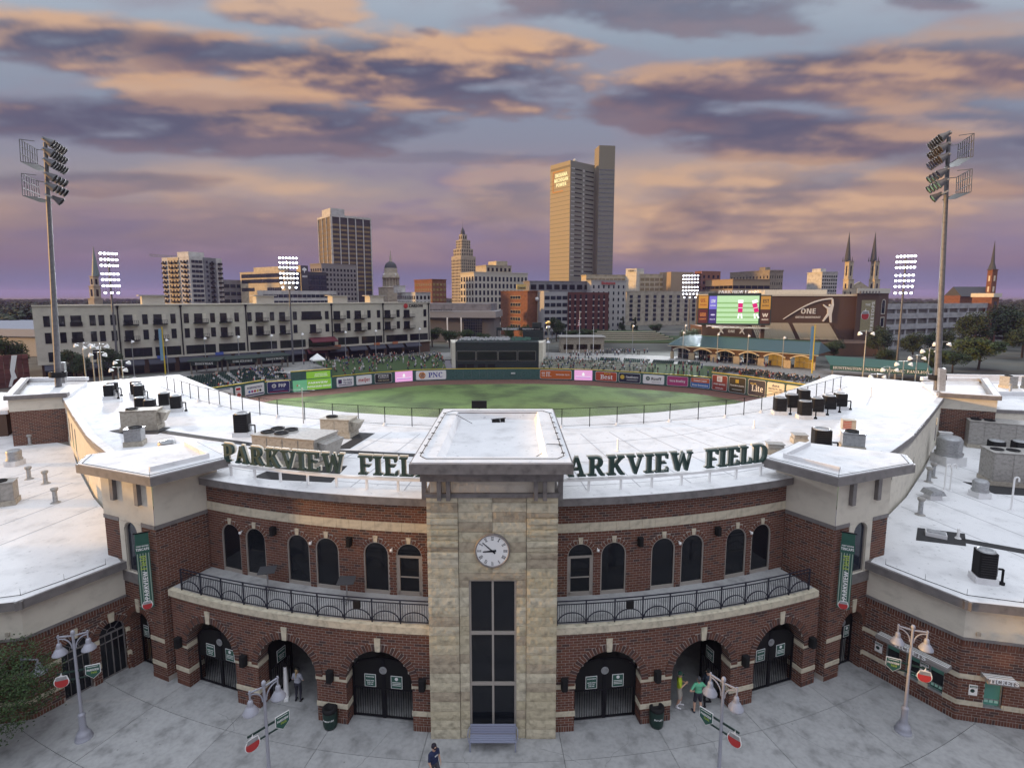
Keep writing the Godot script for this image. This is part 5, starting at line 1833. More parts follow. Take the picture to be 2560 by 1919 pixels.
# ---------------------------------------------------------------- people
func skin_field(bones: Array, cell: float, b: MB, k := 0.02) -> void:
	# bones: [from, to, radius, radius, colour]; joined by a smooth minimum and meshed as surface nets
	var lo := Vector3.ONE * 1e9
	var hi := -lo
	for q in bones:
		var r: float = maxf(q[2], q[3]) + k + cell * 2
		lo = lo.min(q[0] - Vector3.ONE * r).min(q[1] - Vector3.ONE * r)
		hi = hi.max(q[0] + Vector3.ONE * r).max(q[1] + Vector3.ONE * r)
	var nx := int((hi.x - lo.x) / cell) + 2
	var ny := int((hi.y - lo.y) / cell) + 2
	var nz := int((hi.z - lo.z) / cell) + 2
	var f := PackedFloat32Array()
	f.resize(nx * ny * nz)
	f.fill(1.0)
	for q in bones:
		var p: Vector3 = q[0]
		var d: Vector3 = q[1] - p
		var ll := maxf(d.length_squared(), 1e-9)
		var r0: float = q[2]
		var r1: float = q[3]
		var m := Vector3.ONE * (maxf(r0, r1) + k + cell * 1.5)
		var a := ((p.min(q[1]) - m - lo) / cell).floor()
		var e := ((p.max(q[1]) + m - lo) / cell).ceil()
		for z in range(maxi(0, int(a.z)), mini(nz, int(e.z) + 1)):
			for y in range(maxi(0, int(a.y)), mini(ny, int(e.y) + 1)):
				var row := (z * ny + y) * nx
				for x in range(maxi(0, int(a.x)), mini(nx, int(e.x) + 1)):
					var o := Vector3(lo.x + x * cell, lo.y + y * cell, lo.z + z * cell) - p
					var t := clampf(o.dot(d) / ll, 0.0, 1.0)
					var v := (o - d * t).length() - lerpf(r0, r1, t)
					var w := f[row + x]
					var h := maxf(k - absf(v - w), 0.0) / k
					f[row + x] = minf(v, w) - h * h * k * 0.25
	var at := {}
	var base := b.v.size()
	for z in nz - 1:
		for y in ny - 1:
			var row := (z * ny + y) * nx
			for x in nx - 1:
				var i0 := row + x
				if absf(f[i0]) > cell * 2.0:
					continue
				var sum := Vector3.ZERO
				var n := 0
				var c := [f[i0], f[i0 + 1], f[i0 + nx], f[i0 + nx + 1], f[i0 + nx * ny], f[i0 + nx * ny + 1], f[i0 + nx * ny + nx], f[i0 + nx * ny + nx + 1]]
				for e in [[0, 1], [2, 3], [4, 5], [6, 7], [0, 2], [1, 3], [4, 6], [5, 7], [0, 4], [1, 5], [2, 6], [3, 7]]:
					var va: float = c[e[0]]
					var vb: float = c[e[1]]
					if (va < 0.0) != (vb < 0.0):
						var t := va / (va - vb)
						var pa := Vector3(e[0] & 1, (e[0] >> 1) & 1, e[0] >> 2)
						var pb := Vector3(e[1] & 1, (e[1] >> 1) & 1, e[1] >> 2)
						sum += pa.lerp(pb, t)
						n += 1
				if n:
					var pos := lo + (Vector3(x, y, z) + sum / n) * cell
					var g := Vector3(c[1] + c[3] + c[5] + c[7] - c[0] - c[2] - c[4] - c[6], c[2] + c[3] + c[6] + c[7] - c[0] - c[1] - c[4] - c[5], c[4] + c[5] + c[6] + c[7] - c[0] - c[1] - c[2] - c[3])
					var best := 1e9
					var col := Color.WHITE
					for q in bones:
						var d: Vector3 = q[1] - q[0]
						var t := clampf((pos - q[0]).dot(d) / maxf(d.length_squared(), 1e-9), 0.0, 1.0)
						var v: float = (pos - q[0] - d * t).length() - lerpf(q[2], q[3], t)
						if v < best:
							best = v
							col = q[4]
					at[i0] = b.v.size()
					b.v.append(pos)
					b.n.append(g.normalized())
					b.c.append(col)
	for i0 in at:
		var x: int = i0 % nx
		var y: int = (i0 / nx) % ny
		var z: int = i0 / (nx * ny)
		for ax in 3:
			var s: int = [1, nx, nx * ny][ax]
			var u: int = [nx, nx * ny, 1][ax]
			var w: int = [nx * ny, 1, nx][ax]
			if i0 + s >= f.size() or i0 - u - w < 0 or (f[i0] < 0.0) == (f[i0 + s] < 0.0):
				continue
			if not (at.has(i0 - u) and at.has(i0 - w) and at.has(i0 - u - w)):
				continue
			var q := [at[i0 - u - w], at[i0 - w], at[i0], at[i0 - u]]
			if f[i0] < 0.0:
				q.reverse()
			b.ix.append_array(PackedInt32Array([q[0], q[1], q[2], q[0], q[2], q[3]]))

func hand_bones(at: Vector3, fwd: Vector3, side: Vector3, skin: Color, curl: float) -> Array:
	# palm from the wrist along fwd; side points to the thumb
	var up := side.cross(fwd).normalized()
	var list := []
	for k in 3:
		list.append([at + side * (k - 1) * 0.022, at + fwd * 0.085 + side * (k - 1) * 0.026, 0.017, 0.014, skin])
	for k in 4:
		var root := at + fwd * 0.085 + side * (0.033 - k * 0.021)
		var l: float = [0.036, 0.041, 0.038, 0.029][k]
		var mid := root + (fwd - up * curl * 0.6).normalized() * l
		var tip := mid + (fwd * (1.0 - curl * 0.6) - up * curl).normalized() * l * 0.95
		list.append([root, mid, 0.010, 0.009, skin])
		list.append([mid, tip, 0.009, 0.008, skin])
	var tr := at + fwd * 0.025 + side * 0.03
	list.append([tr, tr + (fwd * 0.5 + side * 0.7 - up * curl * 0.3).normalized() * 0.045, 0.012, 0.010, skin])
	list.append([tr + (fwd * 0.5 + side * 0.7 - up * curl * 0.3).normalized() * 0.045, tr + (fwd * 1.0 + side * 0.55 - up * curl * 0.7).normalized() * 0.075, 0.010, 0.009, skin])
	return list

func person(label: String, at: Vector3, turn: float, look: Dictionary) -> void:
	# local: facing +z, x to the person's left
	var t := thing("person", label, "person", at, turn)
	var s: float = look.get("size", 1.0)
	var skin := Color(0.52, 0.32, 0.23)
	var shirt: Color = look.shirt
	var legs: Color = look.legs
	var shin: Color = skin if look.get("shorts", false) else legs
	var shoe: Color = look.shoe
	var B := []
	var stride: float = look.get("stride", 0.0)
	for e: float in [-1.0, 1.0]:
		var hip := Vector3(e * 0.095, 0.93, 0)
		var foot := Vector3(e * look.get("stance", 0.12), 0.085, e * stride)
		var knee := (hip + foot) / 2 + Vector3(0, 0.02, 0.05 + absf(stride) * 0.25)
		var thigh_end := knee.lerp(hip, 0.12) if look.get("shorts", false) else knee
		B.append([hip, thigh_end, 0.098, 0.082 if look.get("shorts", false) else 0.062, legs])
		if look.get("shorts", false):
			B.append([thigh_end, knee, 0.058, 0.052, skin])
		B.append([knee, knee.lerp(foot, 0.35), 0.055, 0.058, shin])
		var sock: Color = look.get("sock", shin)
		B.append([knee.lerp(foot, 0.35), foot + Vector3(0, 0.02, -0.015), 0.056, 0.04, shin if sock == shin else shin])
		if sock != shin:
			B.append([knee.lerp(foot, 0.6), foot + Vector3(0, 0.02, -0.015), 0.05, 0.043, sock])
		var toe := Vector3(e * 0.035, 0, 0.15)
		B.append([foot + Vector3(0, -0.035, -0.04), foot + Vector3(0, -0.045, 0) + toe, 0.047, 0.038, shoe])
	B.append([Vector3(-0.06, 0.97, 0), Vector3(0.06, 0.97, 0), 0.115, 0.115, legs])
	B.append([Vector3(-0.05, 1.08, 0.01), Vector3(0.05, 1.08, 0.01), 0.12, 0.12, shirt])
	B.append([Vector3(-0.05, 1.22, 0.01), Vector3(0.05, 1.22, 0.01), 0.122, 0.122, shirt])
	B.append([Vector3(-0.085, 1.35, 0), Vector3(0.085, 1.35, 0), 0.115, 0.115, shirt])
	B.append([Vector3(-0.14, 1.43, -0.01), Vector3(0.14, 1.43, -0.01), 0.068, 0.068, shirt])
	B.append([Vector3(0, 1.44, -0.01), Vector3(0, 1.54, 0.0), 0.055, 0.05, skin])
	# head
	var hd: Vector3 = Vector3(0, 1.63, 0.015)
	B.append([hd + Vector3(0, 0.03, -0.015), hd + Vector3(0, -0.03, 0.015), 0.088, 0.07, skin])
	B.append([hd + Vector3(0, 0.03, -0.02), hd + Vector3(0, 0.045, 0.02), 0.09, 0.082, skin])
	B.append([hd + Vector3(0, -0.055, 0.035), hd + Vector3(0, -0.075, 0.05), 0.05, 0.035, skin])
	B.append([hd + Vector3(0, 0.0, 0.09), hd + Vector3(0, -0.02, 0.105), 0.012, 0.015, skin])
	for e: float in [-1.0, 1.0]:
		B.append([hd + Vector3(e * 0.085, 0.01, 0.0), hd + Vector3(e * 0.088, -0.02, 0.0), 0.014, 0.010, skin])
	# arms: shoulder, elbow, wrist are given
	var m := MB.new()
	var hands := []
	for i in 2:
		var e := 1.0 if i == 0 else -1.0
		var pose: Array = look.arms[i]
		var sh := Vector3(e * 0.185, 1.41, -0.01)
		var el: Vector3 = pose[0]
		var wr: Vector3 = pose[1]
		var slv: float = look.get("sleeve", 0.75)
		B.append([sh, sh.lerp(el, slv), 0.064, 0.056, shirt])
		B.append([sh.lerp(el, slv), el, 0.044, 0.042, skin if slv < 1.0 else shirt])
		B.append([el, wr, 0.043, 0.028, look.get("forearm", skin)])
		var fwd := (wr - el).normalized()
		var hf: Vector3 = pose[2] if pose.size() > 2 else fwd
		var sd := hf.cross(Vector3(e, 0.2, 0.3)).normalized() * e
		hands.append(hand_bones(wr + hf * 0.01, hf, sd, skin, look.get("curl", 0.5)))
	skin_field(B, 0.018, m, 0.028)
	for hb in hands:
		skin_field(hb, 0.0065, m, 0.006)
	var o := part("body", m, tinted(mat("cloth", Color.WHITE, 0.85)), t)
	o.scale = Vector3.ONE * s
	# eyes and mouth
	var face := MB.new()
	for e: float in [-1.0, 1.0]:
		face.lathe(Transform3D(Basis(Vector3.RIGHT, PI / 2), hd + Vector3(e * 0.033, 0.012, 0.084)), PackedVector2Array([Vector2(0.012, 0), Vector2(0.008, 0.006), Vector2(0.001, 0.008)]), 8)
	face.bar(hd + Vector3(-0.022, -0.05, 0.086), hd + Vector3(0.022, -0.05, 0.086), 0.008, 0.006)
	var eo := part("face_features", face, mat("eye_dark", lin(0.03, 0.02, 0.02), 0.4), t)
	eo.scale = o.scale
	if look.has("hair"):
		var hm := MB.new()
		var hc: Color = look.hair
		var hb := [[hd + Vector3(0, 0.05, -0.025), hd + Vector3(0, -0.02, -0.045), 0.093, 0.075, hc], [hd + Vector3(0, 0.075, 0.02), hd + Vector3(0, 0.06, -0.03), 0.07, 0.085, hc]]
		if look.get("ponytail", false):
			hb.append([hd + Vector3(0, 0.02, -0.12), hd + Vector3(0.01, -0.32, -0.13), 0.035, 0.02, hc])
		skin_field(hb, 0.014, hm, 0.02)
		var ho := part("hair", hm, mats.cloth, t)
		ho.scale = o.scale
	if look.has("cap"):
		var cm := MB.new()
		cm.col = look.cap
		cm.lathe(Transform3D(Basis(), hd + Vector3(0, 0.045, -0.01)), PackedVector2Array([Vector2(0.106, -0.02), Vector2(0.108, 0.02), Vector2(0.09, 0.075), Vector2(0.05, 0.1), Vector2(0.001, 0.106)]), 16)
		var brim := PackedVector2Array()
		for k in 9:
			var w := PI * k / 8.0
			brim.append(Vector2(0.085 * cos(w), 0.07 + 0.115 * sin(w)))
		cm.plate(Transform3D(Basis(Vector3.RIGHT, PI / 2 + 0.12), hd + Vector3(0, 0.045, 0.0)), brim, 0.008)
		var co := part("cap", cm, mats.cloth, t)
		co.scale = o.scale
	if look.has("chest_print"):
		var x := text(t, look.chest_print, mats.white, Transform3D(Basis(), Vector3(0.03, 1.33, 0.128) * s), 0.07, 0.16, 0.004, false, "shirt_print", true, true)
		x.scale.z = 1.0

func people() -> void:
	var hip := Vector3(0.3, 1.17, -0.08)
	person("person in grey shirt and dark trousers with blond ponytail under a black cap, back turned", Vector3(-10.38, 0, -23.67), PI - 0.15, {"size": 0.98, "shirt": Color(0.30, 0.31, 0.36), "legs": Color(0.03, 0.03, 0.045), "shoe": Color(0.012, 0.012, 0.014), "cap": Color(0.012, 0.012, 0.014), "hair": Color(0.36, 0.26, 0.13), "ponytail": true, "sleeve": 0.8, "arms": [[Vector3(0.27, 1.16, 0.02), Vector3(0.17, 1.0, 0.2)], [Vector3(-0.27, 1.16, 0.02), Vector3(-0.17, 1.0, 0.2)]]})
	person("person in lime vest, khaki shorts and green cap raising one hand", Vector3(7.98, 0, -23.3), 1.25, {"size": 1.03, "shirt": Color(0.42, 0.55, 0.035), "legs": Color(0.42, 0.39, 0.34), "shorts": true, "sock": Color(0.75, 0.75, 0.76), "shoe": Color(0.7, 0.7, 0.72), "cap": Color(0.015, 0.07, 0.05), "hair": Color(0.3, 0.28, 0.26), "stride": 0.06, "arms": [[Vector3(0.25, 1.16, 0.0), Vector3(0.14, 1.2, 0.25)], [Vector3(-0.25, 1.15, 0.06), Vector3(-0.1, 1.32, 0.28), Vector3(0.2, 0.8, 0.5).normalized()]], "curl": 0.9})
	person("person in light green shirt and dark shorts, hands on hips, back turned", Vector3(8.78, 0, -22.98), PI + 0.1, {"size": 1.02, "shirt": Color(0.12, 0.42, 0.25), "legs": Color(0.03, 0.03, 0.045), "shorts": true, "shoe": Color(0.03, 0.035, 0.06), "hair": Color(0.07, 0.07, 0.075), "stance": 0.17, "sleeve": 0.7, "arms": [[Vector3(0.42, 1.17, -0.1), Vector3(0.2, 1.04, 0.02)], [Vector3(-0.42, 1.17, -0.1), Vector3(-0.2, 1.04, 0.02)]], "curl": 0.9})
	person("person in dark uniform and cap striding beside the open gate, behind the lamp", Vector3(9.38, 0, -23.4), -1.4, {"size": 1.06, "shirt": Color(0.06, 0.075, 0.11), "legs": Color(0.01, 0.01, 0.012), "shoe": Color(0.01, 0.01, 0.012), "cap": Color(0.012, 0.012, 0.014), "stride": 0.2, "sleeve": 1.0, "forearm": Color(0.06, 0.075, 0.11), "arms": [[Vector3(0.26, 1.15, -0.06), Vector3(0.24, 0.95, 0.08)], [Vector3(-0.26, 1.15, 0.05), Vector3(-0.22, 0.98, 0.18)]]})
	person("person in navy print shirt and black cap at the bottom edge", Vector3(-3.12, 0, -19.2), 0.75, {"size": 1.02, "shirt": Color(0.014, 0.022, 0.065), "legs": Color(0.05, 0.05, 0.06), "shorts": true, "shoe": Color(0.2, 0.2, 0.2), "cap": Color(0.012, 0.011, 0.016), "hair": Color(0.1, 0.08, 0.06), "stride": 0.18, "chest_print": "Whf", "arms": [[Vector3(0.26, 1.15, -0.06), Vector3(0.25, 0.93, 0.06)], [Vector3(-0.26, 1.15, 0.05), Vector3(-0.23, 0.95, 0.16)]]})

# ---------------------------------------------------------------- trees
func leaf_material(key: String, c: Color) -> StandardMaterial3D:
	if mats.has(key):
		return mats[key]
	var m := tinted(mat(key, Color.WHITE, 0.8))
	m.backlight_enabled = true
	m.backlight = (c * 0.35).linear_to_srgb()
	return m

func crown_mesh(key: String, leaves: int, leaf: float, shape: int, c0: Color, c1: Color) -> Mesh:
	# a crown of radius about one: leaves on the outside of several lobes, gaps between
	if shared.has(key):
		return shared[key]
	var r := RandomNumberGenerator.new()
	r.seed = key.hash()
	var lobes := []
	var count: int = [26, 18, 14][shape]
	for k in count:
		var d := Vector3(r.randfn(), r.randfn() * 0.8, r.randfn()).normalized()
		var rr := pow(r.randf(), 0.45) * 0.72
		var p := d * rr
		if shape == 0:
			p.y *= 0.8
		elif shape == 1:   # cone
			p = Vector3(d.x * 0.55, r.randf_range(-0.95, 0.95), d.z * 0.55)
			p.x *= 0.75 - 0.6 * p.y * 0.9
			p.z *= 0.75 - 0.6 * p.y * 0.9
		lobes.append([p, r.randf_range(0.2, 0.36) * (1.0 if shape != 1 else 0.85 - 0.3 * p.y)])
	var b := MB.new()
	for k in leaves:
		var q: Array = lobes[r.randi() % lobes.size()]
		var d := Vector3(r.randfn(), r.randfn(), r.randfn()).normalized()
		var p: Vector3 = q[0] + d * q[1] * pow(r.randf(), 0.33)
		var nrm := (d + Vector3(r.randfn(), r.randfn() + 0.6, r.randfn()) * 0.6).normalized()
		var u := nrm.cross(Vector3(r.randfn(), r.randfn(), r.randfn())).normalized() * leaf * r.randf_range(0.6, 1.2)
		var w := nrm.cross(u.normalized()) * leaf * r.randf_range(0.35, 0.7)
		b.col = c0.lerp(c1, r.randf())
		b.quad(p - u, p - w, p + u, p + w)
	shared[key] = b.mesh()
	return shared[key]

func trunk_mesh(key: String, h: float, r: float, limbs: int, reach: float) -> Mesh:
	if shared.has(key):
		return shared[key]
	var g := RandomNumberGenerator.new()
	g.seed = key.hash()
	var b := MB.new()
	var p := Vector3.ZERO
	var fork := Vector3(g.randf_range(-0.1, 0.1) * h * 0.3, h * 0.55, g.randf_range(-0.1, 0.1) * h * 0.3)
	b.cyl(p, fork, r, r * 0.7, 8)
	b.cyl(fork, fork + Vector3(0, h * 0.4, 0), r * 0.65, r * 0.25, 7)
	for k in limbs:
		var a := TAU * (k + g.randf() * 0.6) / limbs
		var s := fork + Vector3(0, h * g.randf_range(-0.1, 0.15), 0)
		var e := s + Vector3(cos(a) * reach * g.randf_range(0.5, 0.9), h * g.randf_range(0.12, 0.4), sin(a) * reach * g.randf_range(0.5, 0.9))
		var mid := (s + e) / 2 + Vector3(0, h * 0.05, 0)
		b.cyl(s, mid, r * 0.4, r * 0.25, 6)
		b.cyl(mid, e, r * 0.25, r * 0.08, 6)
	shared[key] = b.mesh()
	return shared[key]

func tree(called: String, label: String, at: Vector3, h: float, w: float, kind: int, group := "trees around the ballpark", lit := 0) -> void:
	var t := thing(called, label, "tree", at, rng.randf() * TAU, group)
	put("trunk", trunk_mesh("trunk%d" % (kind % 3), 1.0, 0.035, 6, 0.35), mats.bark, t, Transform3D(Basis.from_scale(Vector3(h * 0.8, h * 0.78, h * 0.8)), Vector3.ZERO))
	var tones := [[Color(0.016, 0.030, 0.012), Color(0.040, 0.065, 0.022)], [Color(0.028, 0.052, 0.016), Color(0.070, 0.105, 0.028)], [Color(0.022, 0.042, 0.016), Color(0.055, 0.085, 0.026)]]  # light on the crowns put into leaf colour: dim, bright, middling
	var c: Array = tones[lit]
	var m := crown_mesh("crown%d%d" % [kind, lit], 5200, 0.05, kind, c[0], c[1])
	var ch := h * (0.88 if kind == 0 else 0.94)
	put("crown", m, leaf_material("leaf%d" % lit, c[1]), t, Transform3D(Basis.from_scale(Vector3(w / 2, ch / 2, w / 2)), Vector3(0, h - ch / 2, 0)))

func near_tree() -> void:
	var t := thing("plaza_tree", "dark leafy tree at the left edge of the plaza, partly cut off", "tree", Vector3(-22.3, 0, -20.6))
	put("trunk", trunk_mesh("near_trunk", 4.8, 0.14, 8, 2.2), mats.bark, t)
	var r := RandomNumberGenerator.new()
	r.seed = 5
	var b := MB.new()
	# twigs ending in sprays of small leaves
	for k in 330:
		var d := Vector3(r.randfn(), r.randfn() * 0.75, r.randfn()).normalized()
		var c := Vector3(0, 2.9, 0) + d * Vector3(2.35, 2.1, 2.3) * pow(r.randf(), 0.4)
		for j in 46:
			var p := c + Vector3(r.randfn(), r.randfn() * 0.6, r.randfn()) * 0.24
			var nrm := Vector3(r.randfn() * 0.7, 1.0, r.randfn() * 0.7).normalized()
			var u := nrm.cross(Vector3(r.randfn(), r.randfn(), r.randfn())).normalized() * r.randf_range(0.035, 0.065)
			var w := nrm.cross(u.normalized()) * r.randf_range(0.02, 0.036)
			b.col = Color(0.020, 0.042, 0.014).lerp(Color(0.055, 0.095, 0.028), r.randf())
			b.quad(p - u, p - w, p + u, p + w)
	part("crown", b, leaf_material("leaf0", Color(0.04, 0.065, 0.022)), t)

# ---------------------------------------------------------------- the field and the outfield wall
const WALL := [[-74.0, -108.0], [-69.5, -117.5], [-64.6, -125.8], [-61.8, -131.4], [-56.5, -134.4], [-47.9, -140.2], [-39.0, -147.2], [-28.5, -152.9], [-19.2, -155.2], [0.0, -156.4], [8.3, -156.3], [23.5, -153.4], [36.5, -147.6], [48.1, -141.8], [52.4, -138.3], [58.5, -131.1], [64.0, -122.0], [70.0, -112.0]]

func wall_point(i: int, out: float) -> Vector2:  # a corner of the wall, moved outwards
	var p := Vector2(WALL[i][0], WALL[i][1])
	return p + (p - Vector2(0, -70)).normalized() * out

func field() -> void:
	var grass := mat("turf", lin(0.125, 0.195, 0.050), 0.95, tex("mow", 0.006, 4, [[0.0, 0.62], [0.4, 0.82], [0.6, 0.94], [1.0, 1.0]]), 0.025, texs.bump, 0.3)
	mats.turf.detail_enabled = true
	mats.turf.detail_albedo = texs.grain
	mats.turf.detail_blend_mode = BaseMaterial3D.BLEND_MODE_MUL
	var b := MB.new()
	var p := PackedVector2Array([Vector2(76, -60), Vector2(-78, -60)])
	for i in WALL.size():
		p.append(Vector2(WALL[i][0], WALL[i][1]))
	b.prism(p, FIELD - 0.4, FIELD)
	ground("outfield_grass", b, grass)
	b = MB.new()
	for i in WALL.size() - 1:
		var a0 := wall_point(i, 0.0)
		var a1 := wall_point(i + 1, 0.0)
		var c0 := wall_point(i, -8.0)
		var c1 := wall_point(i + 1, -8.0)
		b.quad(Vector3(c0.x, FIELD + 0.006, c0.y), Vector3(c1.x, FIELD + 0.006, c1.y), Vector3(a1.x, FIELD + 0.006, a1.y), Vector3(a0.x, FIELD + 0.006, a0.y))
	ground("warning_track", b, mat("clay", lin(0.135, 0.060, 0.042), 0.95, texs.blotch, 0.15))
	var w := thing("outfield_wall", "long padded green outfield wall with yellow top line behind the grass", "wall")
	var green := mat("wall_green", lin(0.045, 0.115, 0.105), 0.7, texs.blotch, 0.25)
	var yellow := mat("yellow", lin(0.62, 0.46, 0.03), 0.6)
	for i in WALL.size() - 1:
		var top := -1.75
		if i < 3:
			top = -1.25
		elif i == 4:
			top = 0.35
		elif i >= 14:
			top = -0.3
		var f := straight(wall_point(i, 0.0), wall_point(i + 1, 0.0))
		var l: float = f.l
		var n := maxi(1, int(l / 2.4))
		for k in n:
			put("wall_panel", unit_box(Vector3(snappedf(l / n - 0.02, 0.01), top - FIELD, 0.3)), green, w, wf(f, (k + 0.5) * l / n, (FIELD + top) / 2, -0.15))
		put("yellow_line", unit_box(Vector3(snappedf(l, 0.01), 0.14, 0.34)), yellow, w, wf(f, l / 2, top + 0.07, -0.15))
	# ground round the field, one sheet to the horizon
	p = PackedVector2Array([Vector2(-6000, -66), Vector2(-84, -66), Vector2(-88, -108)])
	for i in WALL.size():
		p.append(wall_point(i, 13.0))
	p.append_array(PackedVector2Array([Vector2(88, -108), Vector2(84, -66), Vector2(6000, -66), Vector2(6000, -7000), Vector2(-6000, -7000)]))
	b = MB.new()
	b.prism(p, -0.6, -0.1)
	ground("ground", b, mat("town_ground", lin(0.13, 0.135, 0.115), 0.95, tex("town", 0.02, 5, [[0.0, 0.35], [0.5, 0.8], [1.0, 1.0]]), 0.004))

func board(label: String, a: Vector2, c: Vector2, y0: float, y1: float, face: Color, items: Array, lit := 0.0, border := true) -> void:
	# a board on the wall from a to c; items: [words, colour, x, y, height, width, serif, italic] in parts of the board
	var f := straight(a, c)
	var l: float = f.l
	var h := y1 - y0
	var t := thing("advertising_board", label, "sign", wf(f, l / 2, (y0 + y1) / 2, 0.06).origin, f.t.basis.get_euler().y, "boards on the outfield wall")
	var ch := minf(0.22, h * 0.1)
	var oct := func(w: float, hh: float) -> PackedVector2Array: return PackedVector2Array([Vector2(-w + ch, -hh), Vector2(w - ch, -hh), Vector2(w, -hh + ch), Vector2(w, hh - ch), Vector2(w - ch, hh), Vector2(-w + ch, hh), Vector2(-w, hh - ch), Vector2(-w, -hh + ch)])
	var m := MB.new()
	if border and lit == 0.0:
		m.plate(Transform3D(), oct.call(l / 2, h / 2), 0.05)
		part("border", m, mats.white if face.get_luminance() < 0.5 else mat("border_grey", lin(0.3, 0.33, 0.36), 0.6), t)
		m = MB.new()
		m.plate(Transform3D(Basis(), Vector3(0, 0, 0.052)), oct.call(l / 2 - 0.08, h / 2 - 0.08), 0.02)
	else:
		m.plate(Transform3D(), PackedVector2Array([Vector2(-l / 2, -h / 2), Vector2(l / 2, -h / 2), Vector2(l / 2, h / 2), Vector2(-l / 2, h / 2)]), 0.08)
	var key := "board" + face.to_html()
	part("face", m, glow(key + "lit", face.linear_to_srgb(), lit) if lit > 0.0 else mat(key, face.linear_to_srgb(), 0.6), t)
	for q in items:
		var col: Color = q[1]
		var mm: Material = glow("ink" + col.to_html() + "lit", col.linear_to_srgb(), lit) if lit > 0.0 else mat("ink" + col.to_html(), col.linear_to_srgb(), 0.6)
		var at := Transform3D(Basis(), Vector3(q[2] * l, q[3] * h, 0.085))
		if q[0] == "#":
			put("block", unit_box(Vector3(snappedf(q[5] * l, 0.01), snappedf(q[4] * h, 0.01), 0.015)), mm, t, at)
		elif q[0] == "o":
			var d := MB.new()
			d.lathe(at * Transform3D(Basis(Vector3.RIGHT, PI / 2), Vector3.ZERO), PackedVector2Array([Vector2(q[4] * h / 2, 0), Vector2(q[4] * h / 2, 0.02), Vector2(0.001, 0.02)]), 18)
			part("disc", d, mm, t)
		else:
			text(t, q[0], mm, at, q[4] * h, q[5] * l, 0.02, q[6] if q.size() > 6 else false, "lettering", true, q[7] if q.size() > 7 else false)

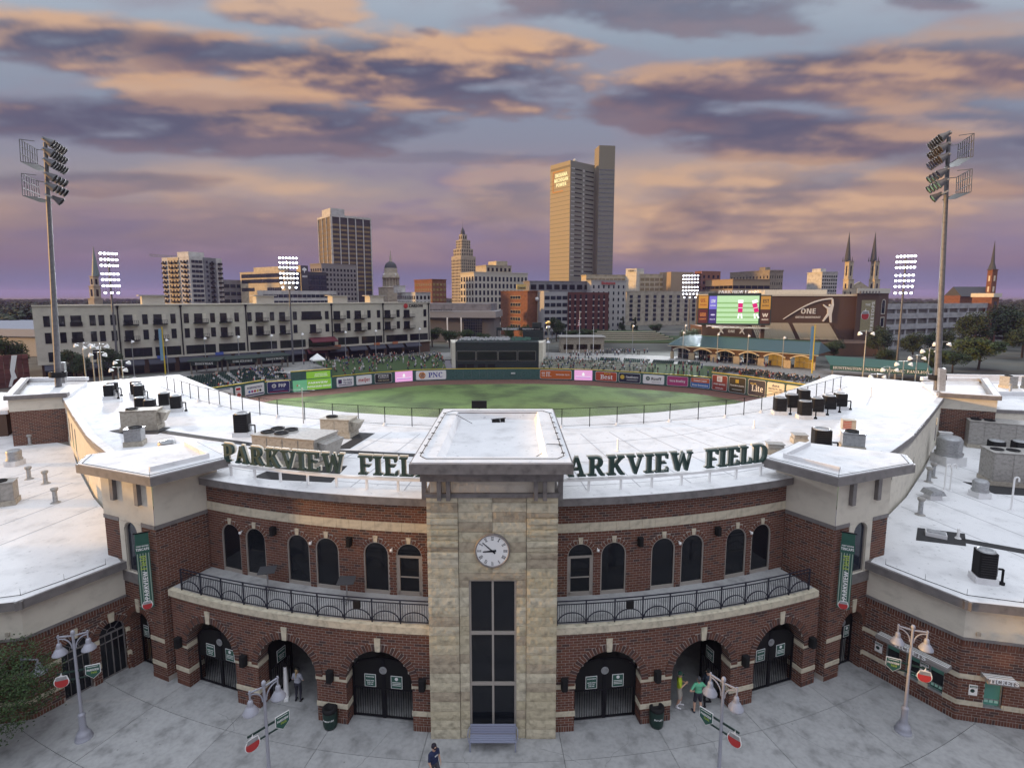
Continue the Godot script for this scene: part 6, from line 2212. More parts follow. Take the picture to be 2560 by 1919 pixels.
func boards() -> void:
	var W := Color(0.78, 0.78, 0.78)
	var K := Color(0.012, 0.013, 0.016)
	var N := Color(0.018, 0.022, 0.11)
	var R := Color(0.42, 0.02, 0.02)
	var O := Color(0.52, 0.12, 0.02)
	var v := func(x: float, z: float) -> Vector2: return Vector2(x, z)
	var lo := -4.7
	var hi := -2.05
	board("pale board at far left of the outfield wall, mostly behind the roof", v.call(-70.3, -115.8), v.call(-68.8, -118.7), lo, -1.7, Color(0.6, 0.6, 0.6), [])
	board("white board with black slanted script at left end of outfield wall", v.call(-68.4, -119.4), v.call(-65.8, -123.7), lo, -1.7, W, [["Afdent", K, 0.0, -0.05, 0.3, 0.62, false, true], ["#", N, 0.0, 0.42, 0.05, 0.7]])
	board("narrow board with red emblem on white between two white boards", v.call(-65.6, -124.1), v.call(-64.8, -125.5), lo, -1.7, W, [["#", R, 0.0, 0.28, 0.2, 0.7], ["o", R, 0.05, -0.2, 0.34, 0.3], ["#", Color(0.5, 0.2, 0.2), 0.0, 0.05, 0.05, 0.8]])
	board("white board with dark heading over five coloured dots", v.call(-64.4, -126.3), v.call(-62.0, -131.2), lo, -1.7, W, [["PERRYPROTECH", N, 0.0, 0.2, 0.17, 0.76], ["o", Color(0.05, 0.15, 0.5), -0.28, -0.1, 0.2, 0], ["o", Color(0.3, 0.05, 0.25), -0.14, -0.1, 0.2, 0], ["o", R, 0.0, -0.1, 0.2, 0], ["o", Color(0.5, 0.4, 0.1), 0.14, -0.1, 0.2, 0], ["o", K, 0.28, -0.1, 0.2, 0], ["#", N, 0.0, -0.36, 0.1, 0.92]])
	board("navy board with white capitals and eye symbol", v.call(-61.4, -131.6), v.call(-56.8, -134.2), lo, -1.75, N, [["PHP", W, 0.16, 0.12, 0.3, 0.32], ["o", W, -0.2, 0.12, 0.34, 0], ["o", N, -0.2, 0.12, 0.24, 0], ["#", W, -0.2, 0.12, 0.08, 0.18], ["#", Color(0.3, 0.3, 0.5), 0.0, -0.22, 0.03, 0.5], ["#", R, 0.0, -0.38, 0.04, 0.8]])
	board("bright green screen board stepping up above the wall", v.call(-56.2, -134.6), v.call(-48.1, -140.0), lo, -1.95, Color(0.16, 0.50, 0.27), [["#", Color(0.26, 0.55, 0.04), 0.17, 0.0, 0.98, 0.62], ["PARKVIEW", Color(0.85, 0.9, 0.85), 0.14, 0.16, 0.2, 0.5], ["PHYSICIANS GROUP", Color(0.85, 0.9, 0.85), 0.17, -0.2, 0.2, 0.62], ["#", Color(0.5, 0.06, 0.05), -0.39, 0.02, 0.16, 0.03], ["#", Color(0.5, 0.7, 0.6), -0.34, 0.02, 0.12, 0.04]], 0.55)
	board("plain lime green upper board above the green screen", v.call(-53.4, -136.6), v.call(-48.3, -139.9), -1.75, 0.05, Color(0.26, 0.55, 0.04), [["parkview.com", Color(0.85, 0.9, 0.8), 0.1, 0.12, 0.16, 0.5], ["(260) 266-3500", Color(0.85, 0.9, 0.8), 0.1, -0.16, 0.16, 0.55]], 0.55)
	board("white board with navy four word text and checker mark", v.call(-47.1, -140.9), v.call(-43.3, -143.8), lo, hi, W, [["Fire Police", N, 0.14, 0.16, 0.2, 0.5], ["City County", N, 0.14, -0.1, 0.2, 0.5], ["#", N, -0.3, 0.04, 0.42, 0.2], ["#", R, -0.3, 0.04, 0.1, 0.05], ["#", N, 0.0, -0.32, 0.07, 0.75]])
	board("white board with one red lowercase word", v.call(-42.8, -144.2), v.call(-39.2, -147.0), lo, hi, W, [["meijer", R, 0.0, 0.0, 0.36, 0.72]])
	board("black board with white university capitals", v.call(-38.5, -147.5), v.call(-34.2, -149.8), lo, hi, K, [["PURDUE", W, 0.0, 0.24, 0.22, 0.62, true], ["UNIVERSITY", W, 0.0, 0.02, 0.1, 0.6, true], ["FORT WAYNE", Color(0.5, 0.45, 0.3), 0.0, -0.24, 0.14, 0.64]])
	board("glowing pink screen with white house symbol, left of the white bank board", v.call(-33.4, -150.3), v.call(-28.9, -152.7), lo - 0.1, hi + 0.2, Color(0.85, 0.42, 0.75), [["#", Color(1, 1, 1), 0.0, 0.05, 0.2, 0.14], ["o", Color(1, 1, 1), 0.0, 0.18, 0.18, 0], ["#", Color(0.95, 0.9, 1.0), 0.0, -0.14, 0.05, 0.84], ["#", Color(0.4, 0.15, 0.7), 0.0, -0.22, 0.05, 0.8]], 0.75, false)
	board("wide white board with orange disc and blue capitals", v.call(-28.0, -153.1), v.call(-19.4, -155.2), lo, hi + 0.1, W, [["PNC", Color(0.03, 0.04, 0.32), 0.14, 0.0, 0.5, 0.46, true], ["o", Color(0.62, 0.2, 0.01), -0.29, 0.0, 0.7, 0], ["o", W, -0.29, 0.0, 0.52, 0], ["o", Color(0.62, 0.2, 0.01), -0.29, 0.0, 0.36, 0]])
	board("white distance number on the plain green centre wall", v.call(-0.6, -156.36), v.call(1.2, -156.4), -3.5, -2.7, Color(0.045, 0.115, 0.105), [["400", W, 0.0, 0.0, 0.6, 0.7]], 0.0, false)
	board("wide orange board with white capitals", v.call(8.3, -156.3), v.call(17.5, -154.55), lo, hi, O, [["GO", W, -0.39, 0.14, 0.22, 0.1], ["FOR", W, -0.39, -0.16, 0.14, 0.1], ["IT.", W, -0.22, 0.0, 0.48, 0.16, true], ["INDIANA TECH", W, 0.22, 0.0, 0.14, 0.42]])
	board("glowing pink screen with white house symbol, right of the orange board", v.call(18.3, -154.4), v.call(23.4, -153.42), lo - 0.1, hi + 0.2, Color(0.85, 0.42, 0.75), [["#", Color(1, 1, 1), 0.0, 0.05, 0.2, 0.14], ["o", Color(1, 1, 1), 0.0, 0.18, 0.18, 0], ["#", Color(0.95, 0.9, 1.0), 0.0, -0.14, 0.05, 0.84], ["#", Color(0.4, 0.15, 0.7), 0.0, -0.22, 0.05, 0.8]], 0.75, false)
	board("red orange board with large white serif word", v.call(24.3, -153.0), v.call(30.0, -150.5), lo, hi, Color(0.45, 0.07, 0.03), [["Best", W, 0.02, -0.08, 0.46, 0.58, true], ["Do it", Color(0.62, 0.46, 0.03), 0.06, 0.32, 0.2, 0.3, true]])
	board("dark navy board with gold ball and white word", v.call(30.5, -150.3), v.call(36.1, -147.8), lo, hi, Color(0.015, 0.02, 0.045), [["o", Color(0.62, 0.42, 0.06), -0.33, 0.06, 0.46, 0], ["OmniSource", W, 0.12, 0.08, 0.22, 0.56, true], ["#", Color(0.5, 0.5, 0.5), 0.12, -0.22, 0.06, 0.5]])
	board("white board with black word and leafy mark", v.call(36.7, -147.5), v.call(42.0, -144.85), lo, hi, W, [["Ruoff", K, 0.12, 0.06, 0.3, 0.46], ["o", Color(0.1, 0.16, 0.14), -0.26, 0.08, 0.44, 0], ["o", W, -0.26, 0.08, 0.2, 0], ["#", Color(0.3, 0.3, 0.3), 0.12, -0.28, 0.05, 0.4]])
	board("raspberry pink board with thin white script", v.call(42.6, -144.55), v.call(47.6, -142.05), lo, hi, Color(0.40, 0.05, 0.17), [["Vera Bradley", W, 0.0, 0.0, 0.22, 0.74, false]])
	board("board split orange above blue with white words", v.call(48.2, -141.7), v.call(52.2, -138.5), lo, hi, Color(0.05, 0.16, 0.42), [["#", Color(0.55, 0.12, 0.04), 0.0, 0.25, 0.44, 0.94], ["Dental Center", W, 0.0, 0.22, 0.2, 0.68, true], ["Home Restoration", W, 0.0, -0.24, 0.18, 0.82, true]])
	board("tall crimson board with white university letters", v.call(52.6, -138.05), v.call(55.3, -134.85), lo, -0.75, Color(0.28, 0.045, 0.03), [["#", W, 0.0, 0.25, 0.36, 0.34], ["IU", Color(0.28, 0.02, 0.03), 0.0, 0.25, 0.2, 0.2, true], ["FORT WAYNE", W, 0.0, -0.1, 0.1, 0.76], ["IUFW.edu", W, 0.0, -0.36, 0.08, 0.5]])
	board("tall dark olive board with gold block mark", v.call(55.6, -134.55), v.call(58.4, -131.2), lo, -0.75, Color(0.045, 0.035, 0.016), [["#", Color(0.6, 0.4, 0.05), 0.0, 0.24, 0.22, 0.2], ["First Merchants", W, 0.0, -0.04, 0.1, 0.84], ["#", Color(0.5, 0.5, 0.45), 0.0, -0.3, 0.04, 0.6]])
	board("tall navy board with large white gothic word", v.call(58.8, -130.6), v.call(61.2, -126.6), lo, -0.75, Color(0.02, 0.025, 0.06), [["Lite", W, 0.04, -0.05, 0.36, 0.66, true], ["MILLER", Color(0.6, 0.45, 0.1), -0.2, 0.24, 0.09, 0.34]])
	board("tall cream board with blue wording near the right roof edge", v.call(61.4, -126.3), v.call(63.7, -122.5), lo, -0.75, Color(0.7, 0.68, 0.6), [["data", N, 0.0, 0.3, 0.14, 0.4], ["PROTECTS, INC.", N, 0.0, 0.1, 0.11, 0.8, false, true], ["#", N, 0.0, -0.05, 0.03, 0.8]])
	board("cream board cut by the right roof edge", v.call(63.9, -122.2), v.call(65.6, -119.3), lo, -0.75, Color(0.7, 0.68, 0.6), [])

# ---------------------------------------------------------------- beyond the wall
func spectator(b: MB, at: Vector3, r: RandomNumberGenerator, seated: bool) -> void:
	var tones := [Color(0.6, 0.6, 0.6), Color(0.04, 0.06, 0.16), Color(0.28, 0.05, 0.05), Color(0.03, 0.03, 0.035), Color(0.06, 0.1, 0.08), Color(0.45, 0.46, 0.5), Color(0.3, 0.26, 0.22), Color(0.02, 0.025, 0.05)]
	var t := yaw(at, r.randf() * TAU)
	var h := 0.45 if seated else 0.85
	b.col = tones[r.randi() % tones.size()] * 0.6
	if seated:
		b.box(t * Transform3D(Basis(), Vector3(0, 0.4, 0.2)), Vector3(0.34, 0.16, 0.45))
		b.box(t * Transform3D(Basis(), Vector3(0, 0.2, 0.4)), Vector3(0.28, 0.4, 0.12))
	else:
		b.box(t * Transform3D(Basis(), Vector3(-0.09, 0.42, 0)), Vector3(0.13, 0.84, 0.15))
		b.box(t * Transform3D(Basis(), Vector3(0.09, 0.42, 0.05)), Vector3(0.13, 0.84, 0.15))
	b.col = tones[r.randi() % tones.size()]
	b.lathe(t * Transform3D(Basis(), Vector3(0, h, 0)), PackedVector2Array([Vector2(0.13, 0), Vector2(0.2, 0.3), Vector2(0.21, 0.48), Vector2(0.08, 0.56)]), 6)
	b.col = Color(0.45, 0.29, 0.21)
	b.lathe(t * Transform3D(Basis(), Vector3(0, h + 0.55, 0)), PackedVector2Array([Vector2(0.05, 0), Vector2(0.1, 0.1), Vector2(0.09, 0.2), Vector2(0.001, 0.26)]), 6)

func crowd(called: String, label: String, spots: Array, count: int, seed_: int, seated := true) -> void:
	# spots: [corner, along, across] parallelograms
	var r := RandomNumberGenerator.new()
	r.seed = seed_
	var b := MB.new()
	for k in count:
		var s: Array = spots[r.randi() % spots.size()]
		var u := r.randf()
		var p: Vector3 = s[0] + s[1] * u + s[2] * r.randf()
		spectator(b, p, r, seated and r.randf() < 0.85)
	var o := stuff(called, b, tinted(mat("cloth", Color.WHITE, 0.85)), self)
	o.name = numbered(called)
	tag(o, label, "crowd")

func seat_block(label: String, i0: int, i1: int, rows: int, d0: float, y0: float, rise: float) -> void:
	var t := thing("seating_section", label, "seating", Vector3.ZERO, 0.0, "seating sections beyond the outfield wall")
	var st := MB.new()
	var se := MB.new()
	var n := 8
	for j in rows:
		for i in range(i0, i1):
			for q in [0]:
				var a := wall_point(i, d0 + j * 0.95)
				var c := wall_point(i + 1, d0 + j * 0.95)
				var a2 := wall_point(i, d0 + (j + 1) * 0.95)
				var c2 := wall_point(i + 1, d0 + (j + 1) * 0.95)
				var y := y0 + j * rise
				st.quad(Vector3(a.x, y, a.y), Vector3(c.x, y, c.y), Vector3(c2.x, y, c2.y), Vector3(a2.x, y, a2.y))
				st.quad(Vector3(a.x, y - rise, a.y), Vector3(c.x, y - rise, c.y), Vector3(c.x, y, c.y), Vector3(a.x, y, a.y))
				var f := straight(a, c)
				var x := 0.5
				while x < f.l - 0.4:
					if fmod(x + j * 0.0, 7.0) > 1.0:
						se.box(wf(f, x, y + 0.42, -0.5), Vector3(0.46, 0.07, 0.42))
						se.box(wf(f, x, y + 0.68, -0.72), Vector3(0.46, 0.48, 0.06))
					x += 0.56
	part("terrace", st, mats.concrete, t)
	stuff("seats", se, mat("seat_green", lin(0.012, 0.042, 0.032), 0.5), t)

func porch(label: String, a: Vector2, c: Vector2, words: String) -> void:
	var f := straight(a, c)
	var l: float = f.l
	var t := thing("porch_pavilion", label, "pavilion", Vector3.ZERO, 0.0, "open pavilions behind the left outfield seats")
	var wood := mat("grey_wood", lin(0.16, 0.14, 0.11), 0.9)
	var dark := mat("porch_green", lin(0.02, 0.035, 0.028), 0.8)
	for k in 4:
		put("post", unit_box(Vector3(0.3, 3.4, 0.3)), wood, t, wf(f, 0.3 + (l - 0.6) * (k % 2), 1.6, -0.2 - (k / 2) * 4.0))
	var b := MB.new()
	b.box(wf(f, l / 2, 3.45, -2.2) * Transform3D(Basis(Vector3.RIGHT, 0.06), Vector3.ZERO), Vector3(l + 0.8, 0.25, 5.4))
	part("roof", b, dark, t)
	var s := MB.new()
	s.box(wf(f, l / 2, 2.75, 0.0), Vector3(l - 0.6, 1.05, 0.12))
	part("sign_panel", s, dark, t)
	text(t, words, mats.white, wf(f, l / 2, 2.7, 0.08), 0.55, l * 0.62, 0.04, true)
	b = MB.new()
	b.bar(wf(f, 0.4, 1.05, -0.1).origin, wf(f, l - 0.4, 1.05, -0.1).origin, 0.06)
	part("rail", b, mats.black_metal, t)

func beyond_wall() -> void:
	var lawn := mat("lawn", lin(0.040, 0.075, 0.020), 0.95, texs.fine, 0.3, texs.bump, 0.4)
	seat_block("dark green seats behind the left field boards", 0, 4, 8, 0.8, -1.55, 0.24)
	seat_block("dark green seats in front of the plaza at right centre, upper rows", 11, 13, 3, 9.2, -0.5, 0.2)
	# left plaza floor, lawn slopes and terraces close the gap up to street level
	var b := MB.new()
	for i in range(0, 5):
		var a := wall_point(i, 8.4 if i < 4 else 0.6)
		var c := wall_point(i + 1, 8.4 if i + 1 < 4 else 0.6)
		var a2 := wall_point(i, 24.0)
		var c2 := wall_point(i + 1, 24.0)
		b.quad(Vector3(a.x, 0.05, a.y), Vector3(c.x, 0.05, c.y), Vector3(c2.x, 0.05, c2.y), Vector3(a2.x, 0.05, a2.y))
	for i in range(8, 17):
		var a := wall_point(i, 9.5)
		var c := wall_point(i + 1, 9.5)
		var a2 := wall_point(i, 30.0)
		var c2 := wall_point(i + 1, 30.0)
		b.quad(Vector3(a.x, 0.04, a.y), Vector3(c.x, 0.04, c.y), Vector3(c2.x, 0.04, c2.y), Vector3(a2.x, 0.04, a2.y))
	ground("concourse_pavement", b, mat("old_paving", lin(0.26, 0.255, 0.24), 0.9, texs.blotch, 0.1))
	b = MB.new()
	for i in range(5, 8):
		for k in 6:
			var d0 := 0.5 + k * 2.6
			var d1 := 0.5 + (k + 1) * 2.6
			var a := wall_point(i, d0)
			var c := wall_point(i + 1, d0)
			var a2 := wall_point(i, d1)
			var c2 := wall_point(i + 1, d1)
			b.quad(Vector3(a.x, -1.9 + k * 0.45, a.y), Vector3(c.x, -1.9 + k * 0.45, c.y), Vector3(c2.x, -1.9 + (k + 1) * 0.45, c2.y), Vector3(a2.x, -1.9 + (k + 1) * 0.45, a2.y))
	for k in 5:
		var d0 := 0.5 + k * 2.0
		var a := wall_point(12, d0)
		var c := wall_point(14, d0)
		var a2 := wall_point(12, d0 + 2.0)
		var c2 := wall_point(14, d0 + 2.0)
		b.quad(Vector3(a.x, -1.9 + k * 0.4, a.y), Vector3(c.x, -1.9 + k * 0.4, c.y), Vector3(c2.x, -1.5 + k * 0.4, c2.y), Vector3(a2.x, -1.5 + k * 0.4, a2.y))
	ground("lawn_slope", b, lawn)
	# stepped table terraces right of the dark building
	var t := thing("table_terrace", "stepped concrete terraces with rails behind the orange board", "terrace")
	for j in 6:
		b = MB.new()
		for i in range(10, 12):
			var d0 := 0.6 + j * 1.55
			var a := wall_point(i, d0)
			var c := wall_point(i + 1, d0)
			var a2 := wall_point(i, d0 + 1.55)
			var c2 := wall_point(i + 1, d0 + 1.55)
			var y := -1.75 + j * 0.34
			b.quad(Vector3(a.x, y, a.y), Vector3(c.x, y, c.y), Vector3(c2.x, y, c2.y), Vector3(a2.x, y, a2.y))
			b.quad(Vector3(a.x, y - 0.9, a.y), Vector3(c.x, y - 0.9, c.y), Vector3(c.x, y, c.y), Vector3(a.x, y, a.y))
		part("step", b, mat("terrace_stone", lin(0.36, 0.34, 0.27), 0.9, texs.blotch, 0.3), t)
		b = MB.new()
		for i in range(10, 12):
			var a := wall_point(i, 0.8 + j * 1.55)
			var c := wall_point(i + 1, 0.8 + j * 1.55)
			var y := -1.75 + j * 0.34
			b.bar(Vector3(a.x, y + 0.75, a.y), Vector3(c.x, y + 0.75, c.y), 0.35, 0.06)
			var n := 8
			for k in n:
				var p := a.lerp(c, (k + 0.5) / n)
				b.bar(Vector3(p.x, y, p.y), Vector3(p.x, y + 0.75, p.y), 0.06)
		part("counter", b, mats.sign_green, t)
	# deck at the right with tables
	t = thing("table_deck", "raised deck crowded with dark tables and chairs behind the tall boards", "terrace")
	b = MB.new()
	for i in range(14, 17):
		for k in 2:
			var a := wall_point(i, 0.35 + k * 4.6)
			var c := wall_point(i + 1, 0.35 + k * 4.6)
			var a2 := wall_point(i, 0.35 + (k + 1) * 4.6)
			var c2 := wall_point(i + 1, 0.35 + (k + 1) * 4.6)
			b.quad(Vector3(a.x, -0.4 + k * 0.25, a.y), Vector3(c.x, -0.4 + k * 0.25, c.y), Vector3(c2.x, -0.4 + k * 0.25, c2.y), Vector3(a2.x, -0.4 + k * 0.25, a2.y))
	part("floor", b, mats.concrete, t)
	b = MB.new()
	var r := RandomNumberGenerator.new()
	r.seed = 3
	for k in 130:
		var i := 14 + r.randi() % 3
		var p := wall_point(i, 0.9 + r.randf() * 8.0).lerp(wall_point(i + 1, 0.9 + r.randf() * 8.0), r.randf())
		var y := -0.3
		b.box(yaw(Vector3(p.x, y + 0.75, p.y), r.randf()), Vector3(0.9, 0.05, 0.9))
		b.bar(Vector3(p.x, y, p.y), Vector3(p.x, y + 0.75, p.y), 0.08)
		for q in 3:
			var c := yaw(Vector3(p.x, y, p.y), q * 2.1 + r.randf())
			b.box(c * Transform3D(Basis(), Vector3(0.75, 0.45, 0)), Vector3(0.4, 0.05, 0.4))
			b.box(c * Transform3D(Basis(), Vector3(0.95, 0.7, 0)), Vector3(0.05, 0.5, 0.4))
	stuff("tables", b, mat("table_dark", lin(0.02, 0.026, 0.022), 0.6), t)
	# spectators
	var spots := []
	for i in range(0, 4):
		for j in 8:
			var a := wall_point(i, 1.1 + j * 0.95)
			var c := wall_point(i + 1, 1.1 + j * 0.95)
			spots.append([Vector3(a.x, -1.55 + j * 0.24, a.y), Vector3(c.x - a.x, 0, c.y - a.y), Vector3.ZERO])
	crowd("spectators", "spectators in the dark green left field seats", spots, 120, 1)
	spots = []
	for i in range(5, 8):
		for j in 12:
			var d := 1.2 + j * 1.25
			var a := wall_point(i, d)
			var c := wall_point(i + 1, d)
			spots.append([Vector3(a.x, -1.9 + (d - 0.5) / 2.6 * 0.45, a.y), Vector3(c.x - a.x, 0, c.y - a.y), Vector3.ZERO])
			if j > 6:
				spots.append(spots[spots.size() - 1])
				spots.append(spots[spots.size() - 1])
	crowd("spectators", "spectators sitting on the lawn slope left of the dark building", spots, 150, 2)
	spots = []
	for i in range(10, 12):
		for j in 6:
			var a := wall_point(i, 1.4 + j * 1.55)
			var c := wall_point(i + 1, 1.4 + j * 1.55)
			spots.append([Vector3(a.x, -1.75 + j * 0.34, a.y), Vector3(c.x - a.x, 0, c.y - a.y), Vector3.ZERO])
	crowd("spectators", "spectators at the stepped terraces behind the orange board", spots, 135, 3)
	spots = []
	for k in 3:
		var a := wall_point(12, 2.0 + k * 3.0)
		var c := wall_point(14, 2.0 + k * 3.0)
		spots.append([Vector3(a.x, -1.6 + k * 0.6, a.y), Vector3(c.x - a.x, 0, c.y - a.y), Vector3.ZERO])
	crowd("spectators", "spectators standing about on the small right lawn", spots, 34, 4, false)
	spots = []
	for i in range(14, 17):
		var a := wall_point(i, 1.0)
		var c := wall_point(i + 1, 1.0)
		var d := wall_point(i, 8.0)
		spots.append([Vector3(a.x, -0.3, a.y), Vector3(c.x - a.x, 0, c.y - a.y), Vector3(d.x - a.x, 0, d.y - a.y)])
	crowd("spectators", "spectators at the tables on the right deck", spots, 90, 5)
	crowd("spectators", "people walking on the paved concourse before the green roofed pavilion", [[Vector3(16, 0.05, -172), Vector3(30, 0, -6), Vector3(2, 0, -10)], [Vector3(50, 0.05, -163), Vector3(20, 0, 18), Vector3(4, 0, -5)], [Vector3(-62, 0.05, -150), Vector3(28, 0, -22), Vector3(3, 0, -6)]], 110, 6, false)
	# porches, tent
	porch("dark pavilion with small white sign, leftmost of three", Vector2(-81.0, -132.5), Vector2(-74.6, -134.2), "HOFFMAN")
	porch("dark pavilion with the longest white sign, middle of three", Vector2(-74.0, -136.8), Vector2(-67.6, -140.6), "HOME RUN PORCH")
	porch("dark pavilion with small white sign, rightmost of three", Vector2(-67.4, -141.5), Vector2(-62.0, -146.8), "HOFFMAN")
	t = thing("tent_canopy", "white pointed tent canopy at the corner of the left seats", "tent", Vector3(-53.2, 0, -144.5), 0.6)
	b = MB.new()
	for k in 4:
		var w0 := TAU * k / 4.0 + PI / 4
		var w1 := TAU * (k + 1) / 4.0 + PI / 4
		b.tri(Vector3(2.4 * cos(w1), 2.5, 2.4 * sin(w1)), Vector3(2.4 * cos(w0), 2.5, 2.4 * sin(w0)), Vector3(0, 4.1, 0))
		b.quad(Vector3(2.4 * cos(w1), 2.2, 2.4 * sin(w1)), Vector3(2.4 * cos(w0), 2.2, 2.4 * sin(w0)), Vector3(2.4 * cos(w0), 2.5, 2.4 * sin(w0)), Vector3(2.4 * cos(w1), 2.5, 2.4 * sin(w1)))
	part("canopy", b, mats.white, t)
	for k in 4:
		var w0 := TAU * k / 4.0 + PI / 4
		put("pole", unit_box(Vector3(0.08, 2.5, 0.08)), mats.galvanized, t, Transform3D(Basis(), Vector3(2.35 * cos(w0), 1.25, 2.35 * sin(w0))))
	# dark hitter's background building in centre field
	t = thing("centre_field_building", "dark green building behind centre field with a row of black windows", "building")
	var dg := mat("dark_green_wall", lin(0.022, 0.032, 0.032), 0.85, texs.blotch, 0.2)
	b = MB.new()
	b.bx(-17.1, 8.1, -2.2, 5.8, -172, -160)
	part("wall", b, dg, t)
	b = MB.new()
	b.prism(PackedVector2Array([Vector2(-17.12, -160.02), Vector2(-17.12, -172), Vector2(-20.0, -172), Vector2(-18.2, -160.6)]), -2.0, 5.6)
	b.prism(PackedVector2Array([Vector2(8.12, -160.02), Vector2(9.3, -160.6), Vector2(11.0, -172), Vector2(8.12, -172)]), -2.0, 5.6)
	part("cream_side", b, mats.stucco, t)
	for k in 4:
		var x0: float = [-16.7, -10.7, -4.1, 1.8][k]
		var x1: float = [-11.0, -4.4, 1.5, 7.2][k]
		var wn := put("window", unit_box(Vector3(x1 - x0, 2.9, 0.06)), mats.frame, t, Transform3D(Basis(), Vector3((x0 + x1) / 2, 1.65, -159.99)))
		put("pane", unit_box(Vector3(x1 - x0 - 0.15, 2.75, 0.05)), mats.glass, wn, Transform3D(Basis(), Vector3(0, 0, 0.03)))
	for x: float in [-15.3, -12.6, -9.2, -6.2]:
		put("door", unit_box(Vector3(2.2, 1.2, 0.05)), mats.unit_black, t, Transform3D(Basis(), Vector3(x, -1.4, -159.99)))
	b = MB.new()
	for k in 15:
		var x := -17.0 + k * 1.79
		b.bar(Vector3(x, 5.8, -160.3), Vector3(x, 7.0, -160.3), 0.07)
	b.bar(Vector3(-17.1, 7.0, -160.3), Vector3(8.1, 7.0, -160.3), 0.08)
	b.bar(Vector3(-17.1, 6.4, -160.3), Vector3(8.1, 6.4, -160.3), 0.05)
	part("roof_rail", b, mats.sign_green, t)
	b = MB.new()
	r.seed = 8
	for k in 150:
		var p := Vector3(-16.0 + r.randf() * 22.0, 5.8, -161.5 - r.randf() * 8.0)
		b.col = Color(0.55, 0.55, 0.56) if p.x < 0 else Color(0.10, 0.2, 0.16)
		b.box(yaw(p + Vector3(0, 0.45, 0), r.randf()), Vector3(0.5, 0.06, 0.5))
		b.box(yaw(p + Vector3(0, 0.75, -0.25), r.randf() * 0.3), Vector3(0.5, 0.5, 0.06))
	stuff("roof_seats", b, tinted(mat("cloth", Color.WHITE, 0.85)), t)
	b = MB.new()
	b.bx(-5.0, 10.0, 8.7, 9.6, -171.6, -170.2)
	b.bx(3.5, 10.0, 5.8, 8.7, -171.8, -168.5)
	b.bx(6.5, 9.4, 9.6, 11.2, -171.5, -169.5)
	b.bx(-5.0, -4.6, 5.8, 8.7, -170.8, -170.4)
	part("bar_canopy", b, dg, t)
	text(t, "THE SUMMIT", mats.white, Transform3D(Basis(), Vector3(-0.6, 9.15, -170.15)), 0.6, 5.4, 0.06)
	text(t, "PRESENTED BY RUOFF", mats.white, Transform3D(Basis(), Vector3(6.2, 9.15, -170.15)), 0.35, 5.6, 0.06)
	# small bar building and three flagpoles
	t = thing("concession_stand", "low stone concession stand with open counters behind the flagpoles", "building", Vector3(24.5, 0, -184.0))
	b = MB.new()
	b.bx(-7.5, 7.5, 3.0, 5.4, -8.0, 0.0)
	b.bx(-7.5, 7.5, 0.0, 1.1, -8.0, 0.0)
	for x: float in [-7.1, -2.6, 2.2, 6.9]:
		b.bx(x - 0.5, x + 0.5, 1.1, 3.0, -8.0, -0.02)
	b.bx(-7.0, 7.0, 1.1, 3.0, -8.0, -5.0)
	part("wall", b, mat("tan_stone", lin(0.34, 0.30, 0.24), 0.9, texs.blotch, 0.3), t)
	b = MB.new()
	b.bx(-8.0, 8.0, 5.4, 5.7, -8.4, 0.5)
	part("roof", b, mats.unit_grey, t)
	for k in 3:
		var p := Vector3([18.8, 22.9, 27.4][k], 0.0, [-182.5, -180.2, -178.6][k])
		t = thing("flagpole", ["thin white flagpole at the left end of the concession stand", "tallest white flagpole with a striped flag", "thin white flagpole at the right of the three"][k], "flagpole", p, 0.0, "flagpoles in centre field")
		var h: float = [9.0, 14.5, 9.5][k]
		b = MB.new()
		b.cyl(Vector3.ZERO, Vector3(0, h, 0), 0.09, 0.05, 8)
		part("pole", b, mats.white, t)
		b = MB.new()
		b.lathe(Transform3D(Basis(), Vector3(0, h, 0)), PackedVector2Array([Vector2(0.001, 0), Vector2(0.14, 0.12), Vector2(0.001, 0.26)]), 8)
		part("finial", b, mats.galvanized, t)
		if k == 1:
			for j in 7:
				b = MB.new()
				b.quad(Vector3(-0.05, h - 4.8 + j * 0.3, 0), Vector3(-0.75 + 0.07 * j, h - 5.2 + j * 0.36, 0.15), Vector3(-0.75 + 0.07 * j, h - 4.9 + j * 0.36, 0.15), Vector3(-0.05, h - 4.5 + j * 0.3, 0))
				part("flag_stripe", b, mats.red if j % 2 == 0 else mats.white, t)
	# shiny player-like sculpture
	t = thing("metal_sculpture", "tall shiny silver sculpture with a golden ball, right of the dark building", "sculpture", Vector3(15.4, 0, -226.0))
	b = MB.new()
	b.lathe(Transform3D(), PackedVector2Array([Vector2(1.1, 0), Vector2(0.7, 0.3), Vector2(0.28, 1.4), Vector2(0.24, 2.8), Vector2(0.45, 4.2), Vector2(0.95, 5.6), Vector2(1.15, 6.6), Vector2(0.7, 7.2), Vector2(0.3, 7.4)]), 16)
	part("body", b, mat("chrome", lin(0.6, 0.6, 0.62), 0.12, null, 1.0, null, 0.5, 1.0), t)
	for s: float in [-1.0, 1.0]:
		b = MB.new()
		b.tube(PackedVector3Array([Vector3(s * 0.9, 6.2, 0), Vector3(s * 1.6, 4.4, 0), Vector3(s * 1.7, 2.2, 0), Vector3(s * 1.2, 0, 0)]), 0.16, 8)
		part("rib", b, mats.chrome, t)
	b = MB.new()
	b.lathe(Transform3D(Basis(), Vector3(0, 7.2, 0)), PackedVector2Array([Vector2(0.3, 0), Vector2(1.0, 0.5), Vector2(1.15, 1.2), Vector2(0.8, 1.95), Vector2(0.001, 2.2)]), 16)
	part("ball", b, mat("gold", lin(0.75, 0.5, 0.2), 0.2, null, 1.0, null, 0.5, 1.0), t)
	# terraced lawn
	b = MB.new()
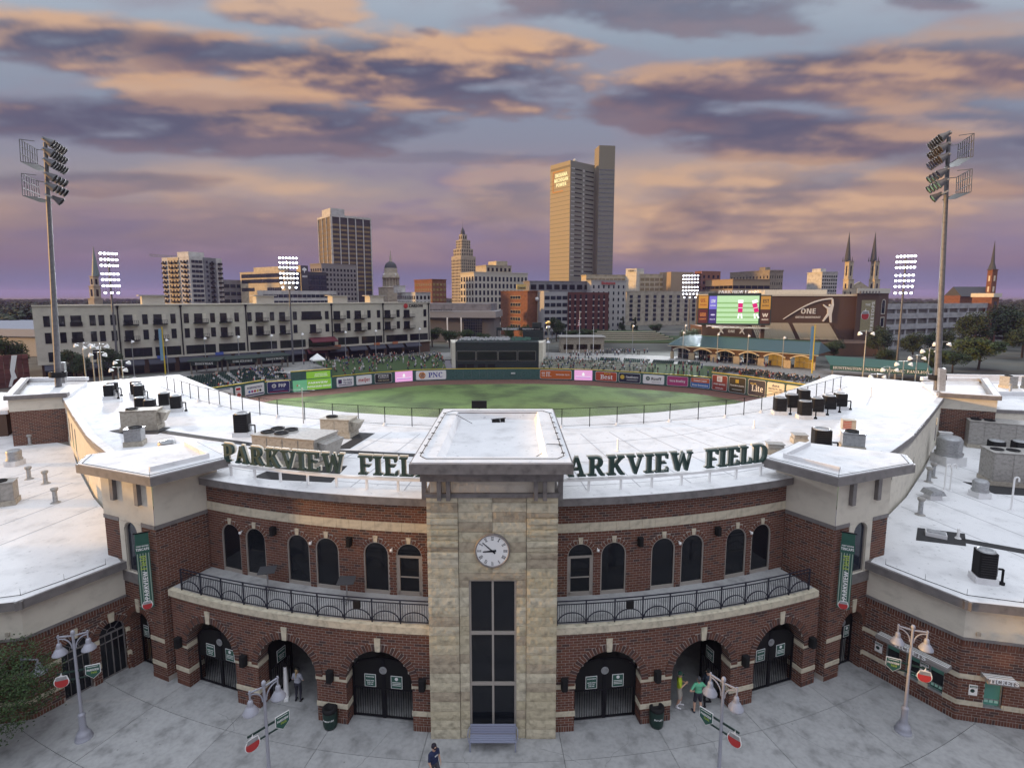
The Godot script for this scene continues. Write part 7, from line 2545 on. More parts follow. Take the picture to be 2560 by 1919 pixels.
	b.prism(PackedVector2Array([Vector2(24, -228), Vector2(74, -222), Vector2(84, -262), Vector2(20, -262)]), -0.3, 0.3)
	ground("park_lawn", b, lawn)
	t = thing("terraced_lawn", "grassy amphitheatre mound with curved stone ledges", "terrace", Vector3(50, 0, -246))
	for k in 5:
		b = MB.new()
		var q := PackedVector2Array()
		for i in 20:
			var w := TAU * i / 20.0
			q.append(Vector2((25.0 - k * 2.6) * cos(w) + k * 0.6, (14.0 - k * 2.1) * sin(w)))
		b.prism(q, 0.0, 0.75 + k * 0.72)
		part("grass_step", b, lawn, t)
		b = MB.new()
		for i in 8:
			var w0 := PI * (0.14 + 0.72 * i / 8.0)
			var w1 := PI * (0.14 + 0.72 * (i + 1) / 8.0)
			var rx := 25.1 - k * 2.6
			var rz := 14.1 - k * 2.1
			b.bar(Vector3(rx * cos(w0) + k * 0.6, 0.62 + k * 0.72, rz * sin(w0)), Vector3(rx * cos(w1) + k * 0.6, 0.62 + k * 0.72, rz * sin(w1)), 0.5, 0.5)
		part("stone_ledge", b, mats.cast_stone, t)
	pavilion()
	scoreboard()
	# yellow foul poles
	for k in 2:
		t = thing("foul_pole", ["tall yellow pole in front of the green roofed pavilion", "tall yellow pole left of the three dark pavilions"][k], "pole", Vector3([76.6, -87.5][k], 0, [-134.5, -133.0][k]))
		b = MB.new()
		var h: float = [12.5, 12.0][k]
		b.cyl(Vector3.ZERO, Vector3(0, h, 0), 0.16, 0.12, 8)
		part("pole", b, mats.yellow, t)
		b = MB.new()
		b.bx(-0.95, -0.2, 3.5, h - 0.5, -0.02, 0.02)
		part("pole_banner", b, mat("banner_blue", lin(0.16, 0.30, 0.42), 0.7), t)

func pavilion() -> void:
	var a := Vector2(50.6, -168.2)
	var c := Vector2(80.5, -140.0)
	var f := straight(a, c)
	var l: float = f.l
	var t := thing("green_roof_pavilion", "long brick pavilion with green metal roof and cream arches, right field", "building")
	var n := 6
	var bay := l / n
	var open := []
	for k in n:
		open.append([(k + 0.5) * bay, bay * 0.40, 0.0, 2.75, false])
	var b := MB.new()
	# piers and shallow arches
	for k in n:
		var x := (k + 0.5) * bay
		var hw := bay * 0.41
		var rise := 0.9
		for j in 10:
			var u0 := -1.0 + 0.2 * j
			var u1 := u0 + 0.2
			var y0 := 2.7 + rise * (1.0 - u0 * u0)
			var y1 := 2.7 + rise * (1.0 - u1 * u1)
			b.quad(wf(f, x + u0 * hw, y0, 0).origin, wf(f, x + u1 * hw, y1, 0).origin, wf(f, x + u1 * hw, 4.5, 0).origin, wf(f, x + u0 * hw, 4.5, 0).origin)
		b.quad(wf(f, k * bay, 0, 0).origin, wf(f, x - hw, 0, 0).origin, wf(f, x - hw, 4.5, 0).origin, wf(f, k * bay, 4.5, 0).origin)
		b.quad(wf(f, x + hw, 0, 0).origin, wf(f, (k + 1) * bay, 0, 0).origin, wf(f, (k + 1) * bay, 4.5, 0).origin, wf(f, x + hw, 4.5, 0).origin)
	part("wall", b, mats.brown_brick, t)
	for k in n:
		var x := (k + 0.5) * bay
		var hw := bay * 0.41
		var ar := MB.new()
		for j in 10:
			var u0 := -1.0 + 0.2 * j
			var u1 := u0 + 0.2
			var p0 := wf(f, x + u0 * hw, 2.78 + 0.9 * (1.0 - u0 * u0), 0.1).origin
			var p1 := wf(f, x + u1 * hw, 2.78 + 0.9 * (1.0 - u1 * u1), 0.1).origin
			ar.bar(p0, p1, 0.3, 0.34)
		part("arch", ar, mats.stucco, t)
		for s: float in [-1.0, 1.0]:
			put("pier", unit_box(Vector3(0.9, 2.2, 0.6)), mat("sand_stone", lin(0.50, 0.40, 0.26), 0.9, texs.blotch, 0.3), t, wf(f, x + s * (hw + 0.2), 1.1, 0.1))
		# glazed doors behind
		var dr := MB.new()
		dr.box(wf(f, x, 1.6, -2.6), Vector3(hw * 1.7, 3.2, 0.1))
		var wn := part("glazed_front", dr, mats.frame, t)
		for i in 4:
			for j in 2:
				var warm := k >= 4
				put("pane", unit_box(Vector3(hw * 0.38, 1.4, 0.05)), glow("warm_window", Color(1.0, 0.74, 0.3), 0.22) if warm else mats.glass_blue, wn, wf(f, x - hw * 0.62 + i * hw * 0.42, 0.85 + j * 1.52, -2.53))
	b = MB.new()
	var e0 := wf(f, -0.8, 4.4, 1.0).origin
	var e1 := wf(f, l + 0.8, 4.4, 1.0).origin
	var r0 := wf(f, 1.5, 7.2, -6.0).origin
	var r1 := wf(f, l - 0.5, 7.2, -6.0).origin
	b.quad(e0, e1, r1, r0)
	b.quad(e0 - Vector3(0, 0.25, 0), e1 - Vector3(0, 0.25, 0), e1, e0)
	b.tri(wf(f, -0.8, 4.4, -12).origin, e0, r0)
	b.tri(e1, wf(f, l + 0.8, 4.4, -12).origin, r1)
	b.quad(r0, r1, wf(f, l + 0.8, 4.4, -12).origin, wf(f, -0.8, 4.4, -12).origin)
	part("roof", b, mat("green_metal", lin(0.05, 0.105, 0.115), 0.4, null, 1.0, null, 0.5, 0.3), t)
	for k in 90:
		var u := (k + 0.5) / 90.0
		b = MB.new()
		b.bar(e0.lerp(e1, u) + Vector3(0, 0.03, 0), r0.lerp(r1, u) + Vector3(0, 0.03, 0), 0.06, 0.09)
		part("roof_rib", b, mats.green_metal, t)
	b = MB.new()
	b.bar(r0, r1, 0.35, 0.3)
	part("ridge", b, mats.yellow if false else mats.sign_green, t)
	b = MB.new()
	b.bar(e0 - Vector3(0, 0.3, 0), e1 - Vector3(0, 0.3, 0), 0.12, 0.14)
	part("eave_trim", b, mats.stucco, t)
	# picnic pavilion sign in front of the right roof
	t = thing("picnic_pavilion", "low green pavilion roof with white capitals at right roof edge", "pavilion")
	b = MB.new()
	b.quad(Vector3(79.0, 2.6, -131.0), Vector3(97.0, 2.6, -121.5), Vector3(100.0, 3.6, -127.0), Vector3(81.0, 4.4, -137.0))
	b.quad(Vector3(79.0, 1.4, -131.0), Vector3(97.0, 1.4, -121.5), Vector3(97.0, 2.6, -121.5), Vector3(79.0, 2.6, -131.0))
	part("roof", b, mats.sign_green, t)
	var g := straight(Vector2(79.0, -131.0), Vector2(97.0, -121.5))
	text(t, "HUNTINGTON UNIVERSITY PICNIC PAVILION", mats.white, wf(g, g.l * 0.5, 2.0, 0.06), 0.62, g.l * 0.94, 0.04, true)
	for k in 4:
		put("post", unit_box(Vector3(0.3, 1.6, 0.3)), mats.unit_grey, t, wf(g, 0.6 + k * (g.l - 1.2) / 3.0, 0.7, -0.3))

func scoreboard() -> void:
	var t := thing("scoreboard", "large lit scoreboard screen with advertising panels at its sides", "scoreboard", Vector3(71.0, 0, -170.6), -0.14)
	# local: x from -11 to 11
	var b := MB.new()
	b.bx(-11.2, 11.2, 10.4, 19.9, -1.2, -0.15)
	b.bx(-8.0, 8.0, 19.9, 20.6, -1.0, -0.3)
	part("case", b, mat("score_green", lin(0.03, 0.05, 0.045), 0.6), t)
	for x: float in [-9.0, 9.0]:
		put("column", unit_box(Vector3(1.2, 10.6, 1.2)), mats.brown_brick, t, Transform3D(Basis(), Vector3(x, 5.2, -1.0)))
	b = MB.new()
	b.bx(-5.35, 7.4, 10.9, 19.7, -0.14, -0.06)
	var sc := part("screen", b, glow("screen_field", Color(0.72, 0.86, 0.66), 0.95), t)
	# the picture: bands of grass and two figures in pink
	var g2 := glow("screen_grass", Color(0.55, 0.72, 0.45), 0.9)
	for k in 5:
		put("screen_band", unit_box(Vector3(12.7, 0.5, 0.02)), g2, sc, Transform3D(Basis(), Vector3(1.02, 11.4 + k * 1.5, -0.045)))
	var pk := glow("screen_pink", Color(0.85, 0.05, 0.45), 0.9)
	var wh := glow("screen_white", Color(1, 1, 1), 1.0)
	for k in 2:
		var x: float = [1.8, 6.4][k]
		var tilt: float = [0.0, 0.3][k]
		put("screen_figure", unit_box(Vector3(1.4, 2.9, 0.02)), pk, sc, Transform3D(Basis(Vector3.BACK, tilt), Vector3(x, 15.9, -0.02)))
		put("screen_figure_trim", unit_box(Vector3(1.4, 0.14, 0.02)), wh, sc, Transform3D(Basis(Vector3.BACK, tilt), Vector3(x, 15.9, -0.015)))
		put("screen_figure_trim", unit_box(Vector3(1.6, 1.0, 0.02)), wh, sc, Transform3D(Basis(Vector3.BACK, tilt), Vector3(x - tilt, 17.9, -0.015)))
		for s: float in [-1.0, 1.0]:
			put("screen_figure_trim", unit_box(Vector3(0.5, 1.5, 0.02)), wh, sc, Transform3D(Basis(Vector3.BACK, tilt + s * 0.15), Vector3(x + s * 0.45 + tilt, 13.3, -0.02)))
	var panels := [[-9.6, 17.7, 2.9, 4.0, Color(0.9, 0.62, 0.25), "US.", Color(0.55, 0.05, 0.03), "FOODS"], [-9.6, 13.2, 2.9, 4.4, Color(0.42, 0.16, 0.15), "GOOD", Color(0.95, 0.6, 0.3), "LEGACY"], [-6.6, 17.5, 2.3, 4.2, Color(0.55, 0.5, 0.95), "LOW", Color(1, 1, 1), "ODDS"], [-6.6, 13.1, 2.3, 4.3, Color(0.28, 0.2, 0.5), "•", Color(0.9, 0.85, 1.0), "HEALTH"], [9.4, 17.5, 2.9, 4.2, Color(0.85, 0.6, 0.25), "EST", Color(0.1, 0.1, 0.14), "MATERIAL"], [9.4, 13.1, 2.9, 4.4, Color(0.36, 0.2, 0.15), "W", Color(1.0, 0.9, 0.8), "WARNER"]]
	for q in panels:
		var c: Color = q[4]
		var p := put("side_panel", unit_box(Vector3(q[2], q[3], 0.1)), glow("panel" + c.to_html(), c, 0.6), t, Transform3D(Basis(), Vector3(q[0], q[1], -0.08)))
		var ic: Color = q[6]
		text(p, q[5], glow("panelink" + ic.to_html(), ic, 0.7), Transform3D(Basis(), Vector3(0, 0.5, 0.06)), 1.1, q[2] * 0.6, 0.02)
		text(p, q[7], glow("panelink" + ic.to_html(), ic, 0.7), Transform3D(Basis(), Vector3(0, -0.9, 0.06)), 0.45, q[2] * 0.7, 0.02)
	text(t, "PARKVIEW FIELD", mats.white, Transform3D(Basis(), Vector3(1.0, 20.9, -0.2)), 0.95, 12.2, 0.15, true)
	b = MB.new()
	b.bx(-6.5, 10.5, 9.4, 9.7, -1.0, 1.6)
	part("ledge_canopy", b, mats.stucco, t)
	var lamp := AreaLight3D.new()
	lamp.name = "screen_light"
	lamp.area_size = Vector2(12.6, 8.6)
	lamp.light_color = Color(0.78, 0.9, 0.72)
	lamp.light_energy = 30.0
	lamp.area_normalize_energy = true
	lamp.area_range = 120.0
	lamp.shadow_enabled = true
	t.add_child(lamp)
	lamp.position = Vector3(1.0, 15.3, 0.1)
	lamp.rotation.y = PI
	# brown hall behind with the raised letters
	t = thing("brown_brick_hall", "large brown brick hall wall with white raised letters and thrower figure", "building")
	b = MB.new()
	b.prism(PackedVector2Array([Vector2(74, -198.16), Vector2(124, -190.5), Vector2(126, -225), Vector2(80, -232)]), 0, 19.6)
	part("wall", b, mats.brown_brick, t)
	b = MB.new()
	b.prism(PackedVector2Array([Vector2(73.7, -197.8), Vector2(124.2, -190.1), Vector2(126.3, -225.2), Vector2(79.7, -232.3)]), 19.6, 20.3)
	b.prism(PackedVector2Array([Vector2(96, -204), Vector2(118, -201), Vector2(118, -215), Vector2(96, -218)]), 20.3, 22.0)
	part("parapet", b, mats.stucco, t)
	var f := straight(Vector2(62, -200), Vector2(124, -190.5))
	var gold := mat("letter_white", lin(0.75, 0.72, 0.66), 0.5)
	text(t, "ONE", gold, wf(f, 45.6, 14.2, 0.1), 1.9, 4.9, 0.2)
	text(t, "ORTHO NORTHEAST", gold, wf(f, 45.6, 12.0, 0.1), 0.75, 8.4, 0.15)
	b = MB.new()
	var last := Vector3.ZERO
	for k in 15:
		var u := k / 14.0
		var x := lerpf(37.2, 53.3, u)
		var y := 11.3 + 7.4 * sin(u * PI * 0.5)
		var p := wf(f, x, y, 0.2).origin
		if k > 0:
			b.bar(last, p, 0.3, 0.2 + 0.35 * u)
		last = p
	part("raised_arc", b, gold, t)
	var man := MB.new()
	var mt := wf(f, 52.4, 10.2, 0.12)
	man.plate(mt, PackedVector2Array([Vector2(-0.5, 3.2), Vector2(-2.0, 0.5), Vector2(-1.5, 0.3), Vector2(0.1, 2.6), Vector2(0.6, 0.0), Vector2(1.2, 0.0), Vector2(1.0, 3.0), Vector2(1.3, 4.8), Vector2(1.5, 6.2), Vector2(1.2, 8.4), Vector2(0.7, 8.4), Vector2(0.8, 6.3), Vector2(0.4, 5.5), Vector2(-0.6, 5.6), Vector2(-1.9, 6.5), Vector2(-2.1, 6.1), Vector2(-0.6, 4.8)]), 0.3)
	man.lathe(mt * Transform3D(Basis(Vector3.RIGHT, PI / 2), Vector3(0.25, 6.1, 0)), PackedVector2Array([Vector2(0.42, 0), Vector2(0.42, 0.3), Vector2(0.001, 0.3)]), 12)
	part("thrower_figure", man, gold, t)
	b = MB.new()
	b.prism(PackedVector2Array([Vector2(66, -184), Vector2(82, -182), Vector2(83, -196), Vector2(66, -197)]), 4.0, 9.2)
	part("lower_storey", b, mats.brown_brick, t)
	var f2 := straight(Vector2(66, -184), Vector2(82, -182))
	text(t, "ONE", gold, wf(f2, 9.5, 7.6, 0.1), 0.9, 2.2, 0.1)
	for k in 2:
		var pt := wf(f2, [6.0, 13.0][k], 6.6, 0.1)
		b = MB.new()
		var s: float = [1.0, -1.0][k]
		b.plate(pt, PackedVector2Array([Vector2(-0.9 * s, 0), Vector2(-0.6 * s, 0), Vector2(0.0, 0.9), Vector2(0.7 * s, 0.2), Vector2(0.9 * s, 0.4), Vector2(0.25 * s, 1.5), Vector2(0.8 * s, 1.9), Vector2(0.7 * s, 2.1), Vector2(0.1, 1.9), Vector2(-0.5 * s, 2.2), Vector2(-0.6 * s, 2.0), Vector2(-0.2 * s, 1.2)]), 0.12)
		part("player_figure", b, gold, t)
	# rooftop bleachers
	t = thing("rooftop_bleachers", "tall bank of pale rooftop bleacher seats below the raised letters", "seating")
	var fb := straight(Vector2(84.5, -184.5), Vector2(112.0, -180.0))
	for j in 11:
		b = MB.new()
		b.box(wf(fb, fb.l / 2, 4.7 + j * 0.48, -j * 0.8), Vector3(fb.l - 1.0 - j * 0.25, 0.08, 0.5))
		part("row", b, mats.unit_black, t)  # planks coloured black as the dark gaps under the seats
		b = MB.new()
		var x := 0.8
		while x < fb.l - 1.0:
			if absf(x - fb.l / 2) > 0.7:
				b.box(wf(fb, x, 4.7 + j * 0.48 + 0.42, -j * 0.8 - 0.25), Vector3(0.4, 0.3, 0.06))
				b.box(wf(fb, x, 4.7 + j * 0.48 + 0.22, -j * 0.8), Vector3(0.44, 0.06, 0.42))
			x += 0.64
		stuff("seats", b, mat("seat_cream", lin(0.62, 0.56, 0.42), 0.5), t)
	b = MB.new()
	for j in 12:
		var p := wf(fb, j * fb.l / 11.0, 0, 0.8)
		b.bar(Vector3(p.origin.x, 3.0, p.origin.z), Vector3(p.origin.x, 5.8, p.origin.z), 0.1)
		b.bar(wf(fb, j * fb.l / 11.0, 3.0, -8.0).origin, wf(fb, j * fb.l / 11.0, 9.6, -8.0).origin, 0.1)
		b.bar(wf(fb, j * fb.l / 11.0, 4.7, 0.4).origin, wf(fb, j * fb.l / 11.0, 9.6, -8.0).origin, 0.1)
	b.bar(wf(fb, 0, 5.8, 0.8).origin, wf(fb, fb.l, 5.8, 0.8).origin, 0.08)
	part("scaffold", b, mats.black_metal, t)
	b = MB.new()
	b.prism(PackedVector2Array([Vector2(82, -180), Vector2(122, -173), Vector2(124, -191), Vector2(82, -197)]), 0.0, 4.2)
	part("deck", b, mats.brown_brick, t)
	# corner tower with the tall banner
	t = thing("brick_stair_tower", "brown brick corner tower with cream crown and tall apple banner", "tower")
	var c := Vector2(129.8, -189.5)
	var la := c + Vector2(-8.6, 1.3)
	var ra := c + Vector2(5.6, -3.2)
	b = MB.new()
	b.prism(PackedVector2Array([la, c, ra, la + Vector2(5.6, -9)]), 0, 20.6)
	part("wall", b, mats.brown_brick, t)
	b = MB.new()
	b.prism(PackedVector2Array([la + Vector2(-0.4, 0.4), c + Vector2(0.2, 0.5), ra + Vector2(0.5, 0), la + Vector2(5.8, -9.4)]), 20.6, 22.3)
	part("crown", b, mats.stucco, t)
	var ft := straight(la, c)
	for k in 7:
		put("bracket", unit_box(Vector3(0.3, 1.0, 0.5)), mats.fascia, t, wf(ft, 0.7 + k * 1.22, 20.9, 0.5))
	var bn := thing("wall_banner", "tall weathered banner with red apple and vertical capitals on the brick tower", "banner", wf(ft, 4.6, 12.6, 0.12).origin, ft.t.basis.get_euler().y)
	put("cloth", unit_box(Vector3(5.4, 11.2, 0.06)), mat("banner_tan", lin(0.34, 0.30, 0.17), 0.85, texs.blotch, 0.3), bn, Transform3D())
	text(bn, "TREETOPS", mats.letter_white, Transform3D(Basis(Vector3.BACK, PI / 2), Vector3(1.9, 0.0, 0.05)), 1.15, 10.2, 0.03)
	text(bn, "THE", mats.letter_white, Transform3D(Basis(), Vector3(-0.2, 4.0, 0.05)), 0.8, 2.0, 0.03)
	apple(bn, Transform3D(Basis(), Vector3(-1.0, 0.2, 0.05)), 1.5)
	var fr := straight(c, ra)
	for k in 3:
		var o := [fr.l / 2, 1.35, [4.0, 8.6, 13.2][k], [7.2, 12.2, 17.2][k], k == 2]
		window(t, fr, o, -0.06, 0.25, mats.glass_blue, mats.stucco)

# ---------------------------------------------------------------- town
func corners(q: Array) -> Array:  # near corner x, z, left length, right length, foot, top, turn of the right face in degrees
	var t: float = deg_to_rad(q[6])
	var c := Vector2(q[0], q[1])
	var r: Vector2 = c + Vector2(cos(t), -sin(t)) * q[3]
	var l: Vector2 = c + Vector2(-sin(t), -cos(t)) * q[2]
	return [l, c, r, l + r - c]

func panes(b: MB, f: Dictionary, cols: int, rows: int, y0: float, y1: float, wide: float, high: float, a0 := 0.0, a1 := -1.0, out := 0.04) -> void:
	if a1 < 0:
		a1 = f.l
	for j in rows:
		for i in cols:
			var w := (a1 - a0) / cols
			var h := (y1 - y0) / rows
			b.box(wf(f, a0 + (i + 0.5) * w, y0 + (j + 0.5) * h, out), Vector3(w * wide, h * high, 0.16), false)

func block(called: String, label: String, q: Array, m: Material, cl: int, cr: int, rows: int, wide := 0.5, high := 0.5, glass: Material = null, roof := 0.0, parent: Node3D = null) -> Node3D:
	var t: Node3D = parent
	if parent == null:
		t = thing(called, label, "building", Vector3.ZERO, 0.0)
	var p := corners(q)
	var b := MB.new()
	b.prism(PackedVector2Array(p), q[4], q[5])
	part("wall", b, m, t)
	if roof > 0.0:
		b = MB.new()
		var mid: Vector2 = (p[0] + p[2]) / 2
		var o := PackedVector2Array()
		for v in p:
			o.append(v + (v - mid).normalized() * 0.5)
		b.prism(o, q[5], q[5] + roof)
		part("cornice", b, m, t)
	if rows > 0:
		b = MB.new()
		var y0: float = q[4] + (q[5] - q[4]) * 0.03
		var y1: float = q[5] - (q[5] - q[4]) * 0.05
		if cl > 0:
			panes(b, straight(p[0], p[1]), cl, rows, y0, y1, wide, high)
		if cr > 0:
			panes(b, straight(p[1], p[2]), cr, rows, y0, y1, wide, high)
		stuff("windows", b, glass if glass else mats.glass_blue, t)
	return t

func spire(t: Node3D, at: Vector3, r: float, h: float, m: Material, called := "spire") -> void:
	var b := MB.new()
	b.lathe(Transform3D(Basis(), at), PackedVector2Array([Vector2(r, 0), Vector2(0.06, h)]), 8)
	part(called, b, m, t)

func apartments() -> void:
	var a := Vector2(-109.6, -122.0)
	var c := Vector2(-29.2, -190.0)
	var f := straight(a, c)
	var l: float = f.l
	var t := thing("apartment_building", "long cream four storey apartment building with dark balconies beyond left field", "building")
	var cream := mat("cream_panel", lin(0.52, 0.49, 0.415), 0.85, texs.smear, 0.06)
	var back := Vector2(-18, -28)
	var b := MB.new()
	b.prism(PackedVector2Array([a, c, c + back, a + back]), 3.7, 17.2)
	part("wall", b, cream, t)
	b = MB.new()
	b.prism(PackedVector2Array([a + Vector2(0.3, -0.6), c + Vector2(-0.3, -0.2), c + back, a + back]), -0.2, 3.7)
	part("brick_base", b, mats.brown_brick, t)
	b = MB.new()
	ribbon(b, f, 0.0, l, 3.65, 4.05, -0.3, 0.35, 200.0)
	ribbon(b, f, -0.1, l + 0.1, 17.2, 17.5, -0.6, 0.25, 200.0)
	part("belt_course", b, cream, t)
	var win := unit_box(Vector3(1.15, 2.5, 0.12))
	var pane := unit_box(Vector3(1.0, 1.15, 0.05))
	for y: float in [13.75, 9.85]:
		for x: float in [2.3, 5.0, 10.7, 12.4, 14.7, 21.2, 27.3, 30.3, 36.5, 42.5, 45.8, 51.9, 58.4, 68.1, 75.1, 82.1, 85.5, 92.7, 103.2]:
			var w := put("window", win, mats.unit_black, t, wf(f, x, y, 0.02))
			for s: float in [-0.6, 0.6]:
				put("pane", pane, mats.glass, w, Transform3D(Basis(), Vector3(0, s, 0.07)))
		for x: Array in [[6.6, 8.6], [60.4, 66.3]]:
			if x[0] > 20.0 and y < 11.0:
				continue
			var w := put("window", unit_box(Vector3(x[1] - x[0], 2.5, 0.12)), mats.unit_black, t, wf(f, (x[0] + x[1]) / 2, y, 0.02))
			put("pane", unit_box(Vector3(x[1] - x[0] - 0.3, 2.3, 0.05)), mats.glass, w, Transform3D(Basis(), Vector3(0, 0, 0.07)))
			put("balcony_rail", unit_box(Vector3(x[1] - x[0] + 0.3, 1.0, 0.08)), mats.unit_black, w, Transform3D(Basis(), Vector3(0, -0.8, 0.2)))
		for x: Array in [[16.7, 19.6], [22.9, 25.8], [32.0, 35.1], [38.2, 40.9], [47.3, 50.5], [53.8, 56.5], [62.6, 65.6], [70.1, 73.5], [77.0, 80.5], [87.5, 90.9], [94.7, 98.3]]:
			if x[0] > 62.0 and x[0] < 63.0 and y > 11.0:
				continue
			var wd: float = x[1] - x[0]
			# a recess framed in the wall: door and glass stand back behind the balcony
			var w := put("balcony", unit_box(Vector3(wd + 0.3, 0.22, 1.5)), mats.unit_black, t, wf(f, (x[0] + x[1]) / 2, y - 1.35, 0.7))
			put("balcony_door", unit_box(Vector3(wd * 0.62, 2.5, 0.12)), mats.glass, w, Transform3D(Basis(), Vector3(-wd * 0.15, 1.3, -0.68)))
			put("balcony_wall", unit_box(Vector3(wd * 0.26, 2.5, 0.1)), mats.stucco, w, Transform3D(Basis(), Vector3(wd * 0.33, 1.3, -0.68)))
			put("balcony_rail", unit_box(Vector3(wd + 0.28, 0.06, 0.06)), mats.unit_black, w, Transform3D(Basis(), Vector3(0, 1.1, 0.7)))
			for k in 9:
				put("baluster", unit_box(Vector3(0.09, 1.1, 0.05)), mats.unit_black, w, Transform3D(Basis(), Vector3((wd + 0.2) * (k / 8.0 - 0.5), 0.55, 0.7)))
	for x: Array in [[2.0, 3.1], [4.0, 6.5], [9.9, 14.4], [16.4, 22.2], [22.9, 28.6], [29.8, 36.8], [37.6, 44.3], [45.6, 52.9], [53.8, 61.2], [71.4, 78.3], [79.3, 86.6], [88.1, 96.1], [97.1, 104.2]]:
		var w := put("shop_window", unit_box(Vector3(x[1] - x[0], 2.3, 0.12)), mats.unit_black, t, wf(f, (x[0] + x[1]) / 2, 5.4, 0.02))
		var n := maxi(1, int((x[1] - x[0]) / 1.6))
		for k in n:
			put("pane", unit_box(Vector3(snappedf((x[1] - x[0]) / n - 0.12, 0.01), 2.1, 0.05)), mats.glass, w, Transform3D(Basis(), Vector3((x[1] - x[0]) * ((k + 0.5) / n - 0.5), 0, 0.07)))
	for x: float in [15.7, 29.1, 44.9, 69.6, 87.1, 104.7]:
		put("drain_pipe", unit_box(Vector3(0.28, 13.2, 0.25)), mats.unit_black, t, wf(f, x, 10.4, 0.18))
		put("drain_head", unit_box(Vector3(0.6, 0.5, 0.4)), mats.unit_black, t, wf(f, x, 17.0, 0.25))
	# shop fronts with slate awnings
	for k in 15:
		var x := 4.0 + k * 6.7
		b = MB.new()
		b.box(wf(f, x, 1.6, -0.25), Vector3(5.6, 3.1, 0.15))
		part("shop_front", b, mats.glass, t)
		b = MB.new()
		var p0 := wf(f, x - 2.9, 3.6, 0.1).origin
		var p1 := wf(f, x + 2.9, 3.6, 0.1).origin
		var p2 := wf(f, x + 2.9, 2.5, 1.7).origin
		var p3 := wf(f, x - 2.9, 2.5, 1.7).origin
		b.quad(p3, p2, p1, p0)
		b.quad(p3 - Vector3(0, 0.3, 0), p2 - Vector3(0, 0.3, 0), p2, p3)
		part("awning", b, mat("awning_slate", lin(0.045, 0.047, 0.065), 0.8) if k != 9 else mat("awning_red", lin(0.12, 0.02, 0.03), 0.8), t)
		if k in [3, 5, 10, 12, 13]:
			put("shop_sign", unit_box(Vector3(2.0, 0.8, 0.2)), mat("shop_blue", lin(0.06, 0.10, 0.35), 0.6) if k < 9 else mat("shop_orange", lin(0.4, 0.14, 0.06), 0.6), t, wf(f, x, 3.9, 0.5))
	# terrace bay with dark red awning
	b = MB.new()
	b.box(wf(f, 66.2, 3.6, 2.0), Vector3(8.6, 0.7, 4.0))
	part("terrace_slab", b, mats.brown_brick, t)
	b = MB.new()
	b.quad(wf(f, 62.2, 5.9, 3.2).origin, wf(f, 70.2, 5.9, 3.2).origin, wf(f, 70.2, 7.0, 0.1).origin, wf(f, 62.2, 7.0, 0.1).origin)
	b.quad(wf(f, 62.2, 5.6, 3.2).origin, wf(f, 70.2, 5.6, 3.2).origin, wf(f, 70.2, 5.9, 3.2).origin, wf(f, 62.2, 5.9, 3.2).origin)
	part("terrace_awning", b, mats.awning_red, t)
	b = MB.new()
	b.box(wf(f, 66.2, 5.3, -0.05), Vector3(8.2, 2.6, 0.2))
	part("terrace_glass", b, mats.glass, t)
	text(t, "CARSON", mats.unit_black, wf(f, 99.6, 16.25, 0.1), 0.95, 5.4, 0.12)
	b = MB.new()
	b.lathe(wf(f, 95.6, 16.25, 0.1) * Transform3D(Basis(Vector3.RIGHT, PI / 2), Vector3.ZERO), PackedVector2Array([Vector2(0.8, 0), Vector2(0.8, 0.15), Vector2(0.001, 0.15)]), 16)
	part("logo_disc", b, mats.red, t)
	# roof huts
	for k in 4:
		var x: float = [24.0, 52.0, 75.0, 88.0][k]
		b = MB.new()
		b.box(wf(f, x, 18.4, -8.0), Vector3(5.0, 2.4, 4.0))
		part("roof_hut", b, cream, t)
		b = MB.new()
		b.box(wf(f, x, 19.75, -8.0), Vector3(6.4, 0.3, 5.2))
		part("hut_roof", b, mats.unit_grey, t)

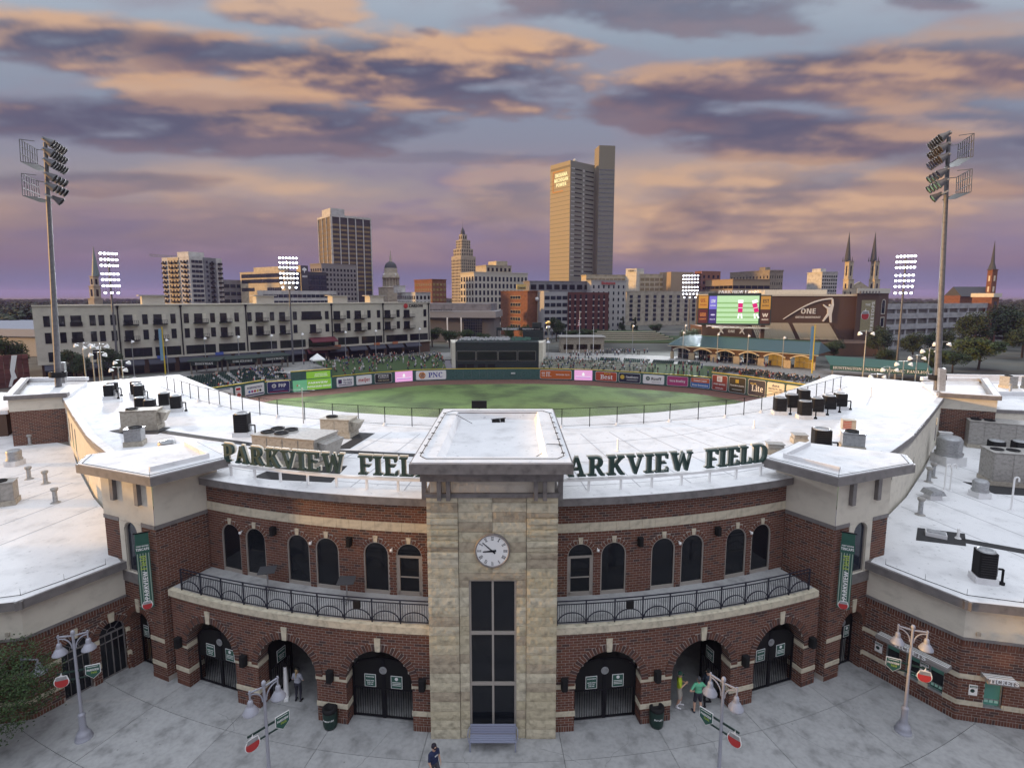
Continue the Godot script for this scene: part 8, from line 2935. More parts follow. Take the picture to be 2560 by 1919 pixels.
func light_tower(label: String, at: Vector3, h: float, turn: float, lit: bool, rows: Array, w: float) -> void:
	var t := thing("light_tower", label, "floodlight", at, turn, "floodlight towers")
	var b := MB.new()
	b.lathe(Transform3D(), PackedVector2Array([Vector2(0.29, 0), Vector2(0.16, h)]), 14)
	part("pole", b, mat("pole_grey", lin(0.15, 0.15, 0.16), 0.55, texs.blotch, 0.4, null, 0.5, 0.3), t)
	if not lit:
		t.basis = Basis(Vector3.BACK, signf(at.x) * 0.05) * t.basis  # these two stand a little out of true
		b = MB.new()
		b.lathe(Transform3D(), PackedVector2Array([Vector2(0.75, 1.35), Vector2(0.75, 1.85), Vector2(0.5, 1.86)]), 14)
		part("collar", b, mats.unit_black, t)
		put("control_cabinet", unit_box(Vector3(0.7, 2.2, 0.5)), mats.galvanized, t, Transform3D(Basis(), Vector3(1.4, 1.6, 0)))
	var hot := glow("flood_lamp", Color(0.93, 0.95, 1.0), 9.0)
	var y := h
	var n := 0
	for q in rows:
		y = h + q[0]
		var bar := MB.new()
		bar.bar(Vector3(-w / 2, y, 0.35), Vector3(w / 2, y, 0.35), 0.12)
		bar.bar(Vector3(0, y, 0), Vector3(0, y, 0.35), 0.15)
		part("crossarm", bar, mats.galvanized, t)
		for k in q[1]:
			var x: float = -w / 2 + w * (k + 0.5) / q[1]
			if not shared.has("flood"):
				var m := MB.new()
				m.lathe(Transform3D(Basis(Vector3.RIGHT, PI / 2), Vector3.ZERO), PackedVector2Array([Vector2(0.001, -0.35), Vector2(0.14, -0.33), Vector2(0.17, -0.1), Vector2(0.33, 0.3), Vector2(0.3, 0.3)]), 10)
				shared["flood"] = m.mesh()
				m = MB.new()
				m.lathe(Transform3D(Basis(Vector3.RIGHT, PI / 2), Vector3.ZERO), PackedVector2Array([Vector2(0.29, 0.26), Vector2(0.001, 0.26)]), 10)
				shared["flood_face"] = m.mesh()
			var o := put("floodlight", shared["flood"], mats.pole_grey, t, Transform3D(Basis(Vector3.RIGHT, 0.55) * Basis.from_scale(Vector3.ONE * (1.0 if lit else 1.35)), Vector3(x, y - 0.15, 0.7)))
			put("lens", shared["flood_face"], hot if lit else mats.glass, o)
			n += 1
	for k in 2:
		var py: float = h - 2.4 if k == 0 else h + rows[rows.size() - 1][0] - 0.3
		b = MB.new()
		b.bx(-w / 2, w / 2, py - 0.06, py, -1.3, -0.2)
		for i in 8:
			var x := lerpf(-w / 2, w / 2, i / 7.0)
			b.bar(Vector3(x, py, -1.3), Vector3(x, py + 2.0, -1.3), 0.06)
			if i % 7 == 0:
				b.bar(Vector3(x, py + 2.0, -1.3), Vector3(x, py + 2.0, -0.2), 0.06)
		for yy: float in [0.7, 1.4, 2.0]:
			b.bar(Vector3(-w / 2, py + yy, -1.3), Vector3(w / 2, py + yy, -1.3), 0.06)
		part("service_cage", b, mats.pole_grey, t)
	if lit:
		var s := SpotLight3D.new()
		s.name = "flood_beam"
		s.light_color = Color(0.95, 0.97, 1.0)
		s.light_energy = 5500.0
		s.light_size = 1.6
		s.spot_angle = 48.0
		s.spot_range = 260.0
		s.spot_attenuation = 2.0
		s.shadow_enabled = true
		t.add_child(s)
		s.position = Vector3(0, h - 1.0, 1.2)
		s.rotation = Vector3(-0.35, PI, 0)

func small_lamp(called: String, label: String, at: Vector3, h: float, turn: float, heads: int) -> void:
	var t := thing(called, label, "street lamp", at, turn, "thin lamp poles around the field")
	var b := MB.new()
	b.cyl(Vector3.ZERO, Vector3(0, h, 0), 0.12, 0.08, 6)
	part("pole", b, mats.galvanized, t)
	if heads == 2:
		b = MB.new()
		b.bar(Vector3(-1.0, h - 0.1, 0), Vector3(1.0, h - 0.1, 0), 0.08)
		part("arm", b, mats.galvanized, t)
	for k in heads:
		b = MB.new()
		var x := (k * 2 - 1) * 1.0 if heads == 2 else 0.25
		b.lathe(Transform3D(Basis(Vector3.FORWARD, 0.4 * (k * 2 - 1)), Vector3(x, h - 0.75, 0)), PackedVector2Array([Vector2(0.42, 0), Vector2(0.3, 0.3), Vector2(0.12, 0.5), Vector2(0.001, 0.6)]), 8)
		part("lamp_head", b, mats.white, t)

func town() -> void:
	var buff := mat("buff", lin(0.50, 0.43, 0.31), 0.85, texs.blotch, 0.05)
	var pale := mat("pale_wall", lin(0.55, 0.54, 0.52), 0.85, texs.blotch, 0.05)
	var grey := mat("grey_wall", lin(0.20, 0.20, 0.22), 0.85, texs.blotch, 0.05)
	var lime := mat("limestone", lin(0.42, 0.37, 0.29), 0.9, texs.blotch, 0.05)
	var slate := mat("slate_roof", lin(0.055, 0.06, 0.068), 0.8)
	var dark := mat("dark_metal_wall", lin(0.035, 0.037, 0.045), 0.5)
	var brickm := mat("town_brick", lin(0.20, 0.085, 0.05), 0.9, texs.blotch, 0.1)
	var maroon := mat("maroon_wall", lin(0.095, 0.032, 0.032), 0.9)
	var amber := mat("gold_reflection_glass", lin(0.22, 0.17, 0.08), 0.12)  # amber base colour stands for golden evening light reflected in panes
	amber.metallic_specular = 0.9
	# far left church
	var t := block("church_steeple", "stone church steeple with green spire at far left", [-234.1, -300.0, 5.3, 4.4, 0.0, 18.1, 68], lime, 0, 0, 0, 0.5, 0.5, null, 0.4)
	block("", "", [-234.6, -301.0, 4.0, 3.6, 18.1, 25.0, 68], lime, 1, 1, 1, 0.35, 0.6, mats.glass, 0.4, t)
	block("", "", [-235.0, -302.0, 3.1, 2.8, 25.0, 30.6, 68], lime, 1, 1, 1, 0.4, 0.6, mats.glass, 0.3, t)
	spire(t, Vector3(-235.2, 30.8, -304.3), 1.9, 16.5, mat("copper_green", lin(0.12, 0.17, 0.16), 0.6))
	# white and tan apartment tower
	t = block("residential_tower", "white and tan residential tower with stacked dark balconies", [-155.4, -260.0, 22.0, 16.8, 0.0, 38.6, 63], pale, 0, 0, 0)
	var p := corners([-155.4, -260.0, 22.0, 16.8, 0.0, 38.6, 63])
	var fl := straight(p[0], p[1])
	var fr := straight(p[1], p[2])
	var b := MB.new()
	b.box(wf(fl, 9.5, 27.0, 0.08), Vector3(9.0, 22.6, 0.3))
	part("tan_bay", b, buff, t)
	b = MB.new()
	b.box(wf(fr, 10.2, 26.5, 0.08), Vector3(6.6, 24.0, 0.3))
	part("grey_bay", b, grey, t)
	var g := MB.new()
	panes(g, fl, 9, 9, 16.4, 37.5, 0.3, 0.5, 0.0, -1.0, 0.25)
	panes(g, fr, 3, 9, 16.4, 37.5, 0.85, 0.55, 0.8, 6.4, 0.25)
	panes(g, fr, 2, 9, 16.4, 37.5, 0.35, 0.5, 7.2, 13.0, 0.25)
	stuff("windows", g, mats.glass_blue, t)
	for j in 9:
		for x: float in [2.2, 8.2, 11.8, 19.0]:
			put("balcony", unit_box(Vector3(1.9, 0.9, 1.2)), mats.unit_black, t, wf(fl, x, 16.9 + j * 2.35, 0.6))
		for x: float in [11.0, 15.4]:
			put("balcony", unit_box(Vector3(1.9, 0.9, 1.2)), mats.unit_black, t, wf(fr, x, 16.9 + j * 2.35, 0.6))
	block("", "", [-158.5, -265.0, 9.0, 8.0, 38.6, 41.3, 63], pale, 0, 0, 0, 0.5, 0.5, null, 0.0, t)
	t = thing("tower_crane", "construction crane jib sticking out left of the white tower", "crane", Vector3(-207, 0, -330))
	b = MB.new()
	b.bar(Vector3(5, 0, 0), Vector3(5, 44, 0), 1.2)
	part("mast", b, mats.galvanized, t)
	b = MB.new()
	for k in 10:
		var x := -14.0 + k * 3.0
		b.bar(Vector3(x, 45.0 - k * 0.22, 0), Vector3(x + 3.0, 44.8 - k * 0.22, 0), 0.3)
		b.bar(Vector3(x, 43.8 - k * 0.2, 0), Vector3(x + 3.0, 43.6 - k * 0.2, 0), 0.3)
		b.bar(Vector3(x, 43.8 - k * 0.2, 0), Vector3(x + 1.5, 44.9 - k * 0.22, 0), 0.2)
		b.bar(Vector3(x + 1.5, 44.9 - k * 0.22, 0), Vector3(x + 3.0, 43.6 - k * 0.22, 0), 0.2)
	part("jib", b, mats.galvanized, t)
	block("low_building", "low tan building left of the white tower foot", [-188.0, -280.0, 9.9, 5.2, 0.0, 19.0, 65], brickm, 4, 2, 6, 0.5, 0.5, amber)
	block("office_building", "dark grey office block right of the white tower", [-171.9, -320.0, 4.0, 12.0, 0.0, 29.4, 60], grey, 1, 3, 6, 0.8, 0.45, mats.glass_blue)
	t = block("office_building", "golden lit office building with long window bands", [-126.7, -300.0, 45.4, 6.0, 0.0, 33.5, 56], buff, 0, 0, 0, 0.5, 0.5, null, 0.3)
	p = corners([-126.7, -300.0, 45.4, 6.0, 0.0, 33.5, 56])
	fl = straight(p[0], p[1])
	g = MB.new()
	for y: float in [27.2, 30.3]:
		panes(g, fl, 34, 1, y, y + 2.2, 0.82, 1.0, 1.5, 44.0)
	panes(g, fl, 10, 1, 22.5, 24.5, 0.8, 1.0, 1.0, 15.0)
	panes(g, fl, 8, 1, 22.5, 24.5, 0.8, 1.0, 28.0, 42.0)
	stuff("windows", g, mats.glass_blue, t)
	block("", "", [-134.3, -310.0, 25.4, 6.0, 33.5, 36.6, 56], buff, 0, 0, 0, 0.5, 0.5, null, 0.0, t)
	t = block("office_building", "black slab tower with white tree emblem behind the floodlights", [-117.6, -300.0, 4.0, 4.6, 0.0, 36.6, 54], dark, 0, 0, 0)
	fr = straight(corners([-117.6, -300.0, 4.0, 4.6, 0.0, 36.6, 54])[1], corners([-117.6, -300.0, 4.0, 4.6, 0.0, 36.6, 54])[2])
	b = MB.new()
	for k in 7:
		b.lathe(wf(fr, 2.2 + [0.0, -0.7, 0.7, -0.4, 0.4, -0.9, 0.9][k], 34.4 + [0.7, 0.3, 0.3, -0.3, -0.3, -0.1, -0.1][k], 0.1) * Transform3D(Basis(Vector3.RIGHT, PI / 2), Vector3.ZERO), PackedVector2Array([Vector2(0.5, 0), Vector2(0.5, 0.1 + k * 0.01), Vector2(0.001, 0.1 + k * 0.01)]), 8)
	b.bar(wf(fr, 2.2, 32.6, 0.15).origin, wf(fr, 2.2, 34.2, 0.15).origin, 0.35)
	part("tree_emblem", b, mats.white, t)
	text(t, "ASH", mats.white, wf(fr, 2.3, 30.6, 0.1), 1.1, 3.0, 0.1)
	block("office_building", "blue glass office wing right of the black slab", [-128.4, -305.0, 4.0, 27.5, 0.0, 34.0, 56], dark, 0, 14, 10, 0.86, 0.8, mats.glass_blue)
	block("office_building", "grey stone office block with square windows below the tall dark tower", [-120.1, -340.0, 12.3, 26.3, 0.0, 39.8, 53], mat("grey_stone", lin(0.24, 0.225, 0.22), 0.9), 5, 10, 12, 0.5, 0.55, mats.glass, 0.5)
	block("low_building", "long low blue glass building behind the apartment roof", [-130.1, -280.0, 5.0, 46.9, 0.0, 22.6, 57], pale, 0, 16, 6, 0.9, 0.5, mats.glass_blue)
	# tall dark tower with white piers
	t = block("office_tower", "tall dark office tower with white piers and golden reflections coloured into window bands", [-139.4, -420.0, 26.8, 32.8, 0.0, 82.1, 40], mat("bronze_wall", lin(0.035, 0.030, 0.038), 0.5), 0, 0, 0)
	var tw := [-139.4, -420.0, 26.8, 32.8, 0.0, 82.1, 40]
	p = corners(tw)
	for i in 2:
		var f := straight(p[i], p[i + 1])
		var n: int = [3, 5][i]
		g = MB.new()
		for j in 15:
			panes(g, f, n * 6, 1, 24.0 + j * 3.55, 25.6 + j * 3.55, 0.8, 1.0, 0.6, f.l - 0.6)
		stuff("windows", g, amber, t)
		for k in n + 1:
			put("pier", unit_box(Vector3(0.7, 80.0, 0.6)), pale, t, wf(f, 0.35 + (f.l - 0.7) * k / n, 42.0, 0.3))
		put("top_band", unit_box(Vector3(snappedf(f.l, 0.1), 1.6, 0.7)), pale, t, wf(f, f.l / 2, 81.3, 0.3))
	block("", "", [-143.0, -430.0, 17.8, 11.5, 82.1, 88.6, 40], pale, 0, 0, 0, 0.5, 0.5, null, 0.0, t)
	# domed courthouse
	t = block("courthouse", "domed stone courthouse with clock and columns", [-97.8, -422.0, 15.8, 13.5, 0.0, 26.3, 40], lime, 0, 0, 0, 0.5, 0.5, null, 0.5)
	var cx := -97.6
	var cz := -434.0
	b = MB.new()
	b.lathe(Transform3D(Basis(), Vector3(cx, 0, cz)), PackedVector2Array([Vector2(7.2, 26.0), Vector2(7.0, 27.4), Vector2(5.3, 27.4), Vector2(5.3, 33.6), Vector2(6.9, 33.7), Vector2(6.9, 34.8), Vector2(6.0, 37.5), Vector2(5.2, 38.6), Vector2(5.2, 41.8), Vector2(4.9, 42.0)]), 24)
	part("drum", b, lime, t)
	for k in 16:
		var w := TAU * k / 16.0
		b = MB.new()
		b.cyl(Vector3(cx + 6.3 * cos(w), 27.4, cz + 6.3 * sin(w)), Vector3(cx + 6.3 * cos(w), 33.7, cz + 6.3 * sin(w)), 0.45, 0.4, 8)
		part("column", b, lime, t)
	b = MB.new()
	b.lathe(Transform3D(Basis(), Vector3(cx, 0, cz)), PackedVector2Array([Vector2(4.9, 42.0), Vector2(4.6, 44.0), Vector2(3.6, 45.8), Vector2(2.0, 46.9), Vector2(1.0, 47.2)]), 24)
	part("dome", b, slate, t)
	b = MB.new()
	b.lathe(Transform3D(Basis(), Vector3(cx, 0, cz)), PackedVector2Array([Vector2(1.3, 47.1), Vector2(1.3, 48.0), Vector2(0.8, 48.2), Vector2(0.8, 51.0), Vector2(0.4, 52.0), Vector2(0.3, 54.0), Vector2(0.05, 56.5)]), 10)
	part("lantern", b, lime, t)
	for k in 2:
		var w: float = [-2.35, -0.75][k]
		b = MB.new()
		b.lathe(Transform3D(Basis(Vector3.UP, -w - PI / 2) * Basis(Vector3.RIGHT, PI / 2), Vector3(cx + 6.1 * cos(w) * 0.98, 36.6, cz - 6.1 * sin(w) * 0.98)), PackedVector2Array([Vector2(1.15, -0.2), Vector2(1.15, 0.2), Vector2(0.001, 0.25)]), 14)
		part("clock_face", b, mats.white, t)
	block("low_building", "brown brick commercial block with tan window bays", [-56.5, -380.0, 24.9, 11.8, 0.0, 31.2, 40], brickm, 8, 4, 8, 0.6, 0.5, amber, 0.5)
	t = block("low_building", "white low building with green roof in front of the courthouse", [-54.1, -300.0, 21.3, 9.8, 0.0, 21.6, 40], pale, 9, 4, 6, 0.5, 0.6, mats.glass, 0.3)
	block("", "", [-66.0, -310.0, 5.0, 5.0, 21.6, 25.5, 40], pale, 0, 0, 0, 0.5, 0.5, null, 0.3, t)
	# stepped art deco tower
	t = block("stepped_tower", "stepped stone skyscraper with pointed lantern", [-49.1, -520.0, 16.6, 17.4, 0.0, 58.2, 40], lime, 7, 7, 18, 0.4, 0.6, mats.glass)
	block("", "", [-49.0, -522.5, 13.6, 14.0, 58.2, 65.5, 40], lime, 5, 5, 2, 0.4, 0.6, mats.glass, 0.0, t)
	block("", "", [-48.6, -525.5, 10.0, 10.2, 65.5, 74.0, 40], lime, 4, 4, 3, 0.4, 0.6, mats.glass, 0.0, t)
	block("", "", [-48.4, -528.5, 5.6, 5.6, 74.0, 79.5, 40], lime, 2, 2, 1, 0.4, 0.6, mats.glass, 0.0, t)
	b = MB.new()
	b.lathe(Transform3D(Basis(), Vector3(-48.3, 79.5, -533)), PackedVector2Array([Vector2(2.2, 0), Vector2(2.0, 3.0), Vector2(1.2, 5.0), Vector2(0.5, 6.4), Vector2(0.12, 7.2), Vector2(0.06, 14.0)]), 10)
	part("lantern", b, slate, t)
	t = block("office_building", "pale post-modern office building with tall window bays", [-25.4, -360.0, 21.9, 42.1, 0.0, 35.3, 30], mat("warm_pale", lin(0.46, 0.43, 0.37), 0.85), 5, 14, 7, 0.5, 0.66, mats.glass_blue, 0.6)
	block("", "", [-17.6, -368.0, 16.4, 19.9, 35.3, 40.4, 30], lime, 0, 6, 1, 0.5, 0.5, mats.glass, 0.4, t)
	block("", "", [-10.8, -372.0, 12.0, 8.8, 40.4, 43.7, 30], buff, 0, 0, 0, 0.5, 0.5, null, 0.0, t)
	# convention centre
	t = block("convention_centre", "low grey convention centre with curved canopy, name in capitals", [-44.0, -232.0, 20.0, 36.5, 0.0, 10.5, -6], mat("taupe_wall", lin(0.16, 0.15, 0.15), 0.85), 0, 0, 0)
	block("", "", [-44.5, -229.5, 24.0, 37.8, 10.5, 13.2, -6], mat("canopy_grey", lin(0.27, 0.265, 0.27), 0.7), 0, 0, 0, 0.5, 0.5, null, 0.0, t)
	block("", "", [-43.0, -236.0, 20.0, 34.0, 13.2, 16.4, -6], grey, 0, 0, 0, 0.5, 0.5, null, 0.0, t)
	fr = straight(Vector2(-44.5, -229.3), Vector2(-6.9, -225.35))
	text(t, "GRAND WAYNE CENTER", dark, wf(fr, 13.0, 13.75, 0.2), 0.8, 12.5, 0.2)
	for x: float in [8.0, 17.0, 23.0]:
		put("canopy_column", unit_box(Vector3(0.5, 10.4, 0.5)), mats.white, t, wf(fr, x, 5.3, 0.1))
	b = MB.new()
	panes(b, fr, 8, 8, 0.5, 10.0, 0.85, 0.85, 24.0, 32.0, -0.3)
	stuff("windows", b, mats.glass_blue, t)
	# hotel in several colours
	t = block("hotel", "multi-coloured hotel of red brick, beige and maroon blocks", [7.4, -255.0, 22.9, 6.0, 0.0, 21.8, 35], brickm, 0, 0, 0, 0.5, 0.5, null, 0.4)
	fl = straight(corners([7.4, -255.0, 22.9, 6.0, 0, 21.8, 35])[0], Vector2(7.4, -255.0))
	for j in 5:
		var w := put("window", unit_box(Vector3(8.6, 1.7, 0.2)), mats.frame, t, wf(fl, 13.0, 5.0 + j * 3.5, 0.05))
		for k in 4:
			put("pane", unit_box(Vector3(1.95, 1.5, 0.05)), mats.glass_blue, w, Transform3D(Basis(), Vector3(-3.2 + k * 2.13, 0, 0.1)))
	block("", "", [14.9, -254.5, 12.0, 3.0, 0.0, 21.7, 35], mat("beige_wall", lin(0.50, 0.42, 0.31), 0.85), 0, 0, 0, 0.5, 0.5, null, 0.3, t)
	block("", "", [15.0, -250.0, 8.0, 12.0, 0.0, 21.6, 18], mat("hotel_grey", lin(0.33, 0.33, 0.34), 0.85), 0, 4, 6, 0.82, 0.52, mats.glass_blue, 0.0, t)
	block("", "", [26.6, -253.0, 6.0, 21.3, 2.5, 21.4, 18], maroon, 0, 0, 0, 0.5, 0.5, null, 0.0, t)
	fr = straight(Vector2(26.6, -253.0), Vector2(46.9, -259.6))
	for j in 6:
		for x: float in [0.9, 3.6, 6.4, 9.3, 13.2, 16.0, 18.8]:
			put("window", unit_box(Vector3(0.95, 1.9, 0.14)), mats.glass_blue, t, wf(fr, x, 4.6 + j * 2.95, 0.04))
			put("sill_panel", unit_box(Vector3(0.95, 0.5, 0.14)), pale, t, wf(fr, x, 3.3 + j * 2.95, 0.04))
	block("", "", [38.7, -262.5, 10.0, 19.2, 0.0, 27.1, 18], mat("hotel_pale", lin(0.38, 0.375, 0.37), 0.85), 0, 7, 8, 0.28, 0.5, mats.glass_blue, 0.3, t)
	block("", "", [8.5, -259.0, 10.0, 32.0, 21.6, 26.6, 16], grey, 0, 8, 1, 0.7, 0.5, mats.glass, 0.4, t)
	text(t, "Hampton", mat("sign_red", lin(0.45, 0.02, 0.02), 0.5), yaw(Vector3(47.5, 26.0, -264.9), 0.31), 1.2, 7.6, 0.2, true, "lettering", true, true)
	text(t, "COURTYARD", dark, yaw(Vector3(41.0, 25.6, -267.0), 0.28), 0.8, 3.0, 0.1)
	b = MB.new()
	b.box(yaw(Vector3(4.5, 24.0, -258.0), 0.5), Vector3(5.2, 2.6, 0.4))
	part("roof_sign", b, mat("sign_gold", lin(0.6, 0.45, 0.16), 0.5), t)
	text(t, "Conrad", dark, yaw(Vector3(4.6, 23.6, -257.7), 0.5), 1.0, 4.2, 0.1, true, "lettering", true, true)
	b = MB.new()
	b.lathe(Transform3D(Basis(Vector3.UP, -0.6) * Basis(Vector3.RIGHT, PI / 2), Vector3(12.0, 18.3, -257.4)), PackedVector2Array([Vector2(1.0, 0), Vector2(0.9, 0.3), Vector2(0.001, 0.6)]), 14)
	part("ball_emblem", b, mats.white, t)
	# the tallest tower: blank side, banded side with shade in its colour, fin
	t = block("skyscraper", "tallest skyscraper, bronze panelled side with power company letters and blank upper fin", [50.7, -480.0, 25.8, 30.4, 0.0, 136.9, 38], mat("bronze_panel", lin(0.24, 0.21, 0.155), 0.6), 0, 0, 0)
	p = corners([50.7, -480.0, 25.8, 30.4, 0.0, 136.9, 38])
	fl = straight(p[0], p[1])
	fr = straight(p[1], p[2])
	for j in 24:
		put("panel_joint", unit_box(Vector3(25.8, 0.35, 0.12)), dark, t, wf(fl, 12.9, 36.0 + j * 3.75, 0.0))
	b = MB.new()
	b.box(wf(fr, 15.2, 68.4, 0.1), Vector3(30.4, 136.6, 0.3))
	part("shade_toned_side", b, mat("bronze_shade_wall", lin(0.20, 0.19, 0.165), 0.6), t)  # darker, greyer tone puts shade into this face
	g = MB.new()
	var g2 := MB.new()
	for j in 24:
		var y := 38.0 + j * 4.0
		g.box(wf(fr, 10.0, y, 0.28), Vector3(8.5, 0.9, 0.12))
		g.box(wf(fr, 24.0, y, 0.28), Vector3(10.5, 0.9, 0.12))
		g2.box(wf(fr, 3.4, y + 0.6, 0.28), Vector3(4.2, 0.8, 0.12))
		g2.box(wf(fr, 16.6, y, 0.28), Vector3(1.5, 2.2, 0.12))
	stuff("dark_windows", g, mats.glass, t)
	stuff("pale_windows", g2, pale, t)
	put("crown_strip", unit_box(Vector3(24.5, 1.8, 0.2)), dark, t, wf(fl, 12.9, 132.4, 0.05))
	var lamp_letters := glow("letter_glow", Color(1.0, 0.93, 0.68), 0.9)
	for k in 3:
		text(t, ["INDIANA", "MICHIGAN", "POWER"][k], lamp_letters, wf(fl, 14.6, 126.4 - k * 4.2, 0.2), 3.1, [15.5, 17.5, 13.0][k], 0.3)
	b = MB.new()
	for e in [[[4.0, 112.5], [4.0, 130.0]], [[4.0, 130.0], [18.0, 130.0]], [[4.0, 112.5], [17.0, 112.5]]]:
		b.bar(wf(fl, e[0][0], e[0][1], 0.2).origin, wf(fl, e[1][0], e[1][1], 0.2).origin, 0.4)
	part("letter_frame", b, glow("frame_glow", Color(1.0, 0.55, 0.15), 0.6), t)
	block("", "", [77.8, -494.0, 14.0, 14.8, 0.0, 153.1, 8], mats.bronze_panel, 0, 0, 0, 0.5, 0.5, null, 0.0, t)
	fr = straight(Vector2(77.8, -494.0), Vector2(92.4, -496.1))
	for j in 25:
		put("fin_band", unit_box(Vector3(14.6, 2.9, 0.3)), mats.bronze_shade_wall, t, wf(fr, 7.4, 34.0 + j * 4.0, 0.1))  # bands reuse the shade-toned wall colour
		put("fin_line", unit_box(Vector3(14.6, 0.9, 0.3)), grey, t, wf(fr, 7.4, 36.1 + j * 4.0, 0.1))
	b = MB.new()
	b.lathe(Transform3D(Basis(), Vector3(56, 137, -492)), PackedVector2Array([Vector2(1.0, 0), Vector2(2.0, 2.0), Vector2(1.0, 3.6), Vector2(0.1, 4.2)]), 10)
	part("roof_dish", b, pale, t)
	# hotels and blocks right of the skyscraper
	t = block("hotel", "long cream hotel with rows of small windows behind the lit floodlight", [77.0, -360.0, 16.0, 62.0, 0.0, 22.4, 6], mat("cream_hotel", lin(0.42, 0.38, 0.30), 0.85, texs.blotch, 0.05), 0, 0, 0, 0.5, 0.5, null, 0.6)
	fr = straight(Vector2(77.0, -360.0), Vector2(138.7, -366.5))
	for j in 6:
		for i in 11:
			var w := put("window", unit_box(Vector3(2.1, 1.9, 0.2)), mats.glass_blue, t, wf(fr, 3.2 + i * 5.5, 4.2 + j * 3.05, 0.05))
			put("air_vent", unit_box(Vector3(1.6, 0.5, 0.2)), grey, w, Transform3D(Basis(), Vector3(0, -1.3, 0)))
	text(t, "COURTYARD", dark, wf(fr, 54.0, 23.6, 0.3), 1.0, 8.0, 0.2, true)
	block("office_building", "cream building with tan window strip behind the hotel, name on its tower", [55.2, -400.0, 14.0, 36.0, 0.0, 35.2, 8], buff, 0, 12, 12, 0.85, 0.42, amber, 0.4)
	t = block("hotel", "pale tower block with dark name letters on top", [91.6, -396.0, 10.0, 8.8, 0.0, 40.0, 40], pale, 5, 3, 10, 0.95, 0.9, mats.stucco)
	text(t, "Hilton", dark, yaw(Vector3(88.0, 38.3, -398.6), -0.9), 1.3, 5.4, 0.2, true)
	block("office_building", "golden block with framed window bays right of the pale tower", [94.7, -398.0, 14.0, 30.7, 0.0, 35.6, 10], buff, 0, 8, 9, 0.8, 0.6, amber, 0.4)
	block("office_building", "plain tan penthouse block behind the floodlights", [115.8, -392.0, 14.0, 20.0, 0.0, 37.3, 20], mat("tan_wall", lin(0.30, 0.23, 0.15), 0.9), 0, 0, 0)
	block("office_building", "brown stepped block right of the tan penthouse", [140.9, -400.0, 8.1, 17.0, 0.0, 38.2, 19], brickm, 2, 4, 8, 0.4, 0.5, mats.glass)
	block("parking_deck", "long tan building with open levels below the brown block", [152.0, -370.0, 60.0, 30.0, 0.0, 31.0, 14], mats.tan_wall, 12, 6, 4, 0.9, 0.3, mats.glass, 0.4)
	t = block("stone_building", "large square stone building with dark cornice right of centre", [200.8, -420.0, 48.3, 12.5, 0.0, 39.1, 14], mat("grey_lime", lin(0.27, 0.235, 0.19), 0.9, texs.blotch, 0.05), 12, 6, 7, 0.3, 0.4, mats.glass, 0.9)
	block("", "", [201.0, -428.0, 6.0, 5.0, 39.9, 42.6, 20], mats.grey_lime, 0, 0, 0, 0.5, 0.5, null, 0.0, t)
	t = block("residential_tower", "white slab block with grid of dark windows on its right side", [230.4, -400.0, 15.6, 13.0, 0.0, 37.4, 10], pale, 0, 7, 13, 0.6, 0.5, mats.glass, 0.3)
	block("", "", [232.0, -405.0, 9.0, 4.3, 37.4, 40.3, 10], pale, 0, 0, 0, 0.5, 0.5, null, 0.0, t)
	# twin spired cathedral
	t = thing("cathedral", "cathedral with two slender dark spires on pale stone towers", "church")
	for k in 2:
		var x: float = [237.8, 256.2][k]
		block("", "", [x, -380.0, 5.0, 4.3, 0.0, 31.2, 8], buff, 1, 1, 5, 0.25, 0.6, mats.glass, 0.4, t)
		block("", "", [x + 0.1, -381.0, 4.0, 3.5, 31.2, 44.0, 8], buff, 1, 1, 1, 0.25, 0.6, mats.glass, 0.3, t)
		spire(t, Vector3(x + 0.1, 44.0, -383.2), 2.1, 20.6, slate)
		for e in 4:
			spire(t, Vector3(x + [-2.2, 2.2, -2.2, 2.2][e], 44.0, -383.0 + [-1.8, -1.8, 1.8, 1.8][e]), 0.4, 3.5, slate, "pinnacle")
	b = MB.new()
	b.plate(Transform3D(Basis(), Vector3(248.6, 0, -386)), PackedVector2Array([Vector2(-8, 0), Vector2(8, 0), Vector2(8, 25), Vector2(0, 30), Vector2(-8, 25)]), 2.0)
	part("gable", b, buff, t)
	# parking garage
	t = thing("parking_garage", "pale concrete parking garage with open dark levels at right", "garage")
	var ga := Vector2(136.5, -196.0)
	var gb := Vector2(197.0, -222.0)
	var f := straight(ga, gb)
	b = MB.new()
	b.prism(PackedVector2Array([ga + Vector2(1, -0.8), gb + Vector2(0, -1.0), gb + Vector2(16, -38), ga + Vector2(16, -38)]), 0, 15.6)
	part("core", b, mats.dark_room, t)
	for j in 5:
		put("parapet_beam", unit_box(Vector3(snappedf(f.l, 0.1), 2.0 if j > 0 else 1.2, 0.5)), mat("pale_concrete", lin(0.42, 0.42, 0.43), 0.85, texs.blotch, 0.05), t, wf(f, f.l / 2, [0.4, 4.2, 8.2, 12.2, 15.8][j], 0.2))
	for k in 11:
		put("column", unit_box(Vector3(0.8, 16.0, 0.4)), mats.pale_concrete, t, wf(f, f.l * k / 10.0, 8.0, 0.05))
	t = block("stair_tower", "brick stair tower with cream crown at the far end of the garage", [197.6, -220.5, 6.8, 5.9, 0.0, 19.2, 26], brickm, 0, 1, 3, 0.4, 0.7, mats.glass_blue)
	block("", "", [197.7, -220.0, 7.8, 6.9, 19.2, 20.8, 26], mats.stucco, 0, 0, 0, 0.5, 0.5, null, 0.0, t)
	# far right church
	t = block("brick_church", "dark brick church with a tall slate steeple at far right", [276.0, -330.0, 12.0, 20.8, 0.0, 20.0, 2], brickm, 0, 0, 0)
	b = MB.new()
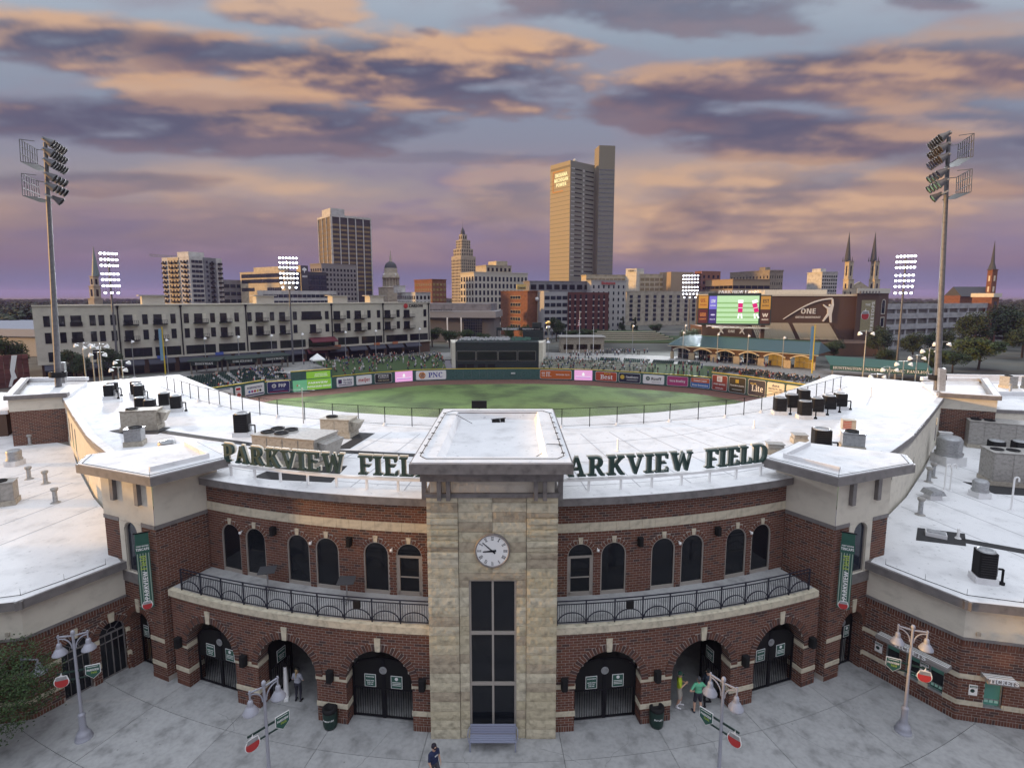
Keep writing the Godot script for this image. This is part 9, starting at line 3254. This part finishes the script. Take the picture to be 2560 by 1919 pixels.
	b.plate(Transform3D(Basis(Vector3.UP, PI / 2), Vector3(276, 0, -329)), PackedVector2Array([Vector2(0, 19.5), Vector2(14, 19.5), Vector2(7, 25.5)]), 22.0)
	part("roof", b, slate, t)
	block("", "", [293.4, -329.0, 3.4, 3.2, 0.0, 35.5, 2], brickm, 1, 1, 5, 0.3, 0.5, mats.stucco, 0.4, t)
	spire(t, Vector3(294.6, 35.5, -331), 2.2, 8.0, slate, "spire_base")
	spire(t, Vector3(294.6, 35.5, -331), 1.3, 17.8, slate)

func mast_lights() -> void:
	var near_rows := [[0.0, 6], [-0.95, 6], [-1.9, 6], [-3.2, 4], [-4.15, 4], [-5.2, 1]]
	light_tower("unlit grey floodlight tower at left, standing at the roof corner", Vector3(-47.0, 9.9, -54.4), 24.6, 2.0, false, near_rows, 4.2)
	light_tower("unlit grey floodlight tower at right, standing at the roof corner", Vector3(42.6, 9.9, -52.6), 24.6, -2.0, false, near_rows, 4.2)
	var far_rows := [[0.0, 6], [-1.3, 6], [-2.6, 6], [-4.3, 6], [-5.6, 6], [-6.9, 5], [-8.2, 3]]
	light_tower("brightly lit floodlight tower at far left beside the church steeple", Vector3(-93.0, 0, -124.5), 29.5, 0.75, true, [[0.0, 5], [-1.35, 5], [-2.7, 5], [-4.6, 5], [-5.9, 5], [-7.3, 5], [-8.9, 3]], 3.6)
	light_tower("brightly lit floodlight tower in front of the apartment building", Vector3(-63.4, 0, -153.0), 30.5, 0.4, true, far_rows, 5.2)
	light_tower("brightly lit floodlight tower beside the scoreboard", Vector3(68.0, 0, -205.0), 27.6, -0.25, true, far_rows, 6.2)
	light_tower("brightly lit floodlight tower at far right before the garage", Vector3(96.6, 0, -132.5), 29.5, -0.62, true, [[0.0, 6], [-1.35, 6], [-2.7, 6], [-4.6, 5], [-5.9, 5], [-7.3, 5], [-8.9, 4]], 4.2)
	var f := straight(Vector2(-109.6, -122.0), Vector2(-29.2, -190.0))
	for k in 9:
		var p := wf(f, [17.5, 24.5, 33.0, 41.0, 49.5, 58.0, 71.0, 81.0, 97.0][k], 0, 6.5).origin
		small_lamp("lamp_pole", "thin grey lamp pole before the apartment shops, %s from the left" % ["first", "second", "third", "fourth", "fifth", "sixth", "seventh", "eighth", "ninth"][k], p, 9.2, 0.6, 1)
	for k in 7:
		small_lamp("twin_lamp_pole", "twin head lamp pole behind the left roof edge, %s" % ["farthest left", "second from left", "third from left", "middle one", "fifth, tall", "sixth, low", "rightmost and lowest"][k], Vector3([-74.5, -73.0, -70.5, -68.5, -68.0, -65.0, -62.0][k], 0, [-92, -92, -90, -88, -92, -87, -85][k]), [11.6, 11.2, 10.2, 11.8, 8.6, 8.0, 6.6][k], 0.2, 2)
	for k in 8:
		small_lamp("twin_lamp_pole", "twin head lamp pole behind the right roof edge, %s" % ["farthest left", "second from left", "third from left", "fourth", "fifth", "sixth, tall", "seventh, tallest", "rightmost by the big pole"][k], Vector3([60.0, 62.5, 64.5, 66.8, 69.0, 71.0, 73.0, 64.0][k], 0, [-90, -90, -90, -90, -90, -90, -90, -96][k]), [5.6, 6.4, 7.6, 8.6, 9.6, 10.8, 12.0, 13.4][k], -0.2, 2)
	for k in 4:
		small_lamp("lamp_pole", "thin grey lamp pole by the green roofed pavilion, %s" % ["leftmost", "second", "third", "rightmost"][k], Vector3([52.6, 60.5, 66.8, 73.5][k], 0, [-163, -156, -150, -143.5][k]), 9.0, -0.8, 1)
	for k in 3:
		small_lamp("lamp_pole", "tall thin lamp pole in centre field, %s" % ["beside the dark building", "before the mound", "right of the mound"][k], Vector3([11.6, 40.0, 58.0][k], 0, [-170, -176, -178][k]), 10.4, 0, 1)

func trees() -> void:
	var rows := [[-118.5, -124.0, 12.0, 11.0, 0, 0, "broad dark tree at the left end of the apartment building"], [-97.5, -117.5, 9.0, 7.0, 0, 0, "dark tree left of the lit far left floodlight tower"], [-90.5, -119.5, 9.5, 6.5, 0, 0, "dark tree right of the far left lit tower"], [-31.0, -206.0, 10.0, 9.0, 0, 2, "leafy tree below the convention centre, leftmost"], [-24.0, -204.0, 9.0, 8.0, 0, 2, "leafy tree below the convention centre, second"], [-17.5, -202.0, 9.5, 8.5, 0, 2, "leafy tree below the convention centre, third"], [-11.0, -205.0, 7.5, 7.0, 0, 2, "small leafy tree just left of the rooftop seats"], [-1.0, -206.0, 10.5, 4.5, 0, 1, "thin tree before the red brick hotel wall, left"], [5.0, -205.0, 11.0, 5.0, 0, 1, "thin tree before the red brick hotel wall, right"], [19.5, -232.0, 12.0, 9.0, 0, 0, "dark tree right of the shiny sculpture"], [27.0, -240.0, 6.0, 8.0, 0, 2, "low bushy tree before the maroon hotel wall, left"], [34.0, -242.0, 6.5, 9.0, 0, 2, "low bushy tree before the maroon hotel wall, middle"], [41.0, -246.0, 6.0, 8.0, 0, 2, "low bushy tree before the maroon hotel wall, right"], [46.5, -262.0, 9.6, 6.2, 1, 0, "cone shaped evergreen on the mound, leftmost of three"], [54.5, -264.0, 10.0, 5.6, 1, 0, "cone shaped evergreen on the mound, middle of three"], [60.5, -264.0, 9.6, 6.0, 1, 0, "cone shaped evergreen on the mound, right of three"], [70.5, -262.0, 8.2, 8.0, 0, 2, "bushy tree right of the three evergreens"], [62.0, -186.0, 11.0, 8.0, 0, 2, "green tree at the left foot of the scoreboard"], [96.0, -158.0, 8.6, 7.5, 0, 2, "young light tree before the brick stair tower"], [113.5, -164.0, 12.0, 9.5, 0, 0, "dark tree before the left end of the parking garage"], [119.5, -158.0, 10.5, 8.5, 0, 0, "dark tree left of the big right pole"], [100.0, -141.0, 7.0, 7.0, 0, 0, "dark shrubby tree behind the right lamp poles"], [133.0, -165.0, 11.0, 11.0, 0, 0, "large dark tree against the garage right of the big pole"], [104.5, -130.0, 8.6, 7.5, 0, 1, "bright green rounded tree right of the big pole"], [113.7, -136.0, 7.6, 8.5, 0, 2, "mid green tree between the two bright trees"], [125.6, -142.0, 10.8, 14.0, 0, 1, "largest bright green tree with broad crown at right"], [160.0, -184.0, 16.5, 15.0, 0, 0, "big dark tree at the right end of the garage"], [182.0, -196.0, 18.5, 17.0, 0, 0, "tall dark tree right of the garage stair tower"], [164.0, -170.0, 12.0, 13.0, 0, 0, "dark tree cut by the right edge, nearer one"], [205.0, -214.0, 18.0, 18.0, 0, 2, "green tree cut by the right edge, farther one"]]
	for q in rows:
		tree("evergreen_tree" if q[4] == 1 else "leafy_tree", q[6], Vector3(q[0], -0.1, q[1]), q[2], q[3], q[4], "trees around the ballpark", q[5])
	# woods to the horizon
	var mm := MultiMesh.new()
	mm.transform_format = MultiMesh.TRANSFORM_3D
	mm.mesh = crown_mesh("far_crown", 420, 0.17, 0, Color(0.020, 0.030, 0.018), Color(0.045, 0.060, 0.030))
	var list: Array[Transform3D] = []
	var r := RandomNumberGenerator.new()
	r.seed = 77
	for k in 3600:
		var az := deg_to_rad(r.randf_range(-50, 50))
		var d := 330.0 + 2600.0 * pow(r.randf(), 1.7)
		if absf(az) < deg_to_rad(31) and d < 620.0:
			continue
		var h := r.randf_range(9.0, 15.5)
		list.append(Transform3D(Basis(Vector3.UP, r.randf() * TAU).scaled(Vector3(h * 0.75, h * 0.55, h * 0.75)), Vector3(sin(az) * d, h * 0.5, -cos(az) * d)))
	mm.instance_count = list.size()
	for k in list.size():
		mm.set_instance_transform(k, list[k])
	var o := MultiMeshInstance3D.new()
	o.name = numbered("far_woods")
	o.multimesh = mm
	o.material_override = leaf_material("leaf0", Color(0.04, 0.065, 0.022))
	add_child(o)
	tag(o, "dark tree covered plain reaching to the horizon", "woods", "", "stuff")

func car(label: String, at: Vector3, turn: float, c: Color) -> void:
	var t := thing("parked_car", label, "car", at, turn, "parked cars at right")
	var b := MB.new()
	b.plate(Transform3D(Basis(), Vector3(0, 0, -0.88)), PackedVector2Array([Vector2(-2.2, 0.3), Vector2(2.2, 0.3), Vector2(2.25, 0.7), Vector2(1.5, 0.92), Vector2(-2.0, 0.95), Vector2(-2.25, 0.75)]), 1.76)
	part("body", b, mat("paint" + c.to_html(), c.linear_to_srgb(), 0.25), t)
	b = MB.new()
	b.plate(Transform3D(Basis(), Vector3(0, 0, -0.75)), PackedVector2Array([Vector2(-1.75, 0.94), Vector2(1.15, 0.92), Vector2(0.5, 1.42), Vector2(-1.25, 1.45)]), 1.5)
	part("cabin", b, mats.glass, t)
	for k in 4:
		b = MB.new()
		b.lathe(Transform3D(Basis(Vector3.RIGHT, PI / 2), Vector3([-1.4, 1.4, -1.4, 1.4][k], 0.33, [-0.88, -0.88, 0.7, 0.7][k])), PackedVector2Array([Vector2(0.001, 0), Vector2(0.33, 0), Vector2(0.33, 0.2), Vector2(0.001, 0.2)]), 12)
		part("wheel", b, mats.unit_black, t)

func streets() -> void:
	var asphalt := mat("asphalt", lin(0.055, 0.056, 0.06), 0.9, texs.blotch, 0.1)
	var b := MB.new()
	b.prism(PackedVector2Array([Vector2(100, -100), Vector2(180, -120), Vector2(260, -190), Vector2(240, -215), Vector2(165, -150), Vector2(98, -120)]), -0.4, -0.05)
	ground("road", b, asphalt)
	b = MB.new()
	for k in 6:
		b.bar(Vector3(150 + k * 14, -0.044, -128 - k * 10.5), Vector3(156 + k * 14, -0.044, -132.5 - k * 10.5), 0.2, 0.006)
	ground("road_marking", b, mats.white)
	b = MB.new()
	b.prism(PackedVector2Array([Vector2(-140, -100), Vector2(-88, -112), Vector2(-100, -128), Vector2(-160, -118)]), -0.4, -0.05)
	ground("road", b, asphalt)
	car("dark parked car beside the bright trees at right", Vector3(128, -0.05, -126), 0.3, Color(0.02, 0.022, 0.03))
	car("silver parked car farther right near the frame edge", Vector3(141, -0.05, -122.5), 0.2, Color(0.3, 0.3, 0.32))
	car("dark parked car at far left by the painted wall", Vector3(-122, -0.05, -110), -0.3, Color(0.03, 0.02, 0.02))
	# painted climbing wall at left
	var t := thing("mural_wall", "red brown mock rock wall with painted white stream at far left", "wall", Vector3(-108.0, 0, -113.5), 0.75)
	b = MB.new()
	b.col = Color(0.13, 0.045, 0.04)
	for i in 6:
		for j in 7:
			b.col = Color(0.13, 0.045, 0.04) * rng.randf_range(0.7, 1.2)
			b.bx(-3.0 + i + 0.02, -2.0 + i - 0.02, j * 1.0 + 0.02, j + 0.98, -0.6, rng.randf_range(-0.1, 0.12))
	stuff("rock_blocks", b, tinted(mat("cloth", Color.WHITE, 0.85)), t)
	b = MB.new()
	b.plate(Transform3D(Basis(), Vector3(0, 0, 0.14)), PackedVector2Array([Vector2(-0.6, 0.2), Vector2(-0.1, 0.2), Vector2(0.3, 1.6), Vector2(0.9, 2.0), Vector2(0.6, 3.4), Vector2(1.3, 6.9), Vector2(0.4, 6.9), Vector2(-0.1, 3.8), Vector2(0.0, 2.4)]), 0.06)
	part("white_stream", b, mats.white, t)
	t = thing("grey_warehouse", "long low blue grey roofed building at the left edge", "building")
	b = MB.new()
	b.prism(PackedVector2Array([Vector2(-250, -190), Vector2(-126, -168), Vector2(-140, -235), Vector2(-260, -240)]), 0, 6.5)
	part("wall", b, mats.unit_grey, t)
	b = MB.new()
	b.prism(PackedVector2Array([Vector2(-251, -189), Vector2(-125, -167), Vector2(-139, -236), Vector2(-261, -241)]), 6.5, 9.0)
	part("roof", b, mat("roof_blue_grey", lin(0.22, 0.26, 0.33), 0.6), t)

func _ready() -> void:
	rng.seed = 11
	make_light()
	make_materials()
	plaza()
	field()
	streets()
	entrance_wing(-1.0)
	entrance_wing(1.0)
	clock_tower()
	corner_tower(-1.0)
	corner_tower(1.0)
	side_wing(-1.0)
	side_wing(1.0)
	grandstand()
	stair_block(-1.0)
	stair_block(1.0)
	apartments()
	town()
	beyond_wall()
	boards()
	mast_lights()
	trees()
	near_tree()
	for k in 7:  # unseen trees added to block low sun from plaza and right wing
		tree("added_shade_tree", "added tree out of view left of the plaza, blocks low sun", Vector3(-44.0 - 3.0 * (k % 2), 0, -24.0 + k * 8.0), 14.0, 10.5, 0, "added trees out of view left of the plaza", 0)
	roof_fence()
	roof_letters(-1.0)
	roof_letters(1.0)
	roof_machines()
	furniture()
	people()
